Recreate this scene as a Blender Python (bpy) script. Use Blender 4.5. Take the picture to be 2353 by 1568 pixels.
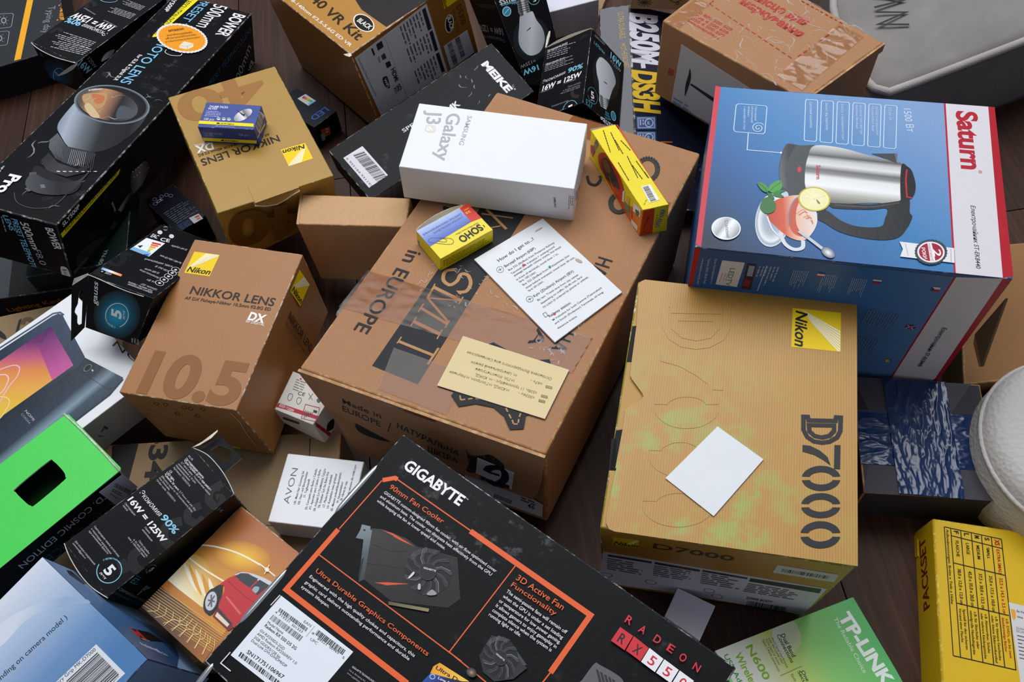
# A floor covered with empty product cartons, looked down on from standing height.
import bpy, bmesh, math, random
from mathutils import Vector, Matrix
from mathutils.geometry import tessellate_polygon
random.seed(7)
S = bpy.context.scene
COL = S.collection
for _o in list(bpy.data.objects): bpy.data.objects.remove(_o)

# ---------------------------------------------------------------- camera, light, exposure
def hexlin(h):
    h = h.lstrip('#')
    if len(h) == 3: h = ''.join(c*2 for c in h)
    r = [int(h[i:i+2], 16)/255 for i in (0, 2, 4)]
    return tuple(c/12.92 if c <= .04045 else ((c+.055)/1.055)**2.4 for c in r)
cam_d = bpy.data.cameras.new('camera'); cam = bpy.data.objects.new('camera', cam_d); COL.objects.link(cam)
cam_d.sensor_width = 36; cam_d.lens = 31.364; cam_d.clip_start = .02
cam.matrix_world = Matrix(((0.998198,0.030356,0.051756,0.000000),(0.000000,0.862577,-0.505925,0.000000),(-0.060002,0.505014,0.861023,0.757000),(0,0,0,1)))
S.camera = cam
wd = bpy.data.worlds.new('room_light'); S.world = wd; wd.use_nodes = True
wd.node_tree.nodes['Background'].inputs['Color'].default_value = (.80, .86, 1.0, 1)
wd.node_tree.nodes['Background'].inputs['Strength'].default_value = .27
def area(name, loc, aim, sx, sy, power, col):
    l = bpy.data.lights.new(name, 'AREA'); l.shape = 'RECTANGLE'; l.size = sx; l.size_y = sy; l.energy = power; l.color = col
    o = bpy.data.objects.new(name, l); COL.objects.link(o); o.location = loc
    o.rotation_euler = (Vector(aim)-Vector(loc)).to_track_quat('-Z', 'Y').to_euler(); return o
area('window_daylight', (-.15, 1.55, 2.25), (.05, .45, .1), 2.6, 1.7, 68, (.95, .97, 1.0))
S.view_settings.view_transform = 'Standard'; S.view_settings.look = 'None'
S.view_settings.gamma = 1; S.view_settings.use_curve_mapping = False
S.view_settings.exposure = 0.0

# ---------------------------------------------------------------- materials
MAT = {}
def nt(name):
    m = bpy.data.materials.new(name); m.use_nodes = True
    n = m.node_tree.nodes; return m, n, m.node_tree.links, n['Principled BSDF']
def noise(n, l, scale, detail=4, rough=.6, vec=None, stretch=None):
    tc = n.new('ShaderNodeTexCoord'); src = tc.outputs['Object']
    if stretch:
        mp = n.new('ShaderNodeMapping'); mp.vector_type = 'TEXTURE'; mp.inputs['Scale'].default_value = [1/q for q in stretch]
        if vec: mp.inputs['Rotation'].default_value = vec
        l.new(src, mp.inputs['Vector']); src = mp.outputs['Vector']
    t = n.new('ShaderNodeTexNoise'); t.inputs['Scale'].default_value = scale
    t.inputs['Detail'].default_value = detail; t.inputs['Roughness'].default_value = rough
    l.new(src, t.inputs['Vector']); return t
def ramp(n, l, src, stops):
    r = n.new('ShaderNodeValToRGB'); l.new(src, r.inputs['Fac'])
    e = r.color_ramp.elements
    while len(e) < len(stops): e.new(.5)
    for i, (p, c) in enumerate(stops):
        e[i].position = p; e[i].color = (*c, 1) if len(c) == 3 else c
    return r.outputs['Color']
def mixc(n, l, fac, a, b, mode='MIX'):
    x = n.new('ShaderNodeMix'); x.data_type = 'RGBA'; x.blend_type = mode
    for sock, v in ((x.inputs['Factor'], fac), (x.inputs['A'], a), (x.inputs['B'], b)):
        if hasattr(v, 'is_linked'): l.new(v, sock)
        else: sock.default_value = v if isinstance(v, (int, float)) else (*v, 1)
    return x.outputs['Result']
def bump(n, l, p, src, strength, dist=.0006):
    b = n.new('ShaderNodeBump'); b.inputs['Strength'].default_value = strength; b.inputs['Distance'].default_value = dist
    l.new(src, b.inputs['Height']); l.new(b.outputs['Normal'], p.inputs['Normal']); return b
def card(name, col, rough=.5, var=.08, bmp=.15, bscale=220, scuff_glare=0, scuff_glare_col='9a9a9a', metal=0, coat=0, spec=None):
    """printed or plain cardboard: slight mottling, fine surface relief, optional pale marks for rubbed scuffs and painted glare"""
    if name in MAT: return MAT[name]
    m, n, l, p = nt(name); c = hexlin(col)
    t = noise(n, l, 34, 5)
    base = mixc(n, l, t.outputs['Fac'], tuple(x*(1-var) for x in c), tuple(min(1, x*(1+var)) for x in c))
    if scuff_glare:
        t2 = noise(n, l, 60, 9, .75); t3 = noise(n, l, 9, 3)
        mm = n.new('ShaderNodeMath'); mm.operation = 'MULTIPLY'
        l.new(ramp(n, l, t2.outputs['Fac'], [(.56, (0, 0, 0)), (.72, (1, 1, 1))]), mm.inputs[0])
        l.new(ramp(n, l, t3.outputs['Fac'], [(.5, (0, 0, 0)), (.7, (scuff_glare,)*3)]), mm.inputs[1])
        base = mixc(n, l, mm.outputs[0], base, hexlin(scuff_glare_col))
    l.new(base, p.inputs['Base Color'])
    p.inputs['Roughness'].default_value = rough; p.inputs['Metallic'].default_value = metal
    p.inputs['Coat Weight'].default_value = coat; p.inputs['Coat Roughness'].default_value = .12
    p.inputs['Specular IOR Level'].default_value = spec if spec is not None else (.2 if sum(c) < .12 else .45)
    if bmp:
        tb = noise(n, l, bscale, 3); b = bump(n, l, p, tb.outputs['Fac'], bmp)
        tw = noise(n, l, 14, 2); b2 = n.new('ShaderNodeBump'); b2.inputs['Strength'].default_value = bmp*1.2
        b2.inputs['Distance'].default_value = .004
        l.new(tw.outputs['Fac'], b2.inputs['Height']); l.new(b2.outputs['Normal'], b.inputs['Normal'])
    MAT[name] = m; return m
def kraft(name, col, rough=.75):
    """unbleached fibre board"""
    if name in MAT: return MAT[name]
    m, n, l, p = nt(name); c = hexlin(col)
    t = noise(n, l, 900, 4, .7, stretch=(1, .35, 1)); t2 = noise(n, l, 8, 4)
    a = mixc(n, l, t.outputs['Fac'], tuple(x*.74 for x in c), tuple(min(1, x*1.2) for x in c))
    b = mixc(n, l, ramp(n, l, t2.outputs['Fac'], [(.4, (0, 0, 0)), (.75, (.35,)*3)]), a, tuple(x*.72 for x in c))
    l.new(b, p.inputs['Base Color']); p.inputs['Roughness'].default_value = rough
    bump(n, l, p, t.outputs['Fac'], .25)
    MAT[name] = m; return m
def ribbed(name, col, line, axis, pitch, green=None, rough=.42):
    """varnished carton whose flutes show as fine parallel lines; rubbed patches show a second colour"""
    m, n, l, p = nt(name); c = hexlin(col)
    tc = n.new('ShaderNodeTexCoord'); vm = n.new('ShaderNodeVectorMath'); vm.operation = 'DOT_PRODUCT'
    vm.inputs[1].default_value = axis; l.new(tc.outputs['Object'], vm.inputs[0])
    mu = n.new('ShaderNodeMath'); mu.operation = 'MULTIPLY'; mu.inputs[1].default_value = 2*math.pi/pitch; l.new(vm.outputs['Value'], mu.inputs[0])
    si = n.new('ShaderNodeMath'); si.operation = 'SINE'; l.new(mu.outputs[0], si.inputs[0])
    t = noise(n, l, 30, 5)
    base = mixc(n, l, t.outputs['Fac'], tuple(x*.93 for x in c), tuple(min(1, x*1.07) for x in c))
    lf = ramp(n, l, si.outputs[0], [(.72, (0, 0, 0)), (.98, (.3,)*3)])
    base = mixc(n, l, lf, base, hexlin(line))
    if green:
        g, pt, rad = green
        d = n.new('ShaderNodeVectorMath'); d.operation = 'DISTANCE'; d.inputs[1].default_value = pt; l.new(tc.outputs['Object'], d.inputs[0])
        mr = n.new('ShaderNodeMapRange'); mr.inputs['From Min'].default_value = rad*.35; mr.inputs['From Max'].default_value = rad
        mr.inputs['To Min'].default_value = 1; mr.inputs['To Max'].default_value = 0; l.new(d.outputs['Value'], mr.inputs['Value'])
        t2 = noise(n, l, 30, 8, .7)
        ad = n.new('ShaderNodeMath'); ad.operation = 'MULTIPLY'
        l.new(mr.outputs[0], ad.inputs[0]); l.new(ramp(n, l, t2.outputs['Fac'], [(.48, (0, 0, 0)), (.58, (.6,)*3)]), ad.inputs[1])
        base = mixc(n, l, ad.outputs[0], base, hexlin(g))
    l.new(base, p.inputs['Base Color']); p.inputs['Roughness'].default_value = rough
    bump(n, l, p, si.outputs[0], .07, .0004)
    MAT[name] = m; return m
def worn(name, col, bare, amount=.5, scale=130, rough=.6):
    """a carton's fold: ink rubbed through to the board in places"""
    if name in MAT: return MAT[name]
    m, n, l, p = nt(name)
    t = noise(n, l, scale, 6, .7)
    f = ramp(n, l, t.outputs['Fac'], [(.62-amount*.35, (0, 0, 0)), (.72-amount*.3, (1, 1, 1))])
    l.new(mixc(n, l, f, hexlin(col), hexlin(bare)), p.inputs['Base Color']); p.inputs['Roughness'].default_value = rough
    MAT[name] = m; return m
def ink(name, rough, metal=0, bmp=.1, coat=0, spec=.5):
    m, n, l, p = nt(name)
    a = n.new('ShaderNodeVertexColor'); a.layer_name = 'Col'; l.new(a.outputs['Color'], p.inputs['Base Color'])
    p.inputs['Roughness'].default_value = rough; p.inputs['Metallic'].default_value = metal
    p.inputs['Specular IOR Level'].default_value = spec
    t = noise(n, l, 220, 3); b = bump(n, l, p, t.outputs['Fac'], bmp)
    tw = noise(n, l, 14, 2); b2 = n.new('ShaderNodeBump'); b2.inputs['Strength'].default_value = bmp*1.2; b2.inputs['Distance'].default_value = .004
    l.new(tw.outputs['Fac'], b2.inputs['Height']); l.new(b2.outputs['Normal'], b.inputs['Normal'])
    MAT[name] = m; return m
ink('ink_gloss', .3, bmp=.15, spec=.22); ink('ink_satin', .48, spec=.28); ink('ink_matte', .75, bmp=.05); ink('ink_foil', .3, .9)
ink('paper_sticker', .55, bmp=.05)
def film(name, tint, fac, rough, bs=90, bst=1.0, dist=.002, wrinkle=None, shine=.6):
    """clear packing tape: see-through with a wrinkled shine"""
    m, n, l, p = nt(name); out = n['Material Output']
    tr = n.new('ShaderNodeBsdfTransparent'); tr.inputs['Color'].default_value = (*hexlin(tint), 1)
    gl = n.new('ShaderNodeBsdfGlossy'); gl.inputs['Roughness'].default_value = rough
    t = noise(n, l, bs, 5, .6, stretch=wrinkle or (1, 1, 1)); b = n.new('ShaderNodeBump'); b.inputs['Strength'].default_value = bst; b.inputs['Distance'].default_value = dist
    l.new(t.outputs['Fac'], b.inputs['Height']); l.new(b.outputs['Normal'], gl.inputs['Normal'])
    fr = n.new('ShaderNodeFresnel'); fr.inputs['IOR'].default_value = 1.5; l.new(b.outputs['Normal'], fr.inputs['Normal'])
    ad = n.new('ShaderNodeMath'); ad.operation = 'MULTIPLY_ADD'; ad.inputs[1].default_value = shine; ad.inputs[2].default_value = fac; l.new(fr.outputs[0], ad.inputs[0])
    mx = n.new('ShaderNodeMixShader'); l.new(ad.outputs[0], mx.inputs[0]); l.new(tr.outputs[0], mx.inputs[1]); l.new(gl.outputs[0], mx.inputs[2])
    l.new(mx.outputs[0], out.inputs['Surface']); MAT[name] = m; return m

# ---------------------------------------------------------------- object helpers
def link(o, parent=None, **props):
    COL.objects.link(o)
    if parent is not None: o.parent = parent
    for k, v in props.items(): o[k] = v
    return o
def thing(name, label, cat, loc, group=None):
    o = bpy.data.objects.new(name, None); o.location = loc; o.empty_display_size = .02
    link(o, None, label=label, category=cat)
    if group: o['group'] = group
    return o
def mesh(name, verts, faces, mats, parent=None, fm=None, smooth=False, org=(0, 0, 0)):
    me = bpy.data.meshes.new(name); O = Vector(org)
    me.from_pydata([Vector(v)-O for v in verts], [], faces)
    for m in (mats if isinstance(mats, (list, tuple)) else [mats]): me.materials.append(MAT[m] if isinstance(m, str) else m)
    if fm:
        for p, i in zip(me.polygons, fm): p.material_index = i
    if smooth:
        for p in me.polygons: p.use_smooth = True
    me.update(); return link(bpy.data.objects.new(name, me), parent)
def hexa(name, C, mats, parent, r=.0009, facemat=None, org=(0, 0, 0), seg=2):
    """a carton from its eight corners, folds rounded; material 0 faces, 1 folds, more by facemat {TFRLKB: index}"""
    O = Vector(org); bm = bmesh.new(); v = [bm.verts.new(Vector(c)-O) for c in C]
    fs = {'T': (0, 1, 2, 3), 'F': (3, 2, 6, 7), 'R': (2, 1, 5, 6), 'L': (0, 3, 7, 4), 'K': (1, 0, 4, 5), 'B': (7, 6, 5, 4)}
    for k, f in fs.items():
        q = bm.faces.new([v[i] for i in f]); q.material_index = (facemat or {}).get(k, 0)
    bmesh.ops.recalc_face_normals(bm, faces=bm.faces)
    old = {}
    bmesh.ops.bevel(bm, geom=list(bm.edges)+list(bm.verts), offset=r, segments=seg, affect='EDGES', profile=.5, material=1 if len(mats) > 1 else 0)
    for f in bm.faces: f.smooth = True
    me = bpy.data.meshes.new(name); bm.to_mesh(me); bm.free()
    for m in mats: me.materials.append(MAT[m] if isinstance(m, str) else m)
    for p in me.polygons: p.use_smooth = p.area < 4e-4 and p.material_index == 1
    return link(bpy.data.objects.new(name, me), parent)
class Frame:
    """a face of a carton: origin, in-plane axes (x along its top edge, y down), outward normal; lengths in mm"""
    def __init__(s, C, ids):
        o, x, y = [Vector(C[i]) for i in ids]; s.o = o
        s.x = (x-o).normalized(); d = y-o; s.y = (d-s.x*d.dot(s.x)).normalized(); s.n = -s.x.cross(s.y)
    def p(s, x, y, z=0): return s.o+(s.x*x+s.y*y+s.n*z)*.001
    def bounds(s, C, ids):
        q = [((Vector(C[i])-s.o).dot(s.x)*1000, (Vector(C[i])-s.o).dot(s.y)*1000) for i in ids]
        return min(p[0] for p in q)+.3, max(p[0] for p in q)-.3, min(p[1] for p in q)+.3, max(p[1] for p in q)-.3
FID4 = {'T': (0, 1, 2, 3), 'F': (3, 2, 6, 7), 'R': (2, 1, 5, 6), 'L': (0, 3, 7, 4), 'K': (1, 0, 4, 5)}
FID = {'T': (0, 1, 3), 'F': (3, 2, 7), 'R': (2, 1, 6), 'L': (0, 3, 4), 'K': (1, 0, 5)}
def catmull(P, closed, k=6):
    n = len(P); out = []
    for i in range(n if closed else n-1):
        g = lambda j: P[j % n] if closed else P[max(0, min(n-1, j))]
        a, b, c, d = g(i-1), g(i), g(i+1), g(i+2)
        for s in range(k):
            t = s/k
            out.append(tuple(.5*(2*b[q]+(c[q]-a[q])*t+(2*a[q]-5*b[q]+4*c[q]-d[q])*t*t+(3*b[q]-a[q]-3*c[q]+d[q])*t**3) for q in (0, 1)))
    if not closed: out.append(tuple(P[-1]))
    return out
def strip(P, w, closed=False):
    """polyline of width w as quads"""
    n = len(P); L = []; R = []
    for i in range(n):
        a = P[(i-1) % n] if (closed or i > 0) else P[i]; b = P[(i+1) % n] if (closed or i < n-1) else P[i]
        def un(u, v):
            dx, dy = v[0]-u[0], v[1]-u[1]; h = math.hypot(dx, dy) or 1; return dx/h, dy/h
        d1 = un(a, P[i]) if a != P[i] else un(P[i], b); d2 = un(P[i], b) if b != P[i] else d1
        nx, ny = -(d1[1]+d2[1]), d1[0]+d2[0]; h = math.hypot(nx, ny) or 1; nx /= h; ny /= h
        c = max(.35, nx*-d1[1]+ny*d1[0]); L.append((P[i][0]+nx*w/2/c, P[i][1]+ny*w/2/c)); R.append((P[i][0]-nx*w/2/c, P[i][1]-ny*w/2/c))
    q = []
    for i in range(n if closed else n-1):
        j = (i+1) % n; q.append([L[i], L[j], R[j], R[i]])
    return q
TEXT = []     # every line of lettering waits here until all are turned to mesh in one go
class Art:
    """flat print on one face of a carton, built up in layers a few hundredths of a millimetre apart"""
    def __init__(s, name, parent, fr, mat, org, lift=.12, curve=None):
        s.v = []; s.f = []; s.c = []; s.z = lift; s.fr = fr; s.name = name; s.par = parent; s.mat = mat; s.org = Vector(org); s.it = []; s.clip = None
    def add(s, pts, faces, cols):
        b = len(s.v)
        if s.clip: q = s.clip; pts = [(min(max(x, q[0]), q[1]), min(max(y, q[2]), q[3])) for x, y in pts]
        s.v += [s.fr.p(x, y, s.z)-s.org for x, y in pts]; s.f += [tuple(i+b for i in f) for f in faces]; s.c += cols
    def poly(s, pts, col, up=True):
        if up: s.z += .018
        t = tessellate_polygon([[Vector((x, y, 0)) for x, y in pts]])
        if callable(col): cols = [col(x, y) for x, y in pts]
        else: cols = [(*hexlin(col), 1)]*len(pts)
        s.add(pts, t, cols)
    def grad(s, pts, stops, a, b):
        """linear gradient of several stops from a to b, exact: the polygon is cut at every stop"""
        dx, dy = b[0]-a[0], b[1]-a[1]; L = dx*dx+dy*dy; s.z += .018
        tt = lambda p: ((p[0]-a[0])*dx+(p[1]-a[1])*dy)/L
        cs = [(t, hexlin(c)) for t, c in stops]
        def col(t):
            if t <= cs[0][0]: return (*cs[0][1], 1)
            for (t0, c0), (t1, c1) in zip(cs, cs[1:]):
                if t <= t1:
                    k = (t-t0)/(t1-t0+1e-9); return (*(c0[i]+(c1[i]-c0[i])*k for i in range(3)), 1)
            return (*cs[-1][1], 1)
        tri = tessellate_polygon([[Vector((x, y, 0)) for x, y in pts]])
        for t in tri:
            pol = [tuple(pts[i]) for i in t]; cuts = [-1e9]+[c[0] for c in cs]+[1e9]
            for lo, hi in zip(cuts, cuts[1:]):
                q = pol
                for lim, sg in ((lo, 1), (hi, -1)):
                    out = []
                    for i in range(len(q)):
                        p0, p1 = q[i], q[(i+1) % len(q)]; d0, d1 = sg*(tt(p0)-lim), sg*(tt(p1)-lim)
                        if d0 >= 0: out.append(p0)
                        if (d0 > 0 > d1) or (d0 < 0 < d1):
                            k = d0/(d0-d1); out.append((p0[0]+(p1[0]-p0[0])*k, p0[1]+(p1[1]-p0[1])*k))
                    q = out
                    if len(q) < 3: break
                if len(q) >= 3: s.add(q, [tuple(range(len(q)))], [col(min(max(tt(p), lo), hi)) for p in q])
    def radial(s, c, ax, ay, stops, n=40):
        s.z += .018; cs = [(t, hexlin(k)) for t, k in stops]; pts = [c]; cols = [(*cs[0][1], 1)]; faces = []
        for ri, (t, k) in enumerate(cs[1:]):
            for i in range(n):
                g = 2*math.pi*i/n
                pts.append((c[0]+t*(ax[0]*math.cos(g)+ay[0]*math.sin(g)), c[1]+t*(ax[1]*math.cos(g)+ay[1]*math.sin(g)))); cols.append((*k, 1))
            for i in range(n):
                j = (i+1) % n
                if ri == 0: faces.append((0, 1+i, 1+j))
                else: b0 = 1+(ri-1)*n; b1 = 1+ri*n; faces.append((b0+i, b1+i, b1+j, b0+j))
        s.add(pts, faces, cols)
    def line(s, pts, w, col, closed=False, up=True):
        if up: s.z += .018
        for q in strip(pts, w, closed): s.add(q, [(0, 1, 2, 3)], [(*hexlin(col), 1)]*4)
    def text(s, body, x, y, ang, w, h, col, bold=0, shear=0):
        TEXT.append((s, s.z+.016, body, x, y, ang, w, h, col, bold, shear))
    def bars(s, o, ax, ay, seed, n=46, col='141418'):
        s.z += .018; rd = random.Random(seed); x = 0; tot = 95; u = 0
        seq = []
        while u < tot: a = rd.choice((1, 1, 2, 3)); b = rd.choice((1, 1, 2, 2)); seq.append((u, a)); u += a+b
        for u, a in seq:
            t0, t1 = u/u_max(seq), min(1, (u+a)/u_max(seq))
            P = [(o[0]+ax[0]*t+ay[0]*k, o[1]+ax[1]*t+ay[1]*k) for t, k in ((t0, 0), (t1, 0), (t1, 1), (t0, 1))]
            s.add(P, [(0, 1, 2, 3)], [(*hexlin(col), 1)]*4)
    def rows(s, o, ax, ay, n, col, seed=1, fill=.5, short=.35):
        """print too small to read: rows of word-length dashes"""
        s.z += .018; rd = random.Random(seed); c4 = [(*hexlin(col), 1)]*4; la = math.hypot(*ax); 
        for i in range(n):
            y0 = (i+.2)/n; y1 = y0+fill/n; t = 0; end = 1-rd.random()*short
            while t < end-.02:
                wl = min(end-t, (rd.uniform(.7, 2.6)*math.hypot(*ay)/n)/la+.01)
                P = [(o[0]+ax[0]*a+ay[0]*b, o[1]+ax[1]*a+ay[1]*b) for a, b in ((t, y0), (t+wl, y0), (t+wl, y1), (t, y1))]
                s.add(P, [(0, 1, 2, 3)], c4); t += wl+.4*math.hypot(*ay)/n/la
    def mark(s, k): s.it.append((len(s.v), len(s.f), k))
    def emit(s):
        """link the print, marks that stand more than a centimetre apart as separate objects"""
        if not s.v: return
        ends = s.it+[(len(s.v), len(s.f), '')]; grp = []; v0 = f0 = 0
        for n, (ve, fe, k) in enumerate(ends):
            if ve > v0:
                P = s.v[v0:ve]; bb = [min(p[i] for p in P) for i in range(3)]+[max(p[i] for p in P) for i in range(3)]
                grp.append([bb, [(v0, ve, f0, fe)], {k}])
            v0, f0 = ve, fe
        near = lambda a, b: all(a[i]-.011 < b[i+3] and b[i]-.011 < a[i+3] for i in range(3))
        going = True
        while going:
            going = False
            for a in range(len(grp)):
                for b in range(len(grp)-1, a, -1):
                    if near(grp[a][0], grp[b][0]):
                        A, Bg = grp[a], grp.pop(b); going = True
                        A[0] = [min(A[0][i], Bg[0][i]) for i in range(3)]+[max(A[0][i], Bg[0][i]) for i in range(3, 6)]; A[1] += Bg[1]; A[2] |= Bg[2]
        for bb, runs, kinds in grp:
            V = []; Fc = []; Cl = []
            for va, vb, fa, fb in runs:
                d = len(V)-va; V += s.v[va:vb]; Cl += s.c[va:vb]; Fc += [tuple(i+d for i in f) for f in s.f[fa:fb]]
            nm = 'printed_lettering' if kinds <= {'t', 'w'} else 'printed_barcode' if kinds <= {'b', 't'} else s.name
            me = bpy.data.meshes.new(nm); me.from_pydata(V, [], Fc)
            a = me.color_attributes.new('Col', 'FLOAT_COLOR', 'POINT'); a.data.foreach_set('color', [x for c in Cl for x in c])
            me.materials.append(MAT[s.mat]); me.update(); link(bpy.data.objects.new(nm, me), s.par)
def u_max(seq): return seq[-1][0]+seq[-1][1]
def typeset():
    """turn every waiting line of lettering into mesh in its face's print"""
    cache = {}; tmp = []
    for it in TEXT:
        k = (it[2], it[9])
        if k in cache: continue
        c = bpy.data.curves.new('type', 'FONT'); c.body = it[2]; c.resolution_u = 3 if it[7] < 12 else 8; c.offset = it[9]*.68
        o = bpy.data.objects.new('type', c); COL.objects.link(o); cache[k] = o; tmp.append(o)
    bpy.context.view_layer.update(); dg = bpy.context.evaluated_depsgraph_get(); shapes = {}
    for k, o in cache.items():
        me = o.evaluated_get(dg).to_mesh(); V = [(v.co.x, v.co.y) for v in me.vertices]; Fc = [tuple(p.vertices) for p in me.polygons]
        o.evaluated_get(dg).to_mesh_clear(); shapes[k] = (V, Fc)
    for s, z, body, x, y, ang, w, h, col, bold, shear in TEXT:
        V, Fc = shapes[(body, bold)]
        if not V: continue
        x0 = min(v[0] for v in V); x1 = max(v[0] for v in V); caph = .729
        sy = h/caph; sx = w/(x1-x0) if w > 0 else sy*-w
        ca, sa = math.cos(ang), math.sin(ang); zz = s.z; s.z = z; pts = []
        for vx, vy in V:
            lx = (vx-x0)*sx+shear*vy*sy; ly = -vy*sy
            pts.append((x+lx*ca-ly*sa, y+lx*sa+ly*ca))
        s.add(pts, Fc, [(*hexlin(col), 1)]*len(pts)); s.mark('t'); s.z = zz
    for o in tmp:
        c = o.data; bpy.data.objects.remove(o); bpy.data.curves.remove(c)
ARTS = []
def ellipse(c, ax, ay, n=28, a0=0, a1=360):
    return [(c[0]+ax[0]*math.cos(g)+ay[0]*math.sin(g), c[1]+ax[1]*math.cos(g)+ay[1]*math.sin(g)) for g in (math.radians(a0+(a1-a0)*i/n) for i in range(n+(a1-a0 < 360)))]
def draw(a, items):
    """items: one-letter op and numbers, see Art"""
    for it in items:
        k = it[0]
        if k == 't': a.text(*it[1:])
        elif k == 'p': a.poly(it[1], it[2])
        elif k == 'e': a.poly(ellipse(*it[1:4]), it[4])
        elif k == 'o': a.line(ellipse(it[1], it[2], it[3], 32, it[6], it[7]), it[4], it[5], it[7]-it[6] == 360)
        elif k == 's': a.poly(catmull(it[1], True), it[2])
        elif k == 'g': a.grad(it[1], *it[2:])
        elif k == 'h': a.grad(catmull(it[1], True), *it[2:])
        elif k == 'r': a.radial(*it[1:])
        elif k == 'l': a.line(*it[1:])
        elif k == 'c': a.line(catmull(it[1], len(it) > 4), it[2], it[3], len(it) > 4)
        elif k == 'b': a.bars(*it[1:])
        elif k == 'w': a.rows(*it[1:])
        a.mark(k)
    ARTS.append(a)
BOX = {}      # key -> (root, corners, origin)
def carton(key, C, mats, name, label, cat, group=None, r=.0009, facemat=None, body='carton_body', nobody=False):
    C = [Vector(c) for c in C]; o = sum((C[i] for i in (4, 5, 6, 7)), Vector())/4
    o.z = min(c.z for c in C); t = thing(name, label, cat, o, group); BOX[key] = (t, C, o)
    if not nobody: hexa(body, C, mats, t, r, facemat, o)
    return t
def printed(key, face, mat, items, name='printed_artwork', lift=.12, label=None):
    t, C, o = BOX[key]; a = Art(name, t, Frame(C, FID[face]), mat, o, lift); a.clip = a.fr.bounds(C, FID4[face]); draw(a, items); return a
def sticker(key, face, name, outline, items, thick=.25, mat='paper_sticker', col='e8e8ea', label=None, lift=.1):
    """a label stuck on a face: a thin slab, and its own print on it"""
    t, C, o = BOX[key]; fr = Frame(C, FID[face]); mn = 'paper_'+col
    if mn not in MAT: card(mn, col, .55, var=.02, bmp=.05)
    b = slab(name, t, fr, outline, lift, lift+thick, [mn], o)
    if label: b['label'] = label
    a = Art('printed_artwork', b, fr, mat, o, lift+thick+.03); draw(a, items); return a
def slab(name, parent, fr, outline, z0, z1, mats, org, holes=()):
    """a flat board of any outline (mm on a face) between two heights above the face"""
    loops = [outline]+list(holes); V = []; Fc = []; fm = []
    flat = [p for lp in loops for p in lp]; N = len(flat)
    for z in (z1, z0): V += [fr.p(x, y, z) for x, y in flat]
    t = tessellate_polygon([[Vector((x, y, 0)) for x, y in lp] for lp in loops])
    for a, b, c in t: Fc += [(a, b, c), (a+N, c+N, b+N)]; fm += [0, 0]
    k = 0
    for lp in loops:
        for i in range(len(lp)):
            j = (i+1) % len(lp); Fc.append((k+i, k+j, k+j+N, k+i+N)); fm.append(1 if len(mats) > 1 else 0)
        k += len(lp)
    o = mesh(name, V, Fc, mats, parent, fm, org=org)
    bm = bmesh.new(); bm.from_mesh(o.data); bmesh.ops.recalc_face_normals(bm, faces=bm.faces); bm.to_mesh(o.data); bm.free(); return o
def tube(name, pts, r, mat, parent=None, org=(0, 0, 0), n=8, flat=1.0):
    pts = [Vector(p) for p in pts]; V = []; Fc = []; up0 = None
    for i, p in enumerate(pts):
        d = (pts[min(i+1, len(pts)-1)]-pts[max(i-1, 0)]).normalized()
        a = d.orthogonal().normalized() if up0 is None else (up0-d*up0.dot(d)).normalized(); up0 = a; b = d.cross(a)
        for k in range(n):
            g = 2*math.pi*k/n; V.append(p+(a*math.cos(g)+b*math.sin(g)*flat)*r)
    for i in range(len(pts)-1):
        for k in range(n): j = (k+1) % n; Fc.append((i*n+k, i*n+j, (i+1)*n+j, (i+1)*n+k))
    Fc += [tuple(range(n))[::-1], tuple(range((len(pts)-1)*n, len(pts)*n))]
    return mesh(name, V, Fc, mat, parent, smooth=True, org=org)
def sheet(name, grid, mats, parent=None, org=(0, 0, 0), smooth=True, thick=0, double=None):
    """a bent sheet from rows of points, optionally with thickness"""
    nu, nv = len(grid), len(grid[0]); V = [Vector(p) for r in grid for p in r]; Fc = []
    for i in range(nu-1):
        for j in range(nv-1): Fc.append((i*nv+j, i*nv+j+1, (i+1)*nv+j+1, (i+1)*nv+j))
    o = mesh(name, V, Fc, mats, parent, smooth=smooth, org=org)
    if thick:
        md = o.modifiers.new('board', 'SOLIDIFY'); md.thickness = thick; md.offset = 0
        if len(o.data.materials) > 1: md.material_offset_rim = 1
        if double: md.material_offset = double
    return o
def rrect(x0, y0, x1, y1, r, k=5):
    out = []
    for cx, cy, a0 in ((x1-r, y0+r, -90), (x1-r, y1-r, 0), (x0+r, y1-r, 90), (x0+r, y0+r, 180)):
        for i in range(k+1):
            g = math.radians(a0+90*i/k); out.append((cx+r*math.cos(g), cy+r*math.sin(g)))
    return out

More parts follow.
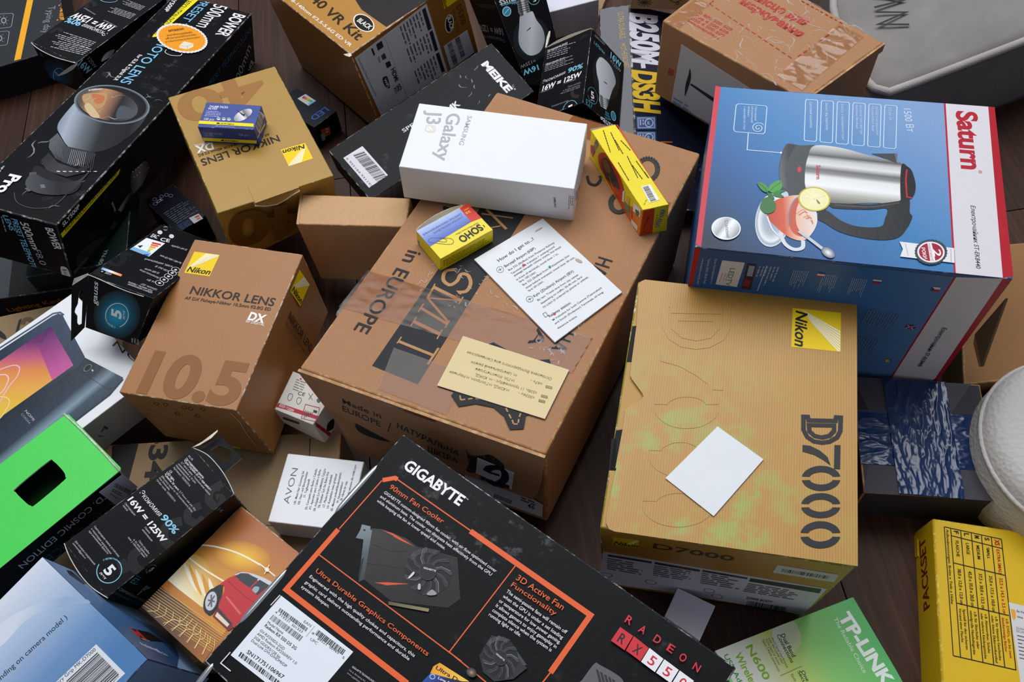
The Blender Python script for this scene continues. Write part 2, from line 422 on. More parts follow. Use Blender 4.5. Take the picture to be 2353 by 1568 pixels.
def lip(key, face, pts, fill, z=-.3, r=.38):
    """the bowed tuck flap at a carton's end: dark board between the fold and its bow, and the bare edge of the board"""
    t, C, o = BOX[key]; fr = Frame(C, FID[face]); P = catmull(pts, False, 5)
    if fill: slab('tuck_flap', t, fr, P, z-.5, z, [fill], o)
    tube('flap_edge', [fr.p(x, y, z) for x, y in P], r*.001, 'raw_board', t, o, 6)
def flap(key, face, name, pts, z0, z1, mats, holes=(), label=None):
    t, C, o = BOX[key]; b = slab(name, t, Frame(C, FID[face]), pts, z0, z1, mats, o, holes)
    if label: b['label'] = label
    return b
from mathutils import noise as mn_
def wrinkled(key, face, name, q, z, amp, scale, mat, nu=70, nv=26, stretch=(1, 1), seed=0, thick=0, hard=1.0, parent=None):
    """a strip of tape laid on a face: a fine mesh raised in ridges"""
    t, C, o = BOX[key]; fr = Frame(C, FID[face]); g = []
    wx = (C[FID[face][1]]-C[FID[face][0]]).length*1000; wy = (C[FID[face][2]]-C[FID[face][0]]).length*1000
    for i in range(nu+1):
        row = []
        for j in range(nv+1):
            u, v = i/nu, j/nv
            x = (q[0][0]*(1-u)+q[1][0]*u)*(1-v)+(q[3][0]*(1-u)+q[2][0]*u)*v; y = (q[0][1]*(1-u)+q[1][1]*u)*(1-v)+(q[3][1]*(1-u)+q[2][1]*u)*v
            x = min(max(x, .5), wx-.5); y = min(max(y, .5), wy-.5)
            n1 = mn_.noise(Vector((x*stretch[0]/scale, y*stretch[1]/scale, seed))); n2 = mn_.noise(Vector((x*stretch[0]*2.7/scale, y*stretch[1]*2.7/scale, seed+9)))
            h = (1-abs(n1))**(3*hard)*.8+.3*(1-abs(n2))**3
            row.append(fr.p(x, y, z+amp*h))
        g.append(row)
    return sheet(name, g, mat, t if parent is None else parent, o, True)

# ---------------------------------------------------------------- materials of this scene
RIBAX = (0.9842,-0.1768,0.0054)
kraft('kraft_brown', 'ad7d55'); kraft('kraft_light', 'cda274'); kraft('kraft_grey', '9a7f5c')
card('black_gloss', '0b0c0e', .44, scuff_glare=.5, spec=.1); card('black_satin', '101013', .45, spec=.12); card('black_matte', '141416', .6)  # black_gloss: pale marks are rub wear plus painted window glare
card('white_card', 'e9eaec', .5, var=.02); card('white_gloss', 'e6e7ea', .35, var=.02)
card('gold_card', 'ac843a', .42, var=.05); card('bronze_card', 'a26c38', .45, var=.05); card('amber_card', 'b57e2a', .4)
card('yellow_card', 'dcb300', .5); card('yellow_bright', 'eed800', .4); card('green_card', '35cf45', .42, var=.03)
card('blue_card', '2d5c94', .35); card('blue_box', '1f3a8c', .4); card('sky_card', '7f9fc4', .4)
card('grey_card', '2b2e32', .5); card('slate_card', '38363a', .55); card('navy_card', '171b2c', .35, scuff_glare=.6, scuff_glare_col='8a9098'); card('teal_card', '12221f', .5)
card('lavender_card', 'd6d4e0', .5, var=.03); card('red_card', 'b5202c', .4); card('cream_card', 'e0dbd0', .6, var=.03); card('tan_inside', '8c8474', .7)
worn('worn_black', '17181c', 'b4b2ae', .35); worn('worn_gold', '8a7a18', 'd8d0a8', .25); worn('worn_bronze', '9a6a3c', 'd9c8ae', .45)
worn('worn_white', 'd4d4d2', 'f0f0ee', .4); worn('worn_kraft', 'a87848', 'c89c6c', .4); worn('worn_blue', '28406c', 'b8bcc4', .2); worn('worn_yellow', 'c49e00', 'ecd460', .3)
worn('worn_red', 'a01824', 'd8b0a8', .3); worn('worn_green', '30b83c', 'd8d8c8', .3); worn('raw_board', 'c8c2b4', 'e0dcd0', .5); worn('worn_darkblue', '0f1018', '7c7c84', .3)
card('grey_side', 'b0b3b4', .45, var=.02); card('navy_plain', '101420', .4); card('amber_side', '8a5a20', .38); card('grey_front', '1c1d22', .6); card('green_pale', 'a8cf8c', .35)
ribbed('gold_ribbed', 'b98838', '745018', RIBAX, .0019, green=('8fb455', (-0.056,-0.061,0.151), .14))
card('paper_white', 'e4e6e8', .6, var=.03, bmp=.08); card('gold_paper', 'd6bf88', .4, var=.03); card('gold_plain', 'b88a3c', .5); card('green_end', '9aa89a', .22, coat=.5); card('green_dark', '0a2a0e', .6)
kraft('kraft_dark', '9a6c3c'); kraft('kraft_shade', '6a4a28')
film('tape_clear', 'e8d6bc', .0, .18, 30, .08, .001, shine=.8); film('tape_parcel', 'fbf6ea', .0, .12, 30, .1, .001, shine=1.0)
card('tape_blue', '0c2c58', .2, var=.02, bmp=.1, coat=.25)
card('seal_film', 'a8acb0', .12, var=.02, bmp=0, metal=.6)
def cloth(name, col):
    m, n, l, p = nt(name); c = hexlin(col); tc = n.new('ShaderNodeTexCoord'); outs = []
    for rot in (.5, 2.07):
        mp = n.new('ShaderNodeMapping'); mp.inputs['Rotation'].default_value = (0, 0, rot); l.new(tc.outputs['Object'], mp.inputs['Vector'])
        w = n.new('ShaderNodeTexWave'); w.inputs['Scale'].default_value = 220; w.inputs['Distortion'].default_value = 1.2; l.new(mp.outputs[0], w.inputs['Vector']); outs.append(w.outputs['Fac'])
    mm = n.new('ShaderNodeMath'); mm.operation = 'MULTIPLY'; l.new(outs[0], mm.inputs[0]); l.new(outs[1], mm.inputs[1])
    t = noise(n, l, 9, 5, .6); a = mixc(n, l, mm.outputs[0], tuple(x*.72 for x in c), tuple(x*1.15 for x in c))
    l.new(mixc(n, l, ramp(n, l, t.outputs['Fac'], [(.42, (0, 0, 0)), (.7, (.5,)*3)]), a, tuple(x*1.35 for x in c)), p.inputs['Base Color'])
    p.inputs['Roughness'].default_value = .9; bump(n, l, p, mm.outputs[0], .5, .0006); MAT[name] = m
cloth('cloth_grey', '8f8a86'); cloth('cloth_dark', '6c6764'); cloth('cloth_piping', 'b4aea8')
def padded(name, col):
    m, n, l, p = nt(name); t = n.new('ShaderNodeTexVoronoi'); t.inputs['Scale'].default_value = 260
    tc = n.new('ShaderNodeTexCoord'); l.new(tc.outputs['Object'], t.inputs['Vector'])
    p.inputs['Base Color'].default_value = (*hexlin(col), 1); p.inputs['Roughness'].default_value = .8; bump(n, l, p, t.outputs['Distance'], .6, .001); MAT[name] = m
padded('padded_white', 'c8c4bc')
card('navy_strip', '1a2030', .14, scuff_glare=.5, scuff_glare_col='8a9098', bmp=.2, coat=.5)
card('black_scuffed', '0e0f12', .46, scuff_glare=1.0, scuff_glare_col='9a9ea2', spec=.14)
mq, nq, lq, pq = nt('glint_crease'); pq.inputs['Base Color'].default_value = (.9, .9, .88, 1); pq.inputs['Roughness'].default_value = .12; pq.inputs['Alpha'].default_value = .4; MAT['glint_crease'] = mq  # whitish base colour paints the glints along folds of clear film

# ---------------------------------------------------------------- the floor
def wood(name, col, axis_ang):
    m, n, l, p = nt(name); c = hexlin(col)
    g = noise(n, l, 1, 6, .65, vec=(0, 0, axis_ang), stretch=(6, 160, 6)); g2 = noise(n, l, 1, 3, .5, vec=(0, 0, axis_ang), stretch=(2.5, 26, 3))
    a = ramp(n, l, g.outputs['Fac'], [(.32, tuple(x*.45 for x in c)), (.55, c), (.75, tuple(min(1, x*1.9) for x in c))])
    l.new(mixc(n, l, ramp(n, l, g2.outputs['Fac'], [(.35, (0, 0, 0)), (.7, (.6,)*3)]), a, tuple(x*.6 for x in c)), p.inputs['Base Color'])
    p.inputs['Roughness'].default_value = .5; p.inputs['Specular IOR Level'].default_value = .25; bump(n, l, p, g.outputs['Fac'], .12, .0004); MAT[name] = m
fx, fy = 0.1468, -0.9892
fang = math.atan2(fy, fx)
for i, c in enumerate(('43281a', '3d2417', '492d1e')): wood('plank_wood_%d' % i, c, fang)
fl = mesh('floor', [(-3, -3, -.006), (3, -3, -.006), (3, 4, -.006), (-3, 4, -.006)], [(0, 1, 2, 3)], [card('subfloor', '1c1410', .9)])
fl['kind'] = 'structure'; fl['label'] = 'dark brown wood laminate floor under the pile of cartons'
def plank(u0, u1, v0, v1, k):
    bm = bmesh.new(); g = .0006
    for u, v, z in ((u0+g, v0+g, -.006), (u1-g, v0+g, -.006), (u1-g, v1-g, -.006), (u0+g, v1-g, -.006), (u0+g, v0+g, 0), (u1-g, v0+g, 0), (u1-g, v1-g, 0), (u0+g, v1-g, 0)):
        bm.verts.new((u*fx-v*fy, u*fy+v*fx, z))
    bm.verts.ensure_lookup_table()
    for f in ((4, 5, 6, 7), (0, 1, 5, 4), (1, 2, 6, 5), (2, 3, 7, 6), (3, 0, 4, 7)): bm.faces.new([bm.verts[i] for i in f])
    me = bpy.data.meshes.new('plank'); bm.to_mesh(me); bm.free(); me.materials.append(MAT['plank_wood_%d' % (k % 3)])
    link(bpy.data.objects.new('plank', me), fl)
k = 0
for r in range(-14, 15):
    off = random.uniform(0, 1.2)
    for q in range(-3, 3):
        u0 = q*1.2+off; c = Vector(((u0+.6)*fx-(r+.5)*.128*fy, (u0+.6)*fy+(r+.5)*.128*fx))
        if abs(c.x) < 1.7 and -1 < c.y < 2.4: plank(u0, u0+1.2, r*.128, (r+1)*.128, k)
        k += 1

# ---------------------------------------------------------------- the cartons: eight corners each (top face clockwise, then the corners under them)
carton('shoe1',[(-0.4929,0.3177,0.0500),(-0.1931,0.3292,0.0500),(-0.1858,0.1394,0.0500),(-0.4856,0.1279,0.0500),(-0.4929,0.3177,0.0000),(-0.1931,0.3292,0.0000),(-0.1858,0.1394,0.0000),(-0.4856,0.1279,0.0000)],['kraft_grey', 'worn_kraft'],'shoe_box','large flat brown shoe box with black band, under the cartons at lower left','box',None,0.0015)
carton('d7000',[(0.0664,0.4093,0.1532),(0.2344,0.3791,0.1541),(0.1954,0.1719,0.1520),(0.0250,0.2033,0.1511),(0.0660,0.3803,0.0023),(0.2254,0.3517,0.0124),(0.1923,0.1739,0.0107),(0.0305,0.2038,0.0005)],['amber_card', 'worn_gold'],'camera_box','large gold ribbed camera box with embossed and printed numbers, a white card on its lid','box',None,0.0009,nobody=True)
carton('kettle',[(0.1394,0.5671,0.2071),(0.3580,0.5283,0.2085),(0.3263,0.3612,0.2080),(0.1048,0.4006,0.2065),(0.1408,0.5674,0.0005),(0.3591,0.5287,0.0009),(0.3274,0.3616,0.0004),(0.1059,0.4010,-0.0011)],['blue_card', 'worn_blue', 'white_card'],'kettle_box','big blue and white kettle box with red edges and a picture of a steel kettle','box',None,0.001)
carton('smit',[(-0.0545,0.6782,0.1049),(0.1394,0.5786,0.1114),(-0.0117,0.2591,0.1503),(-0.2063,0.3402,0.1459),(-0.0507,0.6075,0.0058),(0.1209,0.5297,0.0031),(-0.0139,0.2464,0.0377),(-0.1819,0.3138,0.0342)],['kraft_brown', 'worn_kraft'],'shipping_box','large brown shipping box with black band lettering in the middle of the pile','box',None,0.002)
carton('j3',[(-0.1201,0.5989,0.1711),(0.0319,0.5703,0.1655),(0.0177,0.4949,0.1662),(-0.1339,0.5232,0.1718),(-0.1224,0.5990,0.1295),(0.0308,0.5701,0.1217),(0.0165,0.4947,0.1224),(-0.1362,0.5233,0.1301)],['white_card', 'worn_white'],'phone_box','plain white phone box with grey lettering lying on the brown shipping box','box',None,0.0007)
carton('soho',[(-0.1194,0.4705,0.1483),(-0.0761,0.5015,0.1452),(-0.0531,0.4714,0.1449),(-0.0970,0.4399,0.1481),(-0.1212,0.4713,0.1317),(-0.0773,0.5007,0.1295),(-0.0544,0.4707,0.1292),(-0.0989,0.4387,0.1319)],['yellow_bright', 'worn_yellow'],'paper_clip_box','small yellow and blue paper clip box with a red corner','box',None,0.0004)
carton('glue',[(0.0359,0.5810,0.1453),(0.0586,0.5886,0.1439),(0.0974,0.4841,0.1544),(0.0748,0.4781,0.1556),(0.0346,0.5775,0.1142),(0.0594,0.5854,0.1116),(0.0982,0.4809,0.1222),(0.0736,0.4746,0.1245)],['yellow_bright', 'worn_yellow'],'glue_box','narrow yellow and red glue box beside the white phone box','box',None,0.0004)
carton('n105',[(-0.3193,0.4783,0.1381),(-0.2182,0.4550,0.1413),(-0.2528,0.3058,0.1421),(-0.3532,0.3266,0.1389),(-0.3070,0.4750,0.0503),(-0.2164,0.4507,0.0548),(-0.2476,0.3043,0.0594),(-0.3479,0.3250,0.0563)],['bronze_card', 'worn_bronze'],'lens_box','bronze lens box standing on the lower left with big darker numerals on its face','box',None,0.0008)
carton('n40',[(-0.3772,0.6529,0.1407),(-0.2798,0.7012,0.1307),(-0.2019,0.5475,0.1359),(-0.2999,0.5001,0.1458),(-0.3820,0.6482,0.0711),(-0.2846,0.6964,0.0611),(-0.2157,0.5605,0.0656),(-0.3047,0.4953,0.0762)],['gold_card', 'worn_gold'],'lens_box','gold lens box carrying the small blue thumb tack box','box',None,0.0008)
carton('tacks',[(-0.3255,0.6219,0.1619),(-0.2723,0.6165,0.1595),(-0.2748,0.5860,0.1598),(-0.3280,0.5901,0.1621),(-0.3270,0.6219,0.1429),(-0.2733,0.6162,0.1381),(-0.2760,0.5859,0.1385),(-0.3296,0.5901,0.1432)],['blue_box', 'worn_blue'],'thumb_tack_box','small dark blue thumb tack box with yellow stripes on the gold lens box','box',None,0.0004)
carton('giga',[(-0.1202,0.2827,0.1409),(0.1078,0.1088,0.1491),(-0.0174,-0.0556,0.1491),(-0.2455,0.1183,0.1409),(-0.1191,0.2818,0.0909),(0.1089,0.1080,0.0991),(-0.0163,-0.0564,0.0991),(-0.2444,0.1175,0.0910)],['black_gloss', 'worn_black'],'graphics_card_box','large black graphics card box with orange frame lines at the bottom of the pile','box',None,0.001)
carton('plain',[(-0.2334,0.5371,0.1241),(-0.1311,0.5278,0.1237),(-0.1338,0.4950,0.1227),(-0.2351,0.5025,0.1232),(-0.2335,0.5397,0.0327),(-0.1312,0.5304,0.0322),(-0.1339,0.4976,0.0313),(-0.2352,0.5050,0.0317)],['kraft_light', 'worn_kraft'],'mailing_box','plain unprinted brown cardboard box left of the white phone box','box',None,0.0012)
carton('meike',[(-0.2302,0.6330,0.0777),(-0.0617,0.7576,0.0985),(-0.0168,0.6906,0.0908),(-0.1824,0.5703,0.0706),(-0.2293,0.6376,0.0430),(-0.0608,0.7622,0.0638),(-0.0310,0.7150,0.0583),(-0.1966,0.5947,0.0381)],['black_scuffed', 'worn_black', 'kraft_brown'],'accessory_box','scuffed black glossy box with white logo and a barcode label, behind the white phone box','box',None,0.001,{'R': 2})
carton('avon',[(-0.2272,0.2945,0.0829),(-0.1621,0.2853,0.0833),(-0.1704,0.2265,0.0836),(-0.2358,0.2357,0.0833),(-0.2271,0.2943,0.0500),(-0.1619,0.2851,0.0504),(-0.1703,0.2263,0.0507),(-0.2356,0.2356,0.0503)],['white_gloss', 'worn_white'],'grooming_set_box','white cosmetics box with grey lettering tucked beside the black graphics card box','box',None,0.0008)
carton('gaussC',[(-0.3652,0.5170,0.1123),(-0.3112,0.4995,0.1000),(-0.3313,0.4016,0.1604),(-0.3851,0.4188,0.1727),(-0.3829,0.4935,0.0683),(-0.3400,0.4797,0.0586),(-0.3601,0.3817,0.1190),(-0.4027,0.3953,0.1288)],['black_satin', 'worn_black'],'light_bulb_box','black bulb box with glowing blue badge on its end, beside the bronze lens box','box','black light bulb boxes',0.0004)
carton('gaussE',[(-0.2841,0.2775,0.1363),(-0.2490,0.2416,0.1288),(-0.3287,0.1651,0.1298),(-0.3664,0.2032,0.1378),(-0.2815,0.2741,0.0635),(-0.2579,0.2497,0.0483),(-0.3365,0.1724,0.0641),(-0.3639,0.2000,0.0699)],['black_satin', 'worn_black'],'light_bulb_box','black bulb box with white watt lettering between the green box and car picture box','box','black light bulb boxes',0.0004)
carton('gaussB',[(-0.0038,0.7451,0.0990),(0.0438,0.7334,0.1317),(0.0312,0.6438,0.1183),(-0.0171,0.6559,0.0850),(0.0315,0.7477,0.0485),(0.0789,0.7360,0.0814),(0.0673,0.6523,0.0689),(0.0191,0.6643,0.0355)],['black_satin', 'worn_black'],'light_bulb_box','black bulb box leaning behind the brown shipping box, bulb picture on right side','box','black light bulb boxes',0.0004)
carton('gaussA',[(-0.0608,0.8090,0.1231),(-0.0069,0.8429,0.1113),(0.0160,0.7820,0.0370),(-0.0258,0.7498,0.0406),(-0.0886,0.8411,0.0882),(-0.0346,0.8750,0.0765),(-0.0118,0.8141,0.0021),(-0.0535,0.7819,0.0057)],['black_satin', 'worn_black'],'light_bulb_box','black light bulb box at top edge showing a whole upside-down bulb picture','box','black light bulb boxes',0.0004)
carton('gaussD',[(-0.5177,0.9302,0.0727),(-0.4560,0.8941,0.0711),(-0.5282,0.7723,0.0849),(-0.5891,0.8083,0.0865),(-0.5211,0.9266,0.0230),(-0.4594,0.8905,0.0213),(-0.5316,0.7686,0.0352),(-0.5925,0.8047,0.0367)],['black_satin', 'worn_black'],'light_bulb_box','black bulb box at upper left with upside-down lettering beside the keyboard box','box','black light bulb boxes',0.0004)
carton('tape',[(0.2550,0.3678,0.0523),(0.3615,0.3564,0.0524),(0.3513,0.2516,0.0524),(0.2446,0.2609,0.0524),(0.2550,0.3678,0.0000),(0.3632,0.3562,-0.0036),(0.3531,0.2514,-0.0036),(0.2464,0.2607,-0.0036)],['slate_card', 'worn_kraft'],'taped_box','dark grey and brown box crossed with wrinkled blue tape','box',None,0.0012)
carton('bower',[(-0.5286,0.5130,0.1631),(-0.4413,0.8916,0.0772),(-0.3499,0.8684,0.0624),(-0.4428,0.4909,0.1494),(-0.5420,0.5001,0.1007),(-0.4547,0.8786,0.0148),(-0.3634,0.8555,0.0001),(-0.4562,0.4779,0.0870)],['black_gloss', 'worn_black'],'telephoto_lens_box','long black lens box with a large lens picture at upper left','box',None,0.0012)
carton('b250',[(0.0884,0.8080,0.0980),(0.2033,0.8063,0.0640),(0.1999,0.5785,0.0064),(0.0849,0.5802,0.0404),(0.0554,0.8085,0.0940),(0.2033,0.8063,0.0520),(0.1999,0.5785,0.0046),(0.0519,0.5807,0.0364)],['navy_card', 'worn_black', 'navy_strip'],'motherboard_box','dark navy motherboard box with white and yellow lettering under the taped parcel box','box',None,0.0012,{'L': 2})
carton('nova',[(0.1091,0.6989,0.1664),(0.1930,0.7805,0.1659),(0.3077,0.6537,0.1671),(0.2246,0.5860,0.1675),(0.1084,0.6990,0.0726),(0.1931,0.7798,0.0700),(0.3079,0.6530,0.0711),(0.2239,0.5861,0.0737)],['kraft_brown', 'worn_kraft'],'parcel_box','brown parcel box wrapped in wrinkled clear tape with red print','box',None,0.0015)
carton('packset',[(0.2981,0.2416,0.0425),(0.4508,0.2131,0.0416),(0.4174,0.0261,0.0416),(0.2641,0.0535,0.0425),(0.2983,0.2448,-0.0046),(0.4506,0.2132,0.0001),(0.4172,0.0262,0.0000),(0.2643,0.0567,-0.0046)],['yellow_card', 'worn_yellow'],'mailing_carton','yellow mailing carton with a printed size table at the lower right','box',None,0.0018)
carton('tplink',[(0.1135,0.1424,0.0322),(0.2262,0.1821,0.0322),(0.2645,0.0797,0.0323),(0.1511,0.0386,0.0323),(0.1135,0.1424,0.0000),(0.2262,0.1821,0.0000),(0.2645,0.0796,0.0001),(0.1511,0.0385,0.0001)],['green_pale', 'worn_green'],'adapter_box','green and white wireless adapter box at the bottom edge','box',None,0.0008)
carton('whitesmall',[(0.0899,0.1921,0.0301),(0.1184,0.1771,0.0301),(0.1032,0.1505,0.0301),(0.0775,0.1695,0.0301),(0.0899,0.1921,0.0000),(0.1184,0.1771,0.0000),(0.1032,0.1505,-0.0000),(0.0775,0.1695,0.0000)],['lavender_card', 'worn_white'],'small_box','tiny plain white box on the floor in front of the gold camera box','box',None,0.0006)
carton('green',[(-0.4812,0.2098,0.1468),(-0.3936,0.3089,0.1372),(-0.3368,0.2593,0.1373),(-0.4255,0.1604,0.1470),(-0.4829,0.2077,0.1097),(-0.3953,0.3068,0.1000),(-0.3385,0.2572,0.1002),(-0.4273,0.1583,0.1099)],['green_card', 'worn_green'],'phone_box','bright green phone box with a rounded window cut in its lid','box',None,0.0009,nobody=True)
carton('blue',[(-0.4681,0.0488,0.1609),(-0.3601,0.1830,0.1709),(-0.2725,0.1149,0.1680),(-0.3797,-0.0204,0.1579),(-0.4664,0.0556,0.0530),(-0.3585,0.1898,0.0631),(-0.2709,0.1217,0.0601),(-0.3780,-0.0136,0.0500)],['sky_card', 'worn_blue'],'battery_grip_box','pale blue camera accessory box with a barcode at the lower left corner','box',None,0.0008)
carton('car',[(-0.3150,0.1647,0.1040),(-0.2538,0.2439,0.0988),(-0.2003,0.2033,0.0988),(-0.2606,0.1240,0.1039),(-0.3155,0.1641,0.0890),(-0.2543,0.2433,0.0838),(-0.2008,0.2027,0.0838),(-0.2611,0.1233,0.0890)],['bronze_card', 'worn_bronze'],'gadget_box','golden box printed with a red car on a glowing road','box',None,0.0007)
carton('nomi',[(-0.5680,0.3220,0.1046),(-0.4396,0.4502,0.1030),(-0.3531,0.3635,0.0962),(-0.4811,0.2350,0.0978),(-0.5701,0.3236,0.0585),(-0.4417,0.4517,0.0568),(-0.3552,0.3651,0.0500),(-0.4832,0.2365,0.0516)],['white_gloss', 'worn_white', 'grey_side'],'phone_box','white phone box with pictures of a dark phone under the bulb box','box',None,0.0006,{'F': 2})
carton('ledF',[(-0.4364,0.6117,0.0365),(-0.4099,0.6333,0.0349),(-0.3662,0.5885,0.0356),(-0.3914,0.5644,0.0372),(-0.4373,0.6103,0.0016),(-0.4108,0.6319,0.0000),(-0.3671,0.5871,0.0007),(-0.3923,0.5630,0.0024)],['navy_plain', 'worn_darkblue'],'light_bulb_box','small dark blue bulb box with energy label lying between the lens boxes on the floor','box','dark blue bulb boxes',0.0004)
carton('ledG',[(-0.3164,0.7489,0.0315),(-0.2947,0.7767,0.0304),(-0.2426,0.7350,0.0317),(-0.2649,0.7101,0.0327),(-0.3169,0.7473,-0.0012),(-0.2947,0.7758,0.0015),(-0.2425,0.7342,0.0028),(-0.2654,0.7085,0.0000)],['navy_plain', 'worn_darkblue'],'light_bulb_box','small dark blue bulb box with blue letters right of the gold lens box','box','dark blue bulb boxes',0.0004)
carton('d5300',[(-0.2104,0.9386,0.1332),(-0.0923,0.8039,0.1462),(-0.2019,0.7093,0.1341),(-0.3174,0.8436,0.1214),(-0.1969,0.9386,0.0119),(-0.0789,0.8039,0.0249),(-0.1884,0.7093,0.0127),(-0.3040,0.8436,0.0000)],['amber_side', 'worn_bronze', 'amber_card'],'camera_box','tall gold camera kit box with a white specification label at the top','box',None,0.001,{'T': 2})
carton('red8000',[(-0.2302,0.3686,0.0895),(-0.1910,0.3510,0.0883),(-0.2074,0.3176,0.0876),(-0.2418,0.3327,0.0886),(-0.2359,0.3717,0.0636),(-0.1896,0.3513,0.0470),(-0.2060,0.3179,0.0463),(-0.2475,0.3358,0.0627)],['cream_card', 'worn_white'],'light_bulb_box','small cream bulb box with a red band beside the brown shipping box','box',None,0.0005)
carton('conv',[(0.0155,0.9827,0.0080),(0.0819,0.9607,0.0080),(0.0221,0.7803,0.0080),(-0.0443,0.8024,0.0080),(0.0155,0.9827,0.0000),(0.0819,0.9607,0.0000),(0.0221,0.7803,-0.0000),(-0.0443,0.8024,-0.0000)],['kraft_grey', 'worn_kraft'],'shoe_box','brown shoe box lid with a black lettered band at the top edge','box',None,0.001)
carton('keybd',[(-0.8814,0.9433,0.0450),(-0.6488,1.0349,0.0450),(-0.5755,0.8489,0.0450),(-0.8080,0.7572,0.0450),(-0.8814,0.9433,-0.0000),(-0.6488,1.0349,0.0000),(-0.5755,0.8489,-0.0000),(-0.8080,0.7572,0.0000)],['grey_card', 'worn_darkblue', 'grey_front'],'keyboard_box','dark grey keyboard box with an orange stripe in the upper left corner','box',None,0.001,{'F': 2})
carton('keybd2',[(-0.6782,0.5927,0.0400),(-0.4801,0.6203,0.0400),(-0.4636,0.5014,0.0400),(-0.6617,0.4739,0.0400),(-0.6782,0.5927,0.0000),(-0.4801,0.6203,-0.0000),(-0.4636,0.5014,0.0000),(-0.6617,0.4739,0.0000)],['black_matte', 'worn_darkblue'],'keyboard_box','black keyboard box with dim orange lettering under the long lens box','box',None,0.001)
carton('teal',[(-0.5381,0.5972,0.0610),(-0.4393,0.6129,0.0610),(-0.4236,0.5141,0.0610),(-0.5224,0.4984,0.0610),(-0.5381,0.5972,0.0410),(-0.4393,0.6129,0.0410),(-0.4236,0.5141,0.0410),(-0.5224,0.4984,0.0410)],['teal_card', 'worn_darkblue'],'flash_box','dark green box with a white model number, mostly hidden under the long lens box','box',None,0.001)
carton('graytop',[(-0.0282,0.9315,0.0700),(0.0292,0.9490,0.0700),(0.0585,0.8534,0.0700),(0.0011,0.8358,0.0700),(-0.0282,0.9315,0.0300),(0.0292,0.9490,0.0300),(0.0585,0.8534,0.0300),(0.0011,0.8358,0.0300)],['lavender_card', 'worn_white'],'white_box','pale grey box cut off by the top edge of the picture','box',None,0.001)
carton('snow',[(0.0939,0.8479,0.1160),(0.1536,0.8415,0.1160),(0.1483,0.7918,0.1160),(0.0886,0.7982,0.1160),(0.0939,0.8479,0.1000),(0.1536,0.8415,0.1000),(0.1483,0.7918,0.1000),(0.0886,0.7982,0.1000)],['kraft_grey', 'worn_kraft'],'gift_box','brown box with a snowflake print at the top edge','box',None,0.001)
carton('shoe2',[(-0.5754,0.4619,0.0400),(-0.4484,0.4897,0.0400),(-0.4291,0.4018,0.0400),(-0.5561,0.3740,0.0400),(-0.5754,0.4619,0.0000),(-0.4484,0.4897,0.0000),(-0.4291,0.4018,0.0000),(-0.5561,0.3740,0.0000)],['kraft_grey', 'worn_kraft'],'shoe_box','brown box with black print at the left edge, behind the white phone box','box',None,0.001)
carton('adapter',[(-0.2040,0.5062,0.0200),(-0.1501,0.4797,0.0200),(-0.1678,0.4438,0.0200),(-0.2216,0.4703,0.0200),(-0.2040,0.5062,0.0000),(-0.1501,0.4797,0.0000),(-0.1678,0.4438,0.0000),(-0.2216,0.4703,0.0000)],['white_gloss', 'white_gloss'],'power_adapter','white rounded power adapter under the left edge of the brown shipping box','charger',None,0.004)
carton('darkred',[(-0.3563,0.0775,0.0400),(-0.3176,0.1358,0.0400),(-0.2593,0.0970,0.0400),(-0.2981,0.0387,0.0400),(-0.3563,0.0775,0.0000),(-0.3176,0.1358,0.0000),(-0.2593,0.0970,0.0000),(-0.2981,0.0387,-0.0000)],['black_satin', 'worn_red'],'small_box','dark box with a red edge at the bottom edge of the picture','box',None,0.0008)
carton('flyer',[(-0.0703,0.4493,0.1333),(-0.0105,0.4961,0.1267),(0.0543,0.4097,0.1347),(-0.0027,0.3592,0.1417),(-0.0704,0.4491,0.1317),(-0.0106,0.4959,0.1251),(0.0543,0.4096,0.1331),(-0.0028,0.3590,0.1401)],['paper_white', 'worn_white'],'leaflet','folded white travel leaflet asking how to get to the airport, on the brown shipping box','leaflet',None,0.0003)
carton('goldcard',[(-0.0765,0.3677,0.1418),(0.0079,0.3328,0.1437),(-0.0118,0.2885,0.1491),(-0.0949,0.3203,0.1475),(-0.0766,0.3677,0.1410),(0.0078,0.3327,0.1429),(-0.0118,0.2884,0.1483),(-0.0950,0.3202,0.1467)],['gold_paper', 'worn_white'],'business_card','pale gold card printed with upside-down lines, on the front of the brown shipping box','card',None,0.0002)
carton('whitecard',[(0.0733,0.2376,0.1530),(0.1146,0.2768,0.1537),(0.1442,0.2500,0.1536),(0.1042,0.2086,0.1530),(0.0733,0.2376,0.1525),(0.1146,0.2768,0.1531),(0.1442,0.2500,0.1531),(0.1042,0.2086,0.1525)],['paper_white', 'worn_white'],'blank_card','blank white card lying askew on the gold ribbed camera box','card',None,0.0002)
# ---------------------------------------------------------------- what is built by hand: lids, flaps, tape, loose things
def on(key, face='T'):
    t, C, o = BOX[key]; return t, Frame(C, FID[face]), o, C
D7_LID=[(5.4, -0.4), (170.7, -0.2), (169.3, 210.4), (6.3, 211.8), (2.3, 210.8), (-0.3, 206.8), (-0.6, 201.1), (0.7, 179.6), (1.9, 164.2), (1.1, 165.5), (2.8, 133.1), (3, 124.1), (3.2, 117.4), (13.8, 107.5), (15.1, 104.5), (13.6, 101.9), (4.8, 91.2), (3.3, 88.5), (3, 75.4), (3.2, 42.8), (0.9, 6.1), (2.2, 1.8)]
D7_SLOT=[[(0.1, 43.7), (4, 42.2), (4.3, 75.4), (-0.8, 75.9)], [(-2, 134.5), (3.5, 132.8), (2.5, 165.8), (-2.7, 166.4)], [(-4.4, 142.1), (-0.9, 140.3), (2, 165.1), (-3.2, 166.2)]]
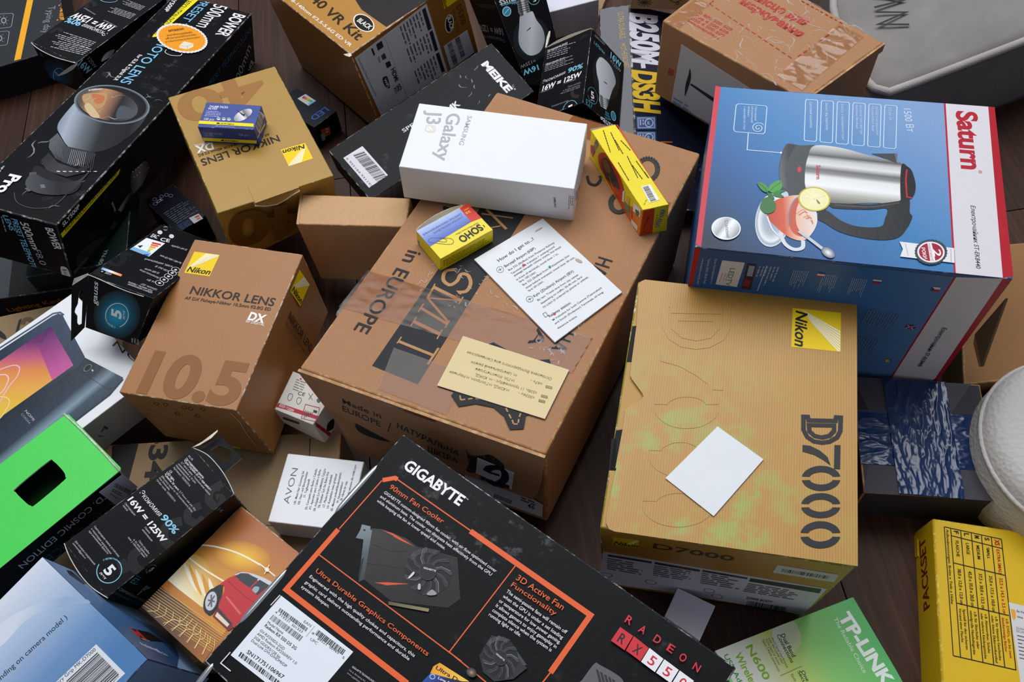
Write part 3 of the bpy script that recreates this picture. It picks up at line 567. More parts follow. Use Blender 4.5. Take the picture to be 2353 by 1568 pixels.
D7_EMB=[('s', [(23.3, 21.3), (29.1, 20.5), (30.6, 25.8), (65.5, 21.9), (66.1, 16.3), (71.9, 15.9), (72.6, 36), (68.9, 46), (59.9, 53.3), (50.5, 56.1), (39.9, 55.7), (30.8, 50.5), (25.1, 40.6)], 5.5), ('s', [(31.7, 32.7), (64, 29.1), (64.5, 37.1), (59.3, 45.1), (49.9, 48.6), (40.2, 47.7), (33, 41.8)], 5.5), ('p', [(63.9, 57.9), (71.5, 57.2), (73.1, 91.4), (65.7, 91.8)]), ('p', [(23.8, 63.5), (33.5, 63.2), (46, 68.2), (56.6, 76.6), (61.2, 87.7), (51.8, 81.4), (39.4, 75.5), (24.7, 73)]), ('p', [(71.2, 108.8), (70.4, 111.7), (69, 114.6), (67.1, 117.2), (64.6, 119.7), (61.6, 121.9), (58.3, 123.8), (54.7, 125.2), (50.9, 126.2), (47, 126.8), (43.2, 126.9), (39.4, 126.6), (35.8, 125.7), (32.6, 124.4), (29.8, 122.7), (27.4, 120.7), (25.6, 118.3), (24.4, 115.7), (33.6, 113.9), (34.7, 115.2), (36.1, 116.3), (37.8, 117.1), (39.9, 117.8), (42.1, 118.2), (44.5, 118.3), (47, 118.2), (49.5, 117.9), (52, 117.2), (54.3, 116.4), (56.5, 115.4), (58.3, 114.1), (59.9, 112.8), (61.1, 111.3), (61.9, 109.8)]), ('p', [(70.8, 103.3), (69.7, 100.6), (67.9, 98.2), (65.6, 96), (62.8, 94.3), (59.6, 92.9), (56, 92), (52.1, 91.6), (48.2, 91.7), (44.2, 92.2), (40.3, 93.3), (36.6, 94.8), (33.2, 96.7), (30.2, 99), (27.7, 101.5), (25.8, 104.3), (24.5, 107.2), (23.8, 110.1), (33.2, 109.1), (34, 107.6), (35.2, 106.1), (36.7, 104.7), (38.6, 103.5), (40.8, 102.4), (43.1, 101.6), (45.6, 100.9), (48.2, 100.6), (50.7, 100.5), (53.1, 100.6), (55.4, 101.1), (57.4, 101.7), (59.2, 102.6), (60.6, 103.7), (61.6, 105)]), ('p', [(68.7, 146.8), (68, 149.9), (66.7, 152.8), (64.8, 155.6), (62.4, 158.1), (59.6, 160.4), (56.5, 162.2), (53, 163.7), (49.4, 164.8), (45.7, 165.3), (41.9, 165.4), (38.3, 165), (34.9, 164.1), (31.8, 162.8), (29, 161), (26.7, 158.8), (25, 156.3), (23.8, 153.6), (32.7, 151.9), (33.7, 153.2), (35, 154.3), (36.7, 155.2), (38.7, 155.9), (40.9, 156.4), (43.2, 156.5), (45.6, 156.4), (48, 156.1), (50.3, 155.5), (52.6, 154.6), (54.6, 153.5), (56.4, 152.3), (57.9, 150.9), (59, 149.4), (59.8, 147.8)]), ('p', [(68.3, 141.1), (67.2, 138.3), (65.5, 135.8), (63.2, 133.5), (60.5, 131.7), (57.4, 130.2), (53.9, 129.3), (50.2, 128.8), (46.4, 128.9), (42.6, 129.4), (38.8, 130.5), (35.3, 132), (32.1, 134), (29.2, 136.3), (26.9, 139), (25, 141.8), (23.8, 144.8), (23.2, 147.9), (32.2, 146.9), (32.9, 145.3), (34.1, 143.8), (35.5, 142.4), (37.3, 141.1), (39.4, 140), (41.7, 139.1), (44, 138.5), (46.5, 138.1), (48.9, 138), (51.3, 138.2), (53.4, 138.7), (55.4, 139.4), (57.1, 140.3), (58.4, 141.5), (59.4, 142.8)]), ('p', [(72.8, 184.5), (72, 187.3), (70.5, 190), (68.4, 192.6), (65.8, 195), (62.7, 197.2), (59.2, 199), (55.4, 200.5), (51.4, 201.6), (47.3, 202.2), (43.2, 202.4), (39.2, 202.1), (35.4, 201.4), (32, 200.3), (29, 198.7), (26.5, 196.8), (24.6, 194.6), (23.4, 192.1), (33.2, 190.3), (34.3, 191.4), (35.7, 192.4), (37.6, 193.2), (39.7, 193.8), (42.1, 194.1), (44.7, 194.2), (47.3, 194), (50, 193.6), (52.6, 193), (55, 192.1), (57.3, 191.1), (59.3, 189.9), (60.9, 188.5), (62.2, 187.1), (63, 185.6)]), ('p', [(72.5, 179.2), (71.3, 176.7), (69.5, 174.4), (67, 172.5), (64.1, 170.8), (60.6, 169.6), (56.9, 168.9), (52.8, 168.6), (48.6, 168.7), (44.4, 169.4), (40.3, 170.5), (36.4, 172), (32.8, 173.9), (29.6, 176.1), (27, 178.6), (24.9, 181.3), (23.5, 184.1), (22.8, 186.9), (32.7, 185.7), (33.6, 184.2), (34.8, 182.8), (36.5, 181.5), (38.5, 180.2), (40.8, 179.2), (43.2, 178.3), (45.9, 177.6), (48.6, 177.2), (51.2, 177.1), (53.8, 177.1), (56.2, 177.5), (58.3, 178.1), (60.2, 178.9), (61.6, 179.9), (62.7, 181.1)])]
N40_TAB=[(35, 151.3), (75.2, 151), (76.5, 173.4), (35.1, 174.6)]
N40_LIP=[(33.2, 2.8), (42.5, 7.6), (52.5, 9.7), (61.4, 7.2), (67.2, 4.7), (75.5, 2.2)]
TAPE_Q=[[(-3.3, 33), (107.9, 29.6), (109.8, 80.1), (-7.2, 82.5)], [(25.7, -1.4), (77.4, -2.9), (79.3, 108.7), (28.5, 109.3)]]
GREEN_WIN=[(70.6, 43.6), (70, 30), (72.2, 27), (100.3, 26), (103.4, 28.8), (103.7, 42), (102.2, 47.4), (99.1, 49.3), (74.6, 50.2), (71.6, 48.1)]
NOVA_FILM=[(-0.3, 2.4), (113.9, 1.6), (109.7, 167.9), (5.7, 159.3)]
SMIT_TAPE=[[(14, 261.5), (244.4, 240.9), (233.4, 279.8), (13.9, 306.5)], [(78.3, 322.1), (144.3, 318.1), (148.1, 358.7), (88.3, 361.6)], [(86.3, -6.3), (121.6, -6.1), (125.6, 28.6), (85.4, 26.6)], [(200.3, 74.8), (223.1, 73.1), (224, 102.6), (199.2, 102.6)]]
SMIT_FLAP=[(0.2, 0.3), (211.1, 0.4), (207.5, 42.4), (204.3, 62.5), (199.7, 72.4), (140.4, 71.4), (76.3, 62), (15.7, 42)]
SMIT_FTAPE=[(85.7, -18.1), (129.8, -19.8), (121.9, 4), (71.9, 4.5)]
GIGA_SEALS=[(0.9, 30.5), (0.4, 77.1), (1.4, 128), (1.2, 175), (6.2, 203.8), (7.8, 225.1)]
# the gold camera box: lid with locking notch, slots at its left edge, raised numerals
t, fr, o, C = on('d7000')
dn = fr.n*-.0024
hexa('carton_body', [c+dn if i < 4 else c for i, c in enumerate(C)], ['amber_card', 'worn_gold', 'gold_plain'], t, .0014, {'T': 2}, o)
slab('lid_panel', t, fr, D7_LID, -2.0, 0, ['gold_ribbed', 'worn_gold'], o)
for q in D7_SLOT: slab('slot_shade', t, fr, q, -2.3, -2.1, ['black_matte'], o)  # flat black sheets paint the shaded depth of the slots
for k in D7_EMB:
    if k[0] == 'p': slab('embossed_numeral', t, fr, k[1], .02, .28, ['gold_ribbed'], o)
    else:
        V = []; Fc = []
        for q in strip(k[1], k[2], True):
            b = len(V); V += [fr.p(x, y, .28) for x, y in q]+[fr.p(x, y, .02) for x, y in q]
            Fc += [(b, b+1, b+2, b+3), (b, b+4, b+5, b+1), (b+2, b+6, b+7, b+3)]
        e = mesh('embossed_numeral', V, Fc, 'gold_ribbed', t, org=o)
# the big shipping box: hanging front flap, tape
t, fr, o, C = on('smit', 'F')
ff = slab('front_flap', t, fr, SMIT_FLAP, .4, 3.0, ['kraft_brown', 'worn_kraft'], o)
wrinkled('smit', 'T', 'packing_tape', SMIT_TAPE[0], .35, .25, 9, 'tape_clear', 90, 20, (.5, 1), 3)
wrinkled('smit', 'T', 'packing_tape', SMIT_TAPE[1], .5, .12, 14, 'tape_clear', 40, 24, (1, .5), 5)
wrinkled('smit', 'T', 'packing_tape', SMIT_TAPE[2], .35, .2, 8, 'tape_clear', 30, 14, (1, 1), 8)
wrinkled('smit', 'T', 'packing_tape', SMIT_TAPE[3], .35, .2, 8, 'tape_clear', 20, 16, (1, 1), 11)
wrinkled('smit', 'F', 'packing_tape', SMIT_FTAPE, 3.2, .25, 8, 'tape_clear', 40, 14, (1, .6), 14)
# the parcel: wrapped in clear film, a lid rim along its right side
t, fr, o, C = on('nova'); rd = random.Random(5)
def creases(name, key, face, n, x0, x1, y0, y1, ang, spread, lmin, lmax, seed, z=.2):
    """sharp little folds as in clear film, their glint painted in translucent white"""
    t, C, o = BOX[key]; fr = Frame(C, FID[face]); rd = random.Random(seed); V = []; Fc = []
    for _ in range(n):
        x, y = rd.uniform(x0, x1), rd.uniform(y0, y1); a = ang+rd.gauss(0, spread); L_ = rd.uniform(lmin, lmax); w_ = rd.uniform(.25, .8); b = len(V); m_ = 7
        for i in range(m_):
            k = i/(m_-1); s = math.sin(math.pi*k)**.7; a2 = a+.5*math.sin(3*k+x); px, py = x+math.cos(a2)*L_*k, y+math.sin(a2)*L_*k
            px = min(max(px, x0), x1); py = min(max(py, y0), y1); nx, ny = -math.sin(a2)*w_*s, math.cos(a2)*w_*s
            V += [fr.p(px+nx, py+ny, z), fr.p(px, py, z+.75*s*w_), fr.p(px-nx, py-ny, z)]
        for i in range(m_-1):
            for q in (0, 1): Fc.append((b+3*i+q, b+3*i+q+1, b+3*i+q+4, b+3*i+q+3))
    c = mesh(name, V, Fc, 'glint_crease', t, org=o); c['kind'] = 'stuff'; return c
nw, nh = (C[1]-C[0]).length*1000, (C[3]-C[0]).length*1000
creases('glint_crease', 'nova', 'T', 70, 2, nw-4, 4, nh-14, 1.2, .7, 5, 24, 3)
creases('glint_crease', 'nova', 'T', 40, 2, nw-4, nh*.45, nh-10, .2, .5, 4, 16, 6)
wrinkled('nova', 'T', 'clear_film', [(nw*.1, nh*.78), (nw*.9, nh*.78), (nw*.9, nh*.95), (nw*.1, nh*.95)], .3, .8, 16, 'tape_parcel', 60, 16, (1, .5), 21)
wrinkled('nova', 'T', 'clear_film', [(1, nh*.02), (nw*.4, nh*.02), (nw*.4, nh*.12), (1, nh*.12)], .3, .8, 16, 'tape_parcel', 40, 16, (1, .5), 23)
creases('glint_crease', 'bower', 'T', 12, 150, 235, 6, 86, .9, .7, 5, 22, 9)
creases('glint_crease', 'bower', 'T', 9, 10, 130, 10, 86, .1, .35, 8, 30, 12)
creases('glint_crease', 'smit', 'T', 60, 175, 205, 230, 330, 1.3, .8, 2, 8, 15, .7)
creases('glint_crease', 'smit', 'T', 40, 60, 150, 215, 265, .1, .6, 2, 9, 17, .7)
creases('glint_crease', 'meike', 'T', 14, 150, 200, 8, 70, 2.2, .5, 3, 14, 19, .1)  # same pale glint strips, on a box without film
t, fr, o, C = on('nova', 'F'); w_ = (C[2]-C[3]).length*1000
slab('lid_rim', t, fr, [(0, 0), (w_, 0), (w_, 9), (0, 9)], .1, 2.2, ['kraft_brown', 'worn_kraft'], o)
# the taped box: two crossing strips of blue tape
wrinkled('tape', 'T', 'blue_tape', TAPE_Q[0], .3, .9, 13, 'tape_blue', 120, 60, (.6, 1.2), 31)
wrinkled('tape', 'T', 'blue_tape', TAPE_Q[1], 1.0, 1.2, 11, 'tape_blue', 80, 110, (1.3, .45), 37)
t, fr, o, C = on('tape', 'F')
# gold lens box: locking tab and torn lip
t, fr, o, C = on('n40')
slab('lock_tab', t, fr, N40_TAB, .05, .7, ['gold_card', 'worn_gold'], o)
frf = Frame(C, FID['F'])
top = [frf.p(x, -.2, .2) for x, y in N40_LIP]; bot = [frf.p(x, y, 2.6) for x, y in N40_LIP]
sheet('torn_lip', [top, bot], ['gold_card', 'raw_board'], t, o, False, .0006)
tube('torn_edge', bot, .0006, 'raw_board', t, o, 6)
# phone box with a window in its lid: plates around a hollow
t, fr, o, C = on('green')
W = (C[1]-C[0]).length*1000; H = (C[3]-C[0]).length*1000; D = (C[4]-C[0]).length*1000
slab('lid_panel', t, fr, [(0, 0), (W, 0), (W, H), (0, H)], -1.2, 0, ['green_card', 'raw_board'], o, [catmull(GREEN_WIN, True, 5)])
for f, (a, b) in {'F': (W, D), 'K': (W, D), 'L': (H, D), 'R': (H, D)}.items():
    g2 = Frame(C, FID[f]); slab('side_panel', t, g2, [(0, 0), (a, 0), (a, b), (0, b)], -1.4, 0, [{'F': 'black_satin', 'R': 'green_end'}.get(f, 'green_card')], o)
slab('bottom_panel', t, fr, [(1.5, 1.5), (W-1.5, 1.5), (W-1.5, H-1.5), (1.5, H-1.5)], -D, -D+1.2, ['black_matte'], o)
slab('inner_tray', t, fr, [(8, 8), (W-8, 8), (W-8, H-8), (8, H-8)], -D+1.3, -D+14, ['green_dark'], o)
tube('flap_edge', [fr.p(W-.3, -1, .3), fr.p(W+.6, H*.3, .5), fr.p(W+.6, H*.7, .5), fr.p(W-.3, H+.5, .3)], .0008, 'raw_board', t, o, 6)
slab('flap_rim', t, fr, [(W+.2, 0), (W+2.0, 2), (W+2.0, H-2), (W+.2, H)], -1.6, -.6, ['green_card'], o)
# round seals folded over the edge of the graphics card box
t, fr, o, C = on('giga')
for a, b in zip(GIGA_SEALS[::2], GIGA_SEALS[1::2]):
    g = []
    for i in range(15):
        k = i/14; m = (1-(2*k-1)**4)**.6; x = a[0]+(b[0]-a[0])*k; y = a[1]+(b[1]-a[1])*k
        g.append([fr.p(x+m*2.4*cx, y, z*m if m > .01 else 0) for cx, z in ((.9, .25), (.3, .9), (-.35, .8), (-.8, .1), (-1, -1.2), (-.75, -2.6), (-.2, -3.4))])
    s_ = sheet('seal_sticker', g, ['seal_film'], t, o, True); s_['label'] = 'silvery clear round seal folded over the edge'
# ---------------------------------------------------------------- cloth bag at the top right
EDGE = [(0.3158, 0.8602, 0.1), (0.302, 0.7828, 0.1), (0.3005, 0.7329, 0.1), (0.3095, 0.688, 0.1), (0.3202, 0.6642, 0.1), (0.3333, 0.658, 0.1), (0.3694, 0.6726, 0.1), (0.4215, 0.6949, 0.1), (0.4845, 0.7221, 0.1), (0.5641, 0.7568, 0.1)]
zt = EDGE[0][2]
bag = thing('cloth_bag', 'grey cloth bag with dark hand lettering and a piped seam in the upper right corner', 'bag', (EDGE[5][0]+.1, EDGE[5][1]+.1, 0))
bo = bag.location
def bz(x, y): return .004*mn_.noise(Vector((x*14, y*14, 1)))+.002*mn_.noise(Vector((x*40, y*40, 4)))
Ec = []
for i in range(len(EDGE)-1):
    for k in range(6): Ec.append(Vector(EDGE[i]).lerp(Vector(EDGE[i+1]), k/6))
Ec.append(Vector(EDGE[-1])); cen = Vector((Ec[-1].x+.05, Ec[0].y+.12, zt))
g = []
for e in Ec:
    row = []
    for k in range(15):
        p = e.lerp(cen, k/14); p.z += bz(p.x, p.y)*min(1, k/2)+.012*math.sin(k/14*1.57); row.append(p)
    g.append(row)
top_ = sheet('bag_top', g, ['cloth_grey'], bag, bo, True, .002)
g = []
for e in Ec:
    row = []
    for k in range(9):
        p = Vector((e.x, e.y, zt*(1-k/8))); p += Vector((-.004, -.010, 0))*math.sin(k/8*3.14); p.z = max(p.z, .001); row.append(p)
    g.append(row)
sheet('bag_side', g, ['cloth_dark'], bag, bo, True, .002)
tube('seam_piping', Ec, .0042, 'cloth_piping', bag, bo, 10)
class _F: pass
bf = _F(); bf.o = Vector((0.3425, 0.8216, 0.1)); bf.x = (Vector((0.3395, 0.7413, 0.1))-bf.o).normalized(); bf.y = Vector((0, 0, -1)).cross(bf.x); bf.n = Vector((0, 0, 1))
if bf.y.dot(Vector((0.3731, 0.8244, 0.1))-bf.o) > 0: bf.y = -bf.y
bf.p = lambda x, y, z=0: bf.o+(bf.x*x+bf.y*y+bf.n*z)*.001
al = Art('printed_lettering', bag, bf, 'ink_matte', bo, 7.0)
wtx = (Vector((0.3395, 0.7413, 0.1))-bf.o).length*1000; htx = abs((Vector((0.3731, 0.8244, 0.1))-bf.o).dot(bf.y))*1000
for i, L_ in enumerate(([(0, .7), (.05, .98), (.5, 1), (.75, .7), (.75, 0)], [(0, 1), (.42, 0), (.85, 1)], [(0, 1), (.06, 0), (.8, 1), (.86, 0)])):
    x0 = wtx*(.02+.335*i); al.line([(x0+a*wtx*.29, -htx*(1-b)) for a, b in L_], 3.0, '2a2a2c'); al.mark('t')
ARTS.append(al)
# ---------------------------------------------------------------- white padded round at the right edge
pc = Vector((0.418, 0.2866, 0.09)); pr = 0.0796; ph = pc.z; pc.z = 0
pad = thing('padded_pouf', 'round white padded pouf with a pebbled surface at the right edge', 'pouf', pc)
prof = [(0, ph*1.0), (pr*.45, ph*1.0), (pr*.5, ph*.985), (pr*.55, ph*1.0), (pr*.82, ph*.985), (pr*.93, ph*.93), (pr*.99, ph*.82), (pr*1.02, ph*.6), (pr*1.02, ph*.35), (pr*.98, ph*.12), (pr*.9, 0)]
g = [[pc+Vector((r*math.cos(a), r*math.sin(a), z)) for r, z in prof] for a in (2*math.pi*i/72 for i in range(73))]
sheet('padded_cover', g, ['padded_white'], pad, pc, True)
tube('seam', [pc+Vector((pr*.995*math.cos(a), pr*.995*math.sin(a), ph*.8)) for a in (2*math.pi*i/72 for i in range(73))], .0022, 'padded_white', pad, pc, 6)
# ---------------------------------------------------------------- open brown carton right of the kettle box
K_ = [(0.3794, 0.5026, 0.05), (0.4688, 0.5078, 0.05), (0.4337, 0.3655, 0.05), (0.3491, 0.3576, 0.05), (0.3628, 0.3943, 0.13), (0.3512, 0.3849, 0.09), (0.3501, 0.3786, 0.085), (0.3568, 0.3644, 0.07), (0.359, 0.3647, 0.07)]
ct = thing('open_carton', 'plain brown carton with a hanging flap, between the kettle box and the white pouf', 'box', (K_[0][0], K_[0][1], 0)); co = ct.location
base = [Vector(k) for k in K_[:4]]
hexa('carton_body', base+[Vector((b.x, b.y, 0)) for b in base], ['kraft_dark', 'worn_kraft'], ct, .0015, None, co)
fp = [Vector(k) for k in K_[4:]]; nrm = (fp[1]-fp[0]).cross(fp[2]-fp[0]).normalized()*.0012; n_ = len(fp)
mesh('hanging_flap', [p+nrm for p in fp]+[p-nrm for p in fp], [tuple(range(n_)), tuple(range(2*n_-1, n_-1, -1))]+[(i, (i+1) % n_, (i+1) % n_+n_, i+n_) for i in range(n_)], ['kraft_shade'], ct, org=co)  # darker kraft colour paints the flap's shadow side

# ---------------------------------------------------------------- print and labels, in millimetres on each face
printed('giga','T','ink_satin',[('t','GIGABYTE',18.1,21.1,-0.028,53.62,8.56,'f2f2f2',0.045),
('t','™',71.22,12.82,0.053,2.73,1.27,'f2f2f2'),
('l',[(12.3,37.4),(18.7,30.7),(21.1,30.5)],3.4,'e8602a'),
('l',[(21.1,30.5),(90,29.3)],.9,'e8602a'),
('l',[(90.1,29.6),(192.6,27.8),(192.6,73.5)],3.8,'e8602a'),
('l',[(192.6,73.5),(192.1,82.3)],.9,'e8602a'),
('l',[(12.1,37.9),(11.6,84.1)],.9,'e8602a'),
('l',[(11.3,84.8),(11.2,138.5),(121.3,134.8)],3.8,'e8602a'),
('l',[(12.3,106.7),(141.2,102.7)],.8,'e8602a'),
('l',[(130.9,102.9),(162.5,103.2)],.8,'e8602a'),
('l',[(131.4,30.1),(130.9,102.9)],.8,'e8602a'),
('t','90mm Fan Cooler',20.41,39.35,-0.041,49.85,3.86,'e8602a',0.012),
('t','GIGABYTE custom-designed 90mm fan cooler, with air flow optimized cover',19.83,44.66,-0.019,103.28,2.34,'e6e6e6',0.008),
('t','and aluminum base. The cooler can dissipate heat effectively from the GPU',19.62,48.63,-0.021,102.24,2.33,'e6e6e6',0.008),
('t','while keeping the fan at lower speed and noise.',19.8,52.52,-0.022,63.95,2.32,'e6e6e6',0.008),
('g',[(30.5,70),(37.6,65.8),(55.1,61.1),(66.1,60.7),(94.7,50),(114.8,71.3),(111.7,81),(77.1,100.7),(50.9,100.7)],[(0,'302c2e'),(.5,'232022'),(1,'141214')],(40.8,63.3),(89.7,95.2)),
('l',[(38.4,78.7),(53.7,74.2),(63.4,67.2)],.5,'0c0b0c'),
('l',[(43.8,91.7),(57.4,84.4),(71.3,77.6)],.5,'0c0b0c'),
('l',[(55.7,60.8),(66.4,61),(95.4,51.4)],.5,'0c0b0c'),
('l',[(95.4,58.8),(100,56.4)],.5,'0c0b0c'),
('p',[(38.1,66.3),(45.9,63.6),(64.4,61.8),(56.2,63.9),(48.3,65.1),(46.5,64.9)],'d9542a'),
('p',[(58.8,98),(65.8,92.7),(80.7,83.4),(73.8,88.8),(67.2,94.3)],'d9542a'),
('g',[(23,71.9),(29.1,69.3),(30.9,71.3),(32.1,70.8),(51.6,100.9),(49.6,104.5),(31.6,79.6),(26.2,82),(24.9,75.8)],[(0,'7f8a8e'),(.5,'4f5a5e'),(1,'2c3235')],(23.9,73.5),(52.6,101.4)),
('p',[(40.3,90.8),(40.8,89),(42.5,92.1),(41.8,93.7)],'15181a'),
('p',[(41.9,93.6),(42.4,91.7),(44.2,94.9),(43.4,96.4)],'15181a'),
('p',[(43.6,96.3),(44.1,94.5),(45.8,97.6),(45.1,99.1)],'15181a'),
('p',[(45.2,99),(45.7,97.2),(47.5,100.3),(46.7,101.8)],'15181a'),
('p',[(26.3,73.8),(27.9,73.1),(28.4,74.3),(27,74.8)],'202427'),
('e',(84.4,70.1),(14.8,-8.1),(9.5,13.4),'08080a'),
('s',[(89.5,67.3),(93.9,66.2),(101.2,68.2),(101.7,71.3),(95,68.1),(90.6,68.7)],'2e2b2d'),
('l',[(89.8,67.1),(94.2,66.1),(101.2,68.2)],.3,'55535a'),
('s',[(90.4,70.2),(94.9,71.5),(99.9,76.7),(98.6,79.4),(94.7,73.6),(90.5,71.9)],'3c3a3d'),
('l',[(90.8,70.2),(95.3,71.5),(99.9,76.7)],.3,'8a888c'),
('s',[(89.5,73.1),(92.6,76.3),(93.8,83),(91,84.6),(91.2,77.9),(88.6,74.5)],'262426'),
('l',[(89.8,73.3),(92.9,76.5),(93.8,83)],.3,'55535a'),
('s',[(87,75),(87.7,79.1),(84.7,85.3),(81.3,85.2),(85.5,79.8),(85.3,75.7)],'2e2b2d'),
('l',[(87.1,75.3),(87.8,79.4),(84.7,85.3)],.3,'55535a'),
('s',[(83.6,75.4),(81.8,79.1),(75.4,82.8),(72.4,81.1),(79.4,78.6),(81.8,75.1)],'3c3a3d'),
('l',[(83.6,75.7),(81.7,79.4),(75.4,82.8)],.3,'8a888c'),
('s',[(80.5,74),(76.6,76.2),(68.9,76.1),(67.3,73.3),(74.9,74.7),(79.1,72.9)],'262426'),
('l',[(80.3,74.2),(76.4,76.4),(68.9,76.1)],.3,'55535a'),
('s',[(78.7,71.4),(73.9,71.3),(67.2,67.5),(67.6,64.4),(73.4,69.2),(78.1,69.8)],'2e2b2d'),
('l',[(78.3,71.5),(73.6,71.4),(67.2,67.5)],.3,'55535a'),
('s',[(78.6,68.4),(74.6,66),(71.1,59.6),(73.4,57.2),(75.4,64),(79.1,66.7)],'3c3a3d'),
('l',[(78.3,68.3),(74.3,65.9),(71.1,59.6)],.3,'8a888c'),
('s',[(80.5,65.9),(78.4,61.9),(79.3,55),(82.7,54.2),(80.3,60.7),(81.8,64.7)],'262426'),
('l',[(80.2,65.6),(78.2,61.7),(79.3,55)],.3,'55535a'),
('s',[(83.5,64.7),(84.1,60.5),(89.1,55.3),(92.4,56.3),(86.5,60.5),(85.4,64.4)],'2e2b2d'),
('l',[(83.5,64.4),(84.1,60.2),(89.1,55.3)],.3,'55535a'),
('s',[(86.9,65.2),(89.9,62.1),(97.2,60.3),(99.5,62.7),(92,63.2),(88.7,65.9)],'3c3a3d'),
('l',[(87.1,64.9),(90.1,61.8),(97.2,60.3)],.3,'8a888c'),
('l',[(70.5,70),(66.9,70)],.22,'6f6d72'),
('l',[(70.5,69.3),(66.9,69.2)],.22,'6f6d72'),
('l',[(70.6,68.7),(67,68.3)],.22,'6f6d72'),
('l',[(70.6,68),(67.1,67.4)],.22,'6f6d72'),
('l',[(70.8,67.3),(67.2,66.6)],.22,'6f6d72'),
('l',[(70.9,66.6),(67.4,65.8)],.22,'6f6d72'),
('l',[(71.1,66),(67.6,64.9)],.22,'6f6d72'),
('l',[(71.3,65.3),(67.9,64.1)],.22,'6f6d72'),
('l',[(71.6,64.7),(68.3,63.3)],.22,'6f6d72'),
('l',[(71.9,64.1),(68.7,62.5)],.22,'6f6d72'),
('l',[(72.3,63.5),(69.1,61.8)],.22,'6f6d72'),
('l',[(72.7,62.9),(69.6,61.1)],.22,'6f6d72'),
('l',[(73.1,62.4),(70.2,60.4)],.22,'6f6d72'),
('l',[(73.6,61.8),(70.8,59.7)],.22,'6f6d72'),
('l',[(74.1,61.3),(71.4,59.1)],.22,'6f6d72'),
('l',[(74.6,60.9),(72.1,58.5)],.22,'6f6d72'),
('l',[(75.2,60.4),(72.8,57.9)],.22,'6f6d72'),
('l',[(75.8,60),(73.5,57.4)],.22,'6f6d72'),
('l',[(76.4,59.6),(74.3,56.9)],.22,'6f6d72'),
('l',[(77,59.2),(75.1,56.4)],.22,'6f6d72'),
('l',[(77.7,58.9),(75.9,56)],.22,'6f6d72'),
('l',[(78.4,58.6),(76.8,55.7)],.22,'6f6d72'),
('l',[(79.1,58.4),(77.7,55.3)],.22,'6f6d72'),
('l',[(79.8,58.1),(78.6,55.1)],.22,'6f6d72'),
('l',[(80.5,58),(79.5,54.8)],.22,'6f6d72'),
('l',[(81.2,57.8),(80.4,54.6)],.22,'6f6d72'),
('e',(84.4,70.1),(5.3,-2.9),(3.5,4.9),'1b1719'),
('o',(84.4,70.1),(5.3,-2.9),(3.5,4.9),.4,'3a3538',0,360),
('t','GIGABYTE',80.53,70.28,-0.355,9.31,1.27,'e0e0e0',0.03),
('s',[(76.2,81.4),(76.4,76.3),(77.9,76.8),(77.4,81)],'d6d6d8'),
('s',[(94.1,82.6),(95.2,78),(99.7,78.5),(97.2,81.5)],'9a989c'),
('s',[(84.9,80.8),(86.1,79.9),(88.4,82.5),(87,83.6)],'b8b6ba'),
('g',[(76,102),(101.9,89.2),(103,91.1),(77.4,103.7)],[(0,'5c5438'),(1,'8f845a')],(76.7,102.9),(102.9,90.3)),
('t','Ultra Durable Graphics Components',19.79,117.32,-0.035,101.34,3.19,'e8602a',0.012),
('t','Engineered with the high quality chokes and capacitors, this',19.07,122.72,-0.032,95.3,2.25,'e6e6e6',0.008),
('t','graphic card delivers outstanding performance and durable',19.26,127.42,-0.043,93.66,2.24,'e6e6e6',0.008),
('t','system lifespan.',19.39,131.38,-0.05,25.91,2.23,'e6e6e6',0.008),
('l',[(11,191.7),(10.9,200.6),(20.3,200.1)],.7,'e8e8e8'),
('l',[(11.1,143.9),(10.8,152.9)],.7,'e8e8e8'),
('t','GIGA-BYTE TECHNOLOGY CO., LTD.',84.97,149.25,-0.08,25.28,1.21,'c8c8c8',0.02),
('t','No.6, Baoqiang Rd., Xindian Dist.',84.91,151.93,-0.08,23.89,1.06,'a0a0a0'),
('t','www.gigabyte.com',84.86,154.06,-0.072,14.68,1.05,'a0a0a0'),
('t','3D Active Fan',137.53,38.4,-0.047,38.17,4.28,'e8602a',0.012),
('t','Functionality',137.53,44,-0.043,36.35,3.44,'e8602a',0.012),
('t','The semi-passive fans will remain off',137.5,49.37,-0.03,49.21,2.54,'e6e6e6',0.008),
('t','when the GPU is under a set loading',137.65,53.41,-0.026,48.97,2.52,'e6e6e6',0.008),
('t','or temperature for low power gaming.',137.47,57.45,-0.036,49.71,2.51,'e6e6e6',0.008),
('t','It allows gamers to enjoy gameplay in',137.58,61.25,-0.037,49.2,2.5,'e6e6e6',0.008),
('t','complete silence when the system is',137.62,65.09,-0.043,47.78,2.49,'e6e6e6',0.008),
('t','running light or idle.',137.48,68.82,-0.058,25.79,2.48,'e6e6e6',0.008),
('g',[(147.2,77.8),(156.2,74.5),(179,80.4),(175.9,91.2),(166.8,99.8),(157.4,99.6),(148.8,93)],[(0,'17171a'),(1,'26242a')],(147,83.4),(178,82.2)),
('p',[(157.9,74.3),(161.8,74.2),(177.9,79),(175.7,80.5)],'3a4044'),
('e',(160.9,85.7),(11,-4.9),(7.1,11.3),'08080a'),
('s',[(164.7,84),(168,83.6),(173.5,85.9),(173.8,88.3),(168.8,85.2),(165.5,85.2)],'2e2b2d'),
('l',[(164.9,83.9),(168.2,83.5),(173.5,85.9)],.3,'55535a'),
('s',[(165.4,86.4),(168.7,87.8),(172.5,92.3),(171.4,94.3),(168.6,89.4),(165.4,87.7)],'3c3a3d'),
('l',[(165.6,86.4),(169,87.9),(172.5,92.3)],.3,'8a888c'),
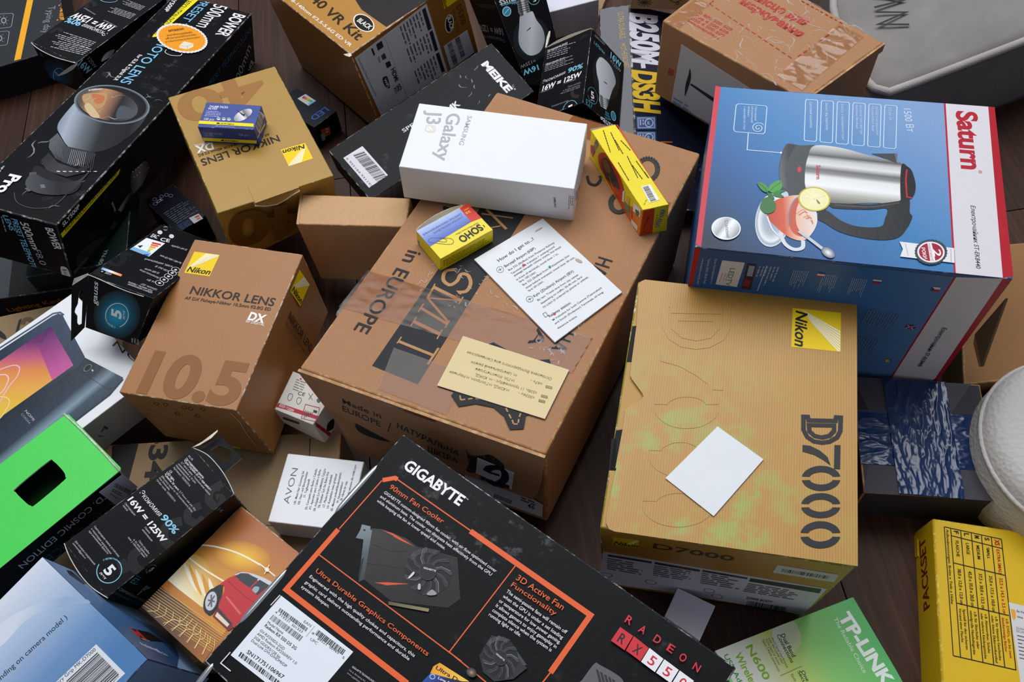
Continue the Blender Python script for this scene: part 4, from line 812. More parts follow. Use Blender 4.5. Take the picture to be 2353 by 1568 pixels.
('s',[(164.7,88.5),(167,91.3),(167.9,96.6),(165.7,97.6),(165.9,92.5),(164,89.6)],'262426'),
('l',[(164.9,88.7),(167.2,91.5),(167.9,96.6)],.3,'55535a'),
('s',[(162.8,89.8),(163.3,93.1),(161,97.6),(158.5,97.2),(161.6,93.4),(161.5,90.2)],'2e2b2d'),
('l',[(162.9,90),(163.4,93.3),(161,97.6)],.3,'55535a'),
('s',[(160.3,89.7),(158.9,92.5),(154.1,94.7),(151.9,93.1),(157.1,91.9),(158.9,89.4)],'3c3a3d'),
('l',[(160.2,90),(158.8,92.7),(154.1,94.7)],.3,'8a888c'),
('s',[(158,88.4),(155.1,89.8),(149.3,89),(148.1,86.6),(153.8,88.4),(156.9,87.4)],'262426'),
('l',[(157.8,88.6),(154.9,89.9),(149.3,89)],.3,'55535a'),
('s',[(156.6,86.2),(153.1,85.7),(148.1,82.1),(148.4,79.7),(152.7,84),(156.2,84.9)],'2e2b2d'),
('l',[(156.3,86.3),(152.8,85.7),(148.1,82.1)],.3,'55535a'),
('s',[(156.6,83.9),(153.6,81.7),(151,76.4),(152.7,74.8),(154.2,80.2),(156.9,82.6)],'3c3a3d'),
('l',[(156.3,83.8),(153.3,81.5),(151,76.4)],.3,'8a888c'),
('s',[(158,82.1),(156.4,78.9),(157.1,73.6),(159.7,73.3),(157.9,78.1),(159,81.3)],'262426'),
('l',[(157.8,81.9),(156.3,78.6),(157.1,73.6)],.3,'55535a'),
('s',[(160.3,81.5),(160.7,78.3),(164.4,74.7),(166.9,75.8),(162.5,78.5),(161.6,81.4)],'2e2b2d'),
('l',[(160.2,81.2),(160.7,78),(164.4,74.7)],.3,'55535a'),
('s',[(162.8,82.2),(165,80.1),(170.5,79.3),(172.2,81.4),(166.6,81.1),(164.1,82.9)],'3c3a3d'),
('l',[(162.9,82),(165.2,79.9),(170.5,79.3)],.3,'8a888c'),
('l',[(150.6,84.4),(147.9,84.1)],.22,'6f6d72'),
('l',[(150.6,83.9),(147.9,83.4)],.22,'6f6d72'),
('l',[(150.6,83.3),(147.9,82.7)],.22,'6f6d72'),
('l',[(150.6,82.8),(148,82.1)],.22,'6f6d72'),
('l',[(150.7,82.3),(148.1,81.4)],.22,'6f6d72'),
('l',[(150.8,81.8),(148.2,80.8)],.22,'6f6d72'),
('l',[(151,81.3),(148.4,80.2)],.22,'6f6d72'),
('l',[(151.2,80.8),(148.6,79.6)],.22,'6f6d72'),
('l',[(151.4,80.4),(148.9,79)],.22,'6f6d72'),
('l',[(151.6,79.9),(149.2,78.4)],.22,'6f6d72'),
('l',[(151.9,79.5),(149.6,77.9)],.22,'6f6d72'),
('l',[(152.2,79.1),(149.9,77.4)],.22,'6f6d72'),
('l',[(152.5,78.7),(150.3,76.9)],.22,'6f6d72'),
('l',[(152.9,78.3),(150.8,76.4)],.22,'6f6d72'),
('l',[(153.2,78),(151.2,76)],.22,'6f6d72'),
('l',[(153.6,77.7),(151.7,75.6)],.22,'6f6d72'),
('l',[(154,77.4),(152.3,75.2)],.22,'6f6d72'),
('l',[(154.5,77.1),(152.8,74.9)],.22,'6f6d72'),
('l',[(154.9,76.9),(153.4,74.6)],.22,'6f6d72'),
('l',[(155.4,76.6),(154,74.3)],.22,'6f6d72'),
('l',[(155.9,76.5),(154.6,74.1)],.22,'6f6d72'),
('l',[(156.4,76.3),(155.3,73.9)],.22,'6f6d72'),
('l',[(156.9,76.2),(155.9,73.7)],.22,'6f6d72'),
('l',[(157.5,76.1),(156.6,73.6)],.22,'6f6d72'),
('l',[(158,76),(157.3,73.5)],.22,'6f6d72'),
('l',[(158.6,75.9),(158,73.4)],.22,'6f6d72'),
('e',(160.9,85.7),(4,-1.8),(2.6,4.1),'1b1719'),
('o',(160.9,85.7),(4,-1.8),(2.6,4.1),.4,'3a3538',0,360),
('t','GIGABYTE',157.17,85.77,0.048,7.15,1.12,'d8d8d8',0.03),
('g',[(128.8,116.4),(130.8,112.1),(153.9,109.6),(150.3,112.2),(130,121.1)],[(0,'f0a024'),(1,'f6c84a')],(130.1,117.6),(150.3,112.2)),
('g',[(130.1,120.8),(150.4,112.4),(151.3,117.8),(129,129)],[(0,'2a4fae'),(1,'15204f')],(130.3,120.7),(138.9,123.9)),
('t','Ultra Durable',130.85,116.83,-0.136,30.42,2.47,'20140a',0.03),
('t','Low RDS(on)',136.13,120.6,-0.208,18.26,1.66,'e8e8ee',0.02),
('o',(132.5,121.7),(1.6,-.4),(.3,1.4),.5,'b8c4e0',0,360),
('r',(151.5,104.4),(3.6,-.5),(.5,2.8),[(0,'c89a78'),(.4,'6a5a50'),(1,'1a1a1c')]),
('t','R',213.26,18.48,-0.019,4.49,5.46,'d8243a',0.02),
('t','A',223.72,18.31,-0.019,4.43,5.42,'d8243a',0.02),
('t','D',234.95,17.9,-0.019,4.37,5.38,'d8243a',0.02),
('t','E',245.04,17.59,-0.019,4.32,5.35,'d8243a',0.02),
('t','O',254.34,17.87,-0.019,4.27,5.32,'d8243a',0.02),
('t','N',264.55,17.82,-0.019,4.21,5.28,'d8243a',0.02),
('p',[(213.1,23.1),(223.1,22.9),(223.7,33.8),(213.1,34)],'cf2a34'),
('t','R',216.23,31.98,-0.022,4.41,6.74,'1a0c0e',0.02),
('p',[(223.6,22.7),(235.5,23.3),(235.7,33.5),(224.5,33.4)],'cf2a34'),
('t','X',227.73,31.53,0.015,4.75,6.49,'1a0c0e',0.02),
('p',[(235.9,23),(246.8,23.5),(246.8,33.7),(236.2,33.5)],'eceaec'),
('t','5',239.35,31.69,0.023,4.46,6.45,'cf2a34',0.02),
('p',[(247.4,23.3),(258.3,23.5),(258.4,33.4),(247.6,33.5)],'eceaec'),
('t','5',250.86,31.63,-0.002,4.53,6.25,'cf2a34',0.02),
('p',[(259,23.4),(269.5,23.5),(269.5,33.4),(259.2,33.5)],'eceaec'),
('t','0',262.27,31.64,-0.005,4.37,6.21,'cf2a34',0.02),
('s',[(212.7,52.5),(216,50.9),(232.1,49.6),(235.6,56.3),(224.8,68.4),(212.3,67.3),(212.1,65.4)],'5c5c60'),
('p',[(215.3,54.6),(217,54.2),(223.3,59.2),(221.9,60.3)],'26262a'),
('p',[(218.3,54.3),(220,53.9),(226.2,58.9),(224.8,59.9)],'26262a'),
('p',[(221.3,54),(222.9,53.6),(229.2,58.6),(227.8,59.6)],'26262a'),
('p',[(224.3,53.7),(225.9,53.3),(232.1,58.3),(230.7,59.3)],'26262a'),
('p',[(227.2,53.4),(228.9,53),(235.1,57.9),(233.7,59)],'26262a')])
sticker('giga','T','barcode_label',[(11.5, 143.7), (78.6, 141.3), (77.3, 188.8), (12.1, 193)],[('b',(17,150.1),(25.7,-1.7),(.5,2.7),3,46,'141418'),
('b',(16.5,156.3),(27.4,-1.8),(.1,3.8),5,46,'55585c'),
('b',(49.2,144.9),(24.6,-1.2),(.2,3.7),8,46,'141418'),
('b',(16.3,187.2),(35.5,-2.6),(.6,3.1),11,46,'141418'),
('t','4',16.25,154.75,-0.058,1.67,1.54,'1c1c20'),
('t','719331',19.83,154.57,-0.085,9.52,1.65,'1c1c20'),
('t','301323',31.85,154.13,-0.082,9.62,1.64,'1c1c20'),
('t','EAN',37.27,147.57,-0.077,6.21,1.96,'50545a'),
('t','UPC',49.24,153.45,-0.1,6.01,1.94,'50545a'),
('t','8',47.23,149.64,-0.056,1.62,1.52,'1c1c20'),
('t','89523',53.01,150.13,-0.119,7.99,1.63,'1c1c20'),
('t','00963',63.31,149.24,-0.081,7.95,1.62,'1c1c20'),
('t','5',75.1,148.77,-0.057,1.57,1.49,'1c1c20'),
('l',[(45.5,144.5),(45.6,153.4)],.25,'80858a'),
('t','Model Name',17.05,163.12,-0.082,14.21,1.98,'303238'),
('t','Radeon RX 550 D5 2G',17.06,165.71,-0.057,28.82,2.16,'1c1c20',0.02),
('t','GV-RX550D5-2GD',16.73,170.01,-0.044,22.68,1.92,'38393e'),
('t','AMD Radeon RX550/REV 1.0',16.79,172.73,-0.056,36.09,1.92,'38393e'),
('t','2GB GDDR5/128 bit',16.71,175.53,-0.04,24.41,1.91,'38393e'),
('t','Dual-Link DVI-D/HDMI/DP',16.76,178.23,-0.067,31.95,1.91,'38393e'),
('t','SN171751106967',19.82,185.58,-0.09,32.38,2.66,'1c1c20',0.02)],thick=0.25,mat='paper_sticker',col='e4eaf0',label='white barcode label',lift=0.1)
printed('d7000','T','ink_satin',[('p',[(158.6,10.7),(158.3,45.9),(121.8,46.6),(122,11.1)],'f5cf00'),
('p',[(129.7,12.1),(158.1,27.5),(158.1,29.2),(129.7,12.6)],'fdf8dc'),
('p',[(130.6,13.6),(158.1,30.1),(158.1,31.9),(130.6,14)],'fdf8dc'),
('p',[(131.6,15),(158.1,32.8),(158.1,34.5),(131.6,15.4)],'fdf8dc'),
('p',[(132.5,16.4),(158.1,35.4),(158,37.1),(132.5,16.9)],'fdf8dc'),
('p',[(133.4,17.9),(158,38),(158,39.7),(133.4,18.3)],'fdf8dc'),
('p',[(134.3,19.3),(158,40.6),(158,42.3),(134.3,19.7)],'fdf8dc'),
('p',[(135.2,20.7),(158,43.2),(158,44.9),(135.2,21.1)],'fdf8dc'),
('p',[(136.1,22.1),(158,45.8),(156.5,46),(136.1,22.5)],'fdf8dc'),
('t','Nikon',124.59,13.28,1.578,31.52,9.18,'17130a',0.03,0.2),
('l',[(131.9,104.6),(135,104.2),(135.6,107),(154.6,104.7),(155.1,101.6),(158.3,101.4),(158,112.3),(155.7,117.8),(150.5,121.9),(145.3,123.5),(139.5,123.3),(134.8,120.5),(132.1,115.1)],3.2,'2a2a2c',True),
('l',[(135.9,110.8),(153.6,108.6),(153.6,112.9),(150.4,117.3),(145.2,119.4),(140,118.9),(136.3,115.7)],3.2,'2a2a2c',True),
('p',[(153.9,124.1),(158.1,123.6),(157.8,142.2),(153.6,142.5)],'2a2a2c'),
('p',[(131.7,127.4),(137,127.2),(143.6,129.8),(149.2,134.2),(151.3,140.3),(146.3,136.9),(139.7,133.8),(131.8,132.5)],'2a2a2c'),
('p',[(157.9,150.6),(157.4,152.2),(156.5,153.8),(155.3,155.3),(153.9,156.6),(152.2,157.8),(150.3,158.9),(148.2,159.7),(146,160.3),(143.9,160.6),(141.7,160.7),(139.6,160.5),(137.7,160),(136,159.4),(134.5,158.4),(133.3,157.3),(132.4,156),(131.8,154.6),(137,153.6),(137.5,154.3),(138.2,154.9),(139.2,155.4),(140.3,155.7),(141.5,155.9),(142.8,156),(144.2,155.9),(145.6,155.7),(147,155.3),(148.3,154.9),(149.5,154.3),(150.6,153.6),(151.5,152.8),(152.3,152),(152.8,151.2)],'2a2a2c'),
('p',[(157.9,147.6),(157.4,146.2),(156.5,144.9),(155.3,143.7),(153.8,142.8),(152.1,142.1),(150.2,141.6),(148.1,141.4),(145.9,141.5),(143.7,141.8),(141.5,142.4),(139.4,143.3),(137.5,144.3),(135.8,145.6),(134.3,146.9),(133.1,148.4),(132.2,150),(131.7,151.6),(137,151),(137.4,150.2),(138.2,149.4),(139.1,148.6),(140.2,147.9),(141.4,147.4),(142.7,146.9),(144.1,146.5),(145.5,146.3),(146.9,146.2),(148.3,146.3),(149.5,146.5),(150.6,146.9),(151.5,147.3),(152.2,147.9),(152.8,148.6)],'2a2a2c'),
('p',[(157.9,170.9),(157.4,172.4),(156.5,173.9),(155.3,175.4),(153.8,176.7),(152.1,177.9),(150.2,178.9),(148.1,179.7),(146,180.3),(143.8,180.6),(141.6,180.7),(139.5,180.6),(137.6,180.2),(135.9,179.5),(134.3,178.6),(133.1,177.6),(132.2,176.3),(131.7,174.9),(136.9,173.9),(137.4,174.6),(138.1,175.1),(139.1,175.6),(140.2,175.9),(141.4,176.1),(142.7,176.2),(144.1,176.1),(145.5,175.9),(146.9,175.5),(148.3,175),(149.5,174.5),(150.6,173.8),(151.5,173.1),(152.2,172.3),(152.7,171.5)],'2a2a2c'),
('p',[(157.9,168),(157.4,166.6),(156.5,165.3),(155.3,164.2),(153.8,163.3),(152.1,162.7),(150.1,162.2),(148,162),(145.8,162.1),(143.6,162.5),(141.4,163.1),(139.3,163.9),(137.4,164.9),(135.6,166.1),(134.2,167.5),(133,168.9),(132.1,170.5),(131.6,172),(136.8,171.4),(137.3,170.6),(138.1,169.8),(139,169.1),(140.1,168.4),(141.3,167.8),(142.6,167.4),(144,167),(145.5,166.8),(146.9,166.7),(148.2,166.8),(149.4,167),(150.5,167.3),(151.5,167.7),(152.2,168.3),(152.7,169)],'2a2a2c'),
('p',[(157.9,192),(157.4,193.6),(156.5,195.2),(155.3,196.7),(153.8,198.1),(152.1,199.3),(150.2,200.4),(148.1,201.2),(146,201.8),(143.8,202.2),(141.6,202.3),(139.5,202.1),(137.6,201.6),(135.9,200.9),(134.3,200),(133.1,198.9),(132.2,197.5),(131.7,196.1),(136.9,195.1),(137.4,195.8),(138.1,196.3),(139.1,196.8),(140.2,197.2),(141.4,197.4),(142.7,197.5),(144.1,197.4),(145.5,197.2),(146.9,196.8),(148.2,196.3),(149.5,195.7),(150.6,195),(151.5,194.2),(152.2,193.4),(152.7,192.6)],'2a2a2c'),
('p',[(157.9,188.9),(157.4,187.4),(156.5,186.1),(155.3,184.9),(153.8,184),(152,183.3),(150.1,182.8),(148,182.6),(145.8,182.7),(143.6,183),(141.4,183.6),(139.3,184.5),(137.4,185.6),(135.6,186.8),(134.1,188.2),(133,189.8),(132.1,191.4),(131.6,193),(136.8,192.4),(137.3,191.6),(138,190.7),(139,190),(140.1,189.3),(141.3,188.7),(142.6,188.2),(144,187.8),(145.4,187.6),(146.8,187.5),(148.2,187.6),(149.4,187.8),(150.5,188.1),(151.5,188.6),(152.2,189.2),(152.7,189.9)],'2a2a2c')], lift=0.15)
printed('d7000','F','ink_satin',[('p',[(9.7,17.5),(28.5,16.3),(28.9,35),(10,35)],'e0b400'),
('p',[(19.5,29.2),(26.8,17.2),(28.2,18),(23,31.2)],'f6e48a'),
('t','Nikon',10.68,33.84,0.007,17.23,7.69,'17130a',0.03,0.2),
('t','D7000',38.75,28.95,0.023,57.12,11.6,'4a3a22',0.02)])
sticker('d7000','F','specification_label',[(3.6, 57.3), (167.5, 60.7), (167.7, 143.6), (153.3, 140.9), (56.7, 139.4), (1.3, 144.3)],[('p',[(7.7,61.2),(40.6,61.5),(40.6,66.5),(7.5,66.3)],'2c2a30'),
('p',[(42.8,61.5),(76.5,62.8),(76.7,68.7),(42.8,67)],'2c2a30'),
('p',[(78.2,62.2),(111.4,63.6),(111.7,67.8),(78.4,66.9)],'2c2a30'),
('p',[(113.3,63.7),(164.3,62.8),(165.4,74.4),(113.8,72.6)],'2c2a30'),
('w',(7.3,69.7),(29.5,1.5),(.2,32.6),6,'6a6670',20,.5,.35),
('w',(42.7,69.6),(29.6,0),(.9,29.6),6,'6a6670',21,.5,.35),
('w',(78.3,68.6),(30.1,.3),(2.4,31.1),6,'6a6670',22,.5,.35),
('w',(114.2,76.4),(44.2,1.6),(-.7,26.1),6,'6a6670',23,.5,.35),
('b',(121.5,126.1),(31,1.4),(1.1,18.7),31,46,'141418'),
('t','D7000 BODY',119.51,121.34,-0.003,19.61,6.45,'2c2a30',0.02),
('o',(7.9,118.3),(4.4,.2),(-.2,5.9),.5,'55505a',0,360),
('o',(43.6,118),(4.3,.2),(0,5.8),.5,'55505a',0,360),
('o',(89.7,115.6),(4.2,.2),(.3,5.7),.5,'55505a',0,360),
('o',(97.5,127.9),(4.3,.2),(.4,5.9),.5,'55505a',0,360)],thick=0.25,mat='paper_sticker',col='d6d0da',label='pale specification label',lift=0.1)
sticker('d7000','F','serial_label',[(125.3, 22.6), (166.8, 23.3), (168.2, 41.5), (125.3, 41.6)],[('b',(130,28.6),(32,.4),(.4,7.9),32,46,'141418')],thick=0.25,mat='paper_sticker',col='d4d0cc',label=None,lift=0.1)
printed('kettle','T','ink_gloss',[('g',[(4.1,1.2),(183.4,.8),(180.4,172.8),(-.5,169.9)],[(0,'1a2a40'),(.3,'28609a'),(.55,'3f7fb6'),(1,'809fc8')],(10.2,167.9),(164.3,15.6)),
('p',[(183.4,.8),(216.8,.8),(213.1,169.8),(180.4,172.8)],'d9d4d8'),
('p',[(216.8,.8),(222.1,.8),(220.4,167.3),(213.1,169.8)],'b01a28'),
('p',[(-.3,.3),(4.1,1.2),(-.5,169.9),(-4.9,166.8)],'c93040'),
('l',[(183.4,.8),(180.4,172.8)],1.4,'b81c34'),
('t','Saturn',192,8.02,1.569,61.61,16.03,'b3202f',0.05),
('t','®',203.93,69.72,1.581,3.27,2.79,'b3202f'),
('t','Електрочайник ST-EK8440',195.79,105.51,1.577,58.09,3.38,'3a3a42',0.012,0.12),
('t','1500 Вт',150.87,10.24,1.502,25.29,5.99,'cdd8ea'),
('l',[(74.4,8.1),(82.6,8.1),(83.3,9.5),(82.7,52.5),(81.6,53.9),(73.8,53.9),(73.1,52.4),(73.6,9.9)],.6,'cfe0f4',True),
('t','Світловий індикатор',76.74,10.54,1.544,29.17,2,'cfe0f4'),
('l',[(87,8.1),(95.2,8),(95.9,9.5),(95,52.7),(93.9,54.1),(86.1,54),(85.4,52.5),(86.2,9.8)],.6,'cfe0f4',True),
('t','Захист від перегріву',89.4,10.5,1.553,30.59,1.99,'cfe0f4'),
('l',[(99.7,8.1),(107.8,8),(108.5,9.4),(107.2,52.9),(106.1,54.3),(98.4,54.2),(97.7,52.7),(98.9,9.8)],.6,'cfe0f4',True),
('t','Корпус з нержавіючої сталі',102,10.46,1.563,39.44,1.98,'cfe0f4'),
('l',[(112.2,8),(120.4,8),(121,9.4),(119.4,53.1),(118.2,54.4),(110.6,54.4),(109.9,52.9),(111.4,9.8)],.6,'cfe0f4',True),
('t','Захисний пристрій при',116.62,10.2,1.571,31.93,1.97,'cfe0f4'),
('t','вмиканні без води',113.38,10.55,1.567,25.95,1.97,'cfe0f4'),
('l',[(124.8,8),(132.8,7.9),(133.5,9.3),(131.5,53.2),(130.3,54.6),(122.7,54.5),(122.1,53.1),(123.9,9.7)],.6,'cfe0f4',True),
('t','Автоматичне вимикання',129.09,10.16,1.579,31.85,1.96,'cfe0f4'),
('t','при закипанні води',125.86,10.51,1.576,27.39,1.96,'cfe0f4'),
('l',[(137.2,8),(145.2,7.9),(145.9,9.3),(143.5,53.4),(142.3,54.8),(134.8,54.7),(134.1,53.2),(136.3,9.7)],.6,'cfe0f4',True),
('t',"Об'єм: 2л",139.43,10.34,1.577,13.77,1.95,'cfe0f4'),
('l',[(19.5,19.3),(41.5,19.2),(42.8,20.7),(42.1,48.6),(40.6,50.7),(18.6,50.6),(17.2,48.5),(17.8,21)],.6,'cfe0f4',True),
('t','Прихований',33.06,20.97,1.56,15.65,1.9,'cfe0f4'),
('t','нагрівальний',30.22,21.28,1.554,18.08,1.9,'cfe0f4'),
('t','елемент',27.38,21.59,1.567,11.58,1.9,'cfe0f4'),
('t','з нержавіючої сталі',24.07,21.95,1.542,25.67,1.9,'cfe0f4'),
('c',[(37.3,44.3),(37.4,44.7),(37.3,45.1),(37,45.6),(36.5,45.9),(35.9,45.9),(35.4,45.6),(34.9,45),(34.7,44.2),(34.8,43.2),(35.3,42.4),(36.1,41.7),(37.1,41.5),(38.2,41.8),(39,42.6),(39.6,43.8),(39.6,45.2),(39.1,46.6),(38.1,47.8),(36.7,48.4),(35.2,48.4),(33.8,47.6),(32.8,46.2),(32.3,44.4),(32.6,42.4),(33.7,40.6),(35.3,39.3),(37.2,38.9),(39.2,39.3),(40.8,40.7)],.6,'cfe0f4'),
('l',[(29,50.8),(28.9,69.1),(54.7,69.2)],.7,'cfe0f4'),
('e',(55.3,69.1),(.8,.1),(-.1,1.1),'e6f0fa'),
('s',[(60.7,58.8),(70.5,59.6),(81.3,58.7),(76.9,69.7),(74.3,88.3),(75.8,104.5),(70.2,109.5),(61.4,112.1),(56.8,103.8),(54.4,90.6),(54.9,76.9),(57.4,64.2)],'40464a'),
('g',[(60.8,59.1),(67.1,59.7),(62.7,69.8),(58.6,88.6),(61.3,106.2),(56.8,103.8),(54.6,90.6),(55.2,76.9)],[(0,'5a6266'),(1,'2c3134')],(55.1,83),(63,82.1)),
('h',[(81.3,58.7),(101.1,58.6),(123.4,64.3),(138.8,67.4),(147.3,71),(145.4,106.2),(122.4,112.2),(94.3,115.6),(76.8,106.6),(74.1,89.8),(76.1,71.4)],[(0,'d4d4d2'),(.12,'9c9c9a'),(.2,'55565a'),(.27,'c4c4c2'),(.36,'dcdcda'),(.45,'6c6c6c'),(.52,'8c8c8a'),(.58,'e2e2e0'),(.74,'f0f0ee'),(.86,'b4b3aa'),(1,'77766e')],(110.1,58.2),(108.4,114.5)),
('p',[(124.6,62.1),(144.6,59.6),(143.6,69.9),(138.8,68),(132.3,64.8)],'3e4144'),
('p',[(142.4,60.3),(144.6,59.6),(143.6,69.9)],'6a6e70'),
('s',[(146.9,72.2),(151.8,72.6),(155.1,78),(156.8,91.8),(154.4,102.3),(149.6,106.4),(145.3,106.5)],'191b1d'),
('l',[(150.9,75.5),(149.7,86.8),(149.9,103.1),(153.8,103.8)],1.2,'c02030'),
('s',[(94.3,116),(122.4,113.6),(145.6,107.3),(151.6,105.5),(151.3,117.6),(153,122.3),(149,132.8),(142.8,142.2),(132.2,146.4),(116.5,146.5),(100.7,143),(89,135.6),(84.1,132.2),(85.7,123.5),(91.1,123.6),(100.7,131.6),(111.4,135.8),(124.1,135.6),(131,133.1),(133,126.9),(134.7,116.4),(122.3,118.8),(100.8,120.5),(94.3,119.9)],'202325'),
('c',[(96.5,117.4),(122.4,116.2),(144,109.6)],1.0,'4a4e52'),
('e',(69.8,85.1),(1.6,0),(-.1,3.2),'c8303a'),
('t','Saturn',82.69,78.85,1.563,14.43,3.36,'c0404a',0.03),
('r',(51.1,137),(12.6,3.4),(-3.5,26.1),[(0,'8a98a4'),(.55,'aab6c0'),(.8,'e4e8ea'),(.9,'9aa8b4'),(1,'d8dee2')]),
('s',[(56.9,109.7),(61.9,110.5),(61.8,126.5),(57.2,121.3)],'c0ccd4'),
('h',[(46.7,134),(50.6,120.6),(61.4,113.2),(73.5,110.9),(79.1,115.7),(83.5,128.1),(82.6,140.8),(75.2,153.5),(64.5,153.1),(53.5,143.8)],[(0,'b8402a'),(.35,'d65a3c'),(.6,'e8b8a0'),(1,'e6dcd6')],(46.7,135.4),(82.5,132.4)),
('s',[(62.4,130.7),(64.9,118.9),(71.3,112.3),(68.3,125.7),(68.6,139.8),(73,150.3),(66.6,148.4),(63.2,140.5)],'c85a40'),
('c',[(68.4,129.9),(73.7,125),(77.1,131.7)],.8,'e0946c'),
('c',[(70.1,130.9),(75.1,126.8),(78,133.3)],.8,'d06a48'),
('c',[(71.9,131.8),(76.4,128.7),(78.8,134.9)],.8,'f0d0bc'),
('c',[(73.6,132.7),(77.7,130.5),(79.7,136.4)],.8,'e0946c'),
('c',[(75.4,133.6),(79,132.3),(80.6,138)],.8,'d06a48'),
('c',[(77.1,134.5),(80.3,134.1),(81.5,139.6)],.8,'f0d0bc'),
('c',[(62.7,141.9),(62.7,129.2),(67,115.7),(74.6,111.6),(79.6,114.2)],1.0,'8a9096'),
('c',[(46.7,134.7),(51.5,147.5),(60.3,156.1)],1.2,'dde2e6'),
('c',[(56.9,149.6),(60.4,158.8),(66.9,163.4),(73.2,161.2),(73.6,154.4)],3.0,'d4dade'),
('r',(81.4,113.7),(12.1,0),(-.6,12.1),[(0,'d8c890'),(.1,'f4eebc'),(.82,'efe7a8'),(.86,'fbf8dc'),(.9,'d6c238'),(1,'b8a428')]),
('l',[(83.6,113.8),(90.6,114.5)],.35,'fbf9e4'),
('l',[(82.9,115),(87.8,119.9)],.35,'fbf9e4'),
('l',[(81.7,115.7),(82.6,123)],.35,'fbf9e4'),
('l',[(80.4,115.6),(76.9,122.5)],.35,'fbf9e4'),
('l',[(79.5,114.8),(73,118.7)],.35,'fbf9e4'),
('l',[(79.3,113.6),(72.2,112.9)],.35,'fbf9e4'),
('l',[(80,112.4),(75,107.4)],.35,'fbf9e4'),
('l',[(81.2,111.7),(80.3,104.3)],.35,'fbf9e4'),
('l',[(82.5,111.8),(86,104.8)],.35,'fbf9e4'),
('l',[(83.4,112.6),(90,108.7)],.35,'fbf9e4'),
('s',[(82.9,113.8),(85.1,116.4),(85.8,117.8),(84,117.3)],'8a7030'),
('s',[(38.1,102.5),(43.4,103.2),(46.7,108),(45.9,111.7),(41.4,109.3)],'3f8f3a'),
('s',[(46.7,109.4),(48.9,102.5),(55.5,98.3),(57,105.3),(52.6,111.7)],'4a9a42'),
('s',[(50.4,111.9),(54.7,108.5),(59.6,108.6),(55.9,111.3),(58.7,114.6),(52.7,114.9)],'2f7a34'),
('s',[(41.1,124.7),(43.9,117.8),(48.3,116.6),(52.6,121.6),(52,129.1),(46.6,132.6),(42.1,129.6)],'35703a'),
('s',[(45.9,112.5),(49.2,112.1),(51.6,117.6),(48.3,116.6)],'2c6a30'),
('c',[(38.9,103.3),(42.9,106.2),(46.5,112.4),(47.5,118.1)],.6,'2a6a2c'),
('c',[(47.5,110.1),(51.3,105.2),(56.1,99.7)],.5,'2f7a34'),
('c',[(70.3,146.3),(79.5,153.6),(88.5,161.3)],2.6,'c4c8cc'),
('r',(91.7,163.6),(4.5,3),(-1.6,3.8),[(0,'f2f4f4'),(.6,'a0a6aa'),(1,'6a7074')]),
('g',[(27.3,150.3),(27.1,151.9),(26.6,153.5),(26,155),(25.1,156.4),(24,157.7),(22.7,158.8),(21.3,159.7),(19.7,160.3),(18.1,160.7),(16.5,160.9),(14.9,160.8),(13.3,160.5),(11.8,159.9),(10.4,159),(9.2,158),(8.1,156.8),(7.3,155.4),(6.7,153.9),(6.3,152.3),(6.3,150.6),(6.4,149),(6.8,147.4),(7.5,145.8),(8.4,144.4),(9.5,143.1),(10.8,142),(12.2,141.1),(13.8,140.4),(15.4,140),(17.1,139.8),(18.7,139.9),(20.3,140.3),(21.8,140.9),(23.2,141.8),(24.4,142.8),(25.5,144.1),(26.3,145.5),(26.9,147),(27.2,148.6)],[(0,'eef0f0'),(.35,'a8acae'),(.55,'f4f6f6'),(1,'8a9094')],(7.7,145.9),(25.7,154.9)),
('o',(16.8,150.4),(10.5,-.2),(-.3,10.5),.8,'e8ecee',0,360),
('t','Сталевий',15.25,142.89,1.433,16.25,2.64,'50565a'),
('p',[(142.8,147),(180.9,148.2),(180.5,161.6),(142.7,160.7),(144.9,153.7)],'e6e4e4'),
('l',[(146.7,148.5),(148.4,159)],.4,'9aa0a6'),
('l',[(178.6,149.4),(178.1,160.9)],.4,'9aa0a6'),
('p',[(175.6,152.5),(176,153.7),(175.2,155),(175.3,156.4),(174.3,157.5),(174,158.9),(172.8,159.8),(172.3,161.1),(171,161.8),(170.2,163),(168.8,163.3),(167.8,164.4),(166.4,164.5),(165.2,165.3),(164,165.1),(162.6,165.7),(161.5,165.1),(160.1,165.4),(159.2,164.6),(157.9,164.6),(157.2,163.5),(155.9,163.2),(155.5,162),(154.4,161.4),(154.3,160),(153.3,159.2),(153.5,157.8),(152.9,156.7),(153.4,155.3),(153,154.1),(153.8,152.8),(153.7,151.4),(154.7,150.3),(154.9,148.9),(156.1,148),(156.7,146.6),(158,145.9),(158.8,144.6),(160.2,144.3),(161.2,143.2),(162.6,143.1),(163.8,142.2),(165.1,142.5),(166.4,141.9),(167.6,142.5),(169,142.2),(169.9,143.1),(171.3,143),(172,144.2),(173.2,144.5),(173.6,145.7),(174.7,146.3),(174.8,147.7),(175.7,148.6),(175.5,150),(176.2,151.1)],'3c4650'),
('e',(164.5,153.9),(9.6,-.4),(-.9,9.6),'ece8e8'),
('e',(164.5,153.9),(8.4,-.4),(-.8,8.3),'a31c34'),
('p',[(162.3,146.1),(165.3,145.5),(167.2,161.5),(163.6,162.4)],'ece8e8'),
('t','2',166.01,151.04,1.499,6.61,5.44,'f4f0f0',0.02),
('t','РОКИ',157.8,150.74,1.454,10.03,2.55,'f4f0f0',0.03),
('t','ПОВНОЇ ГАРАНТІЇ',162.53,146.65,1.457,15.06,1.51,'a31c34')])
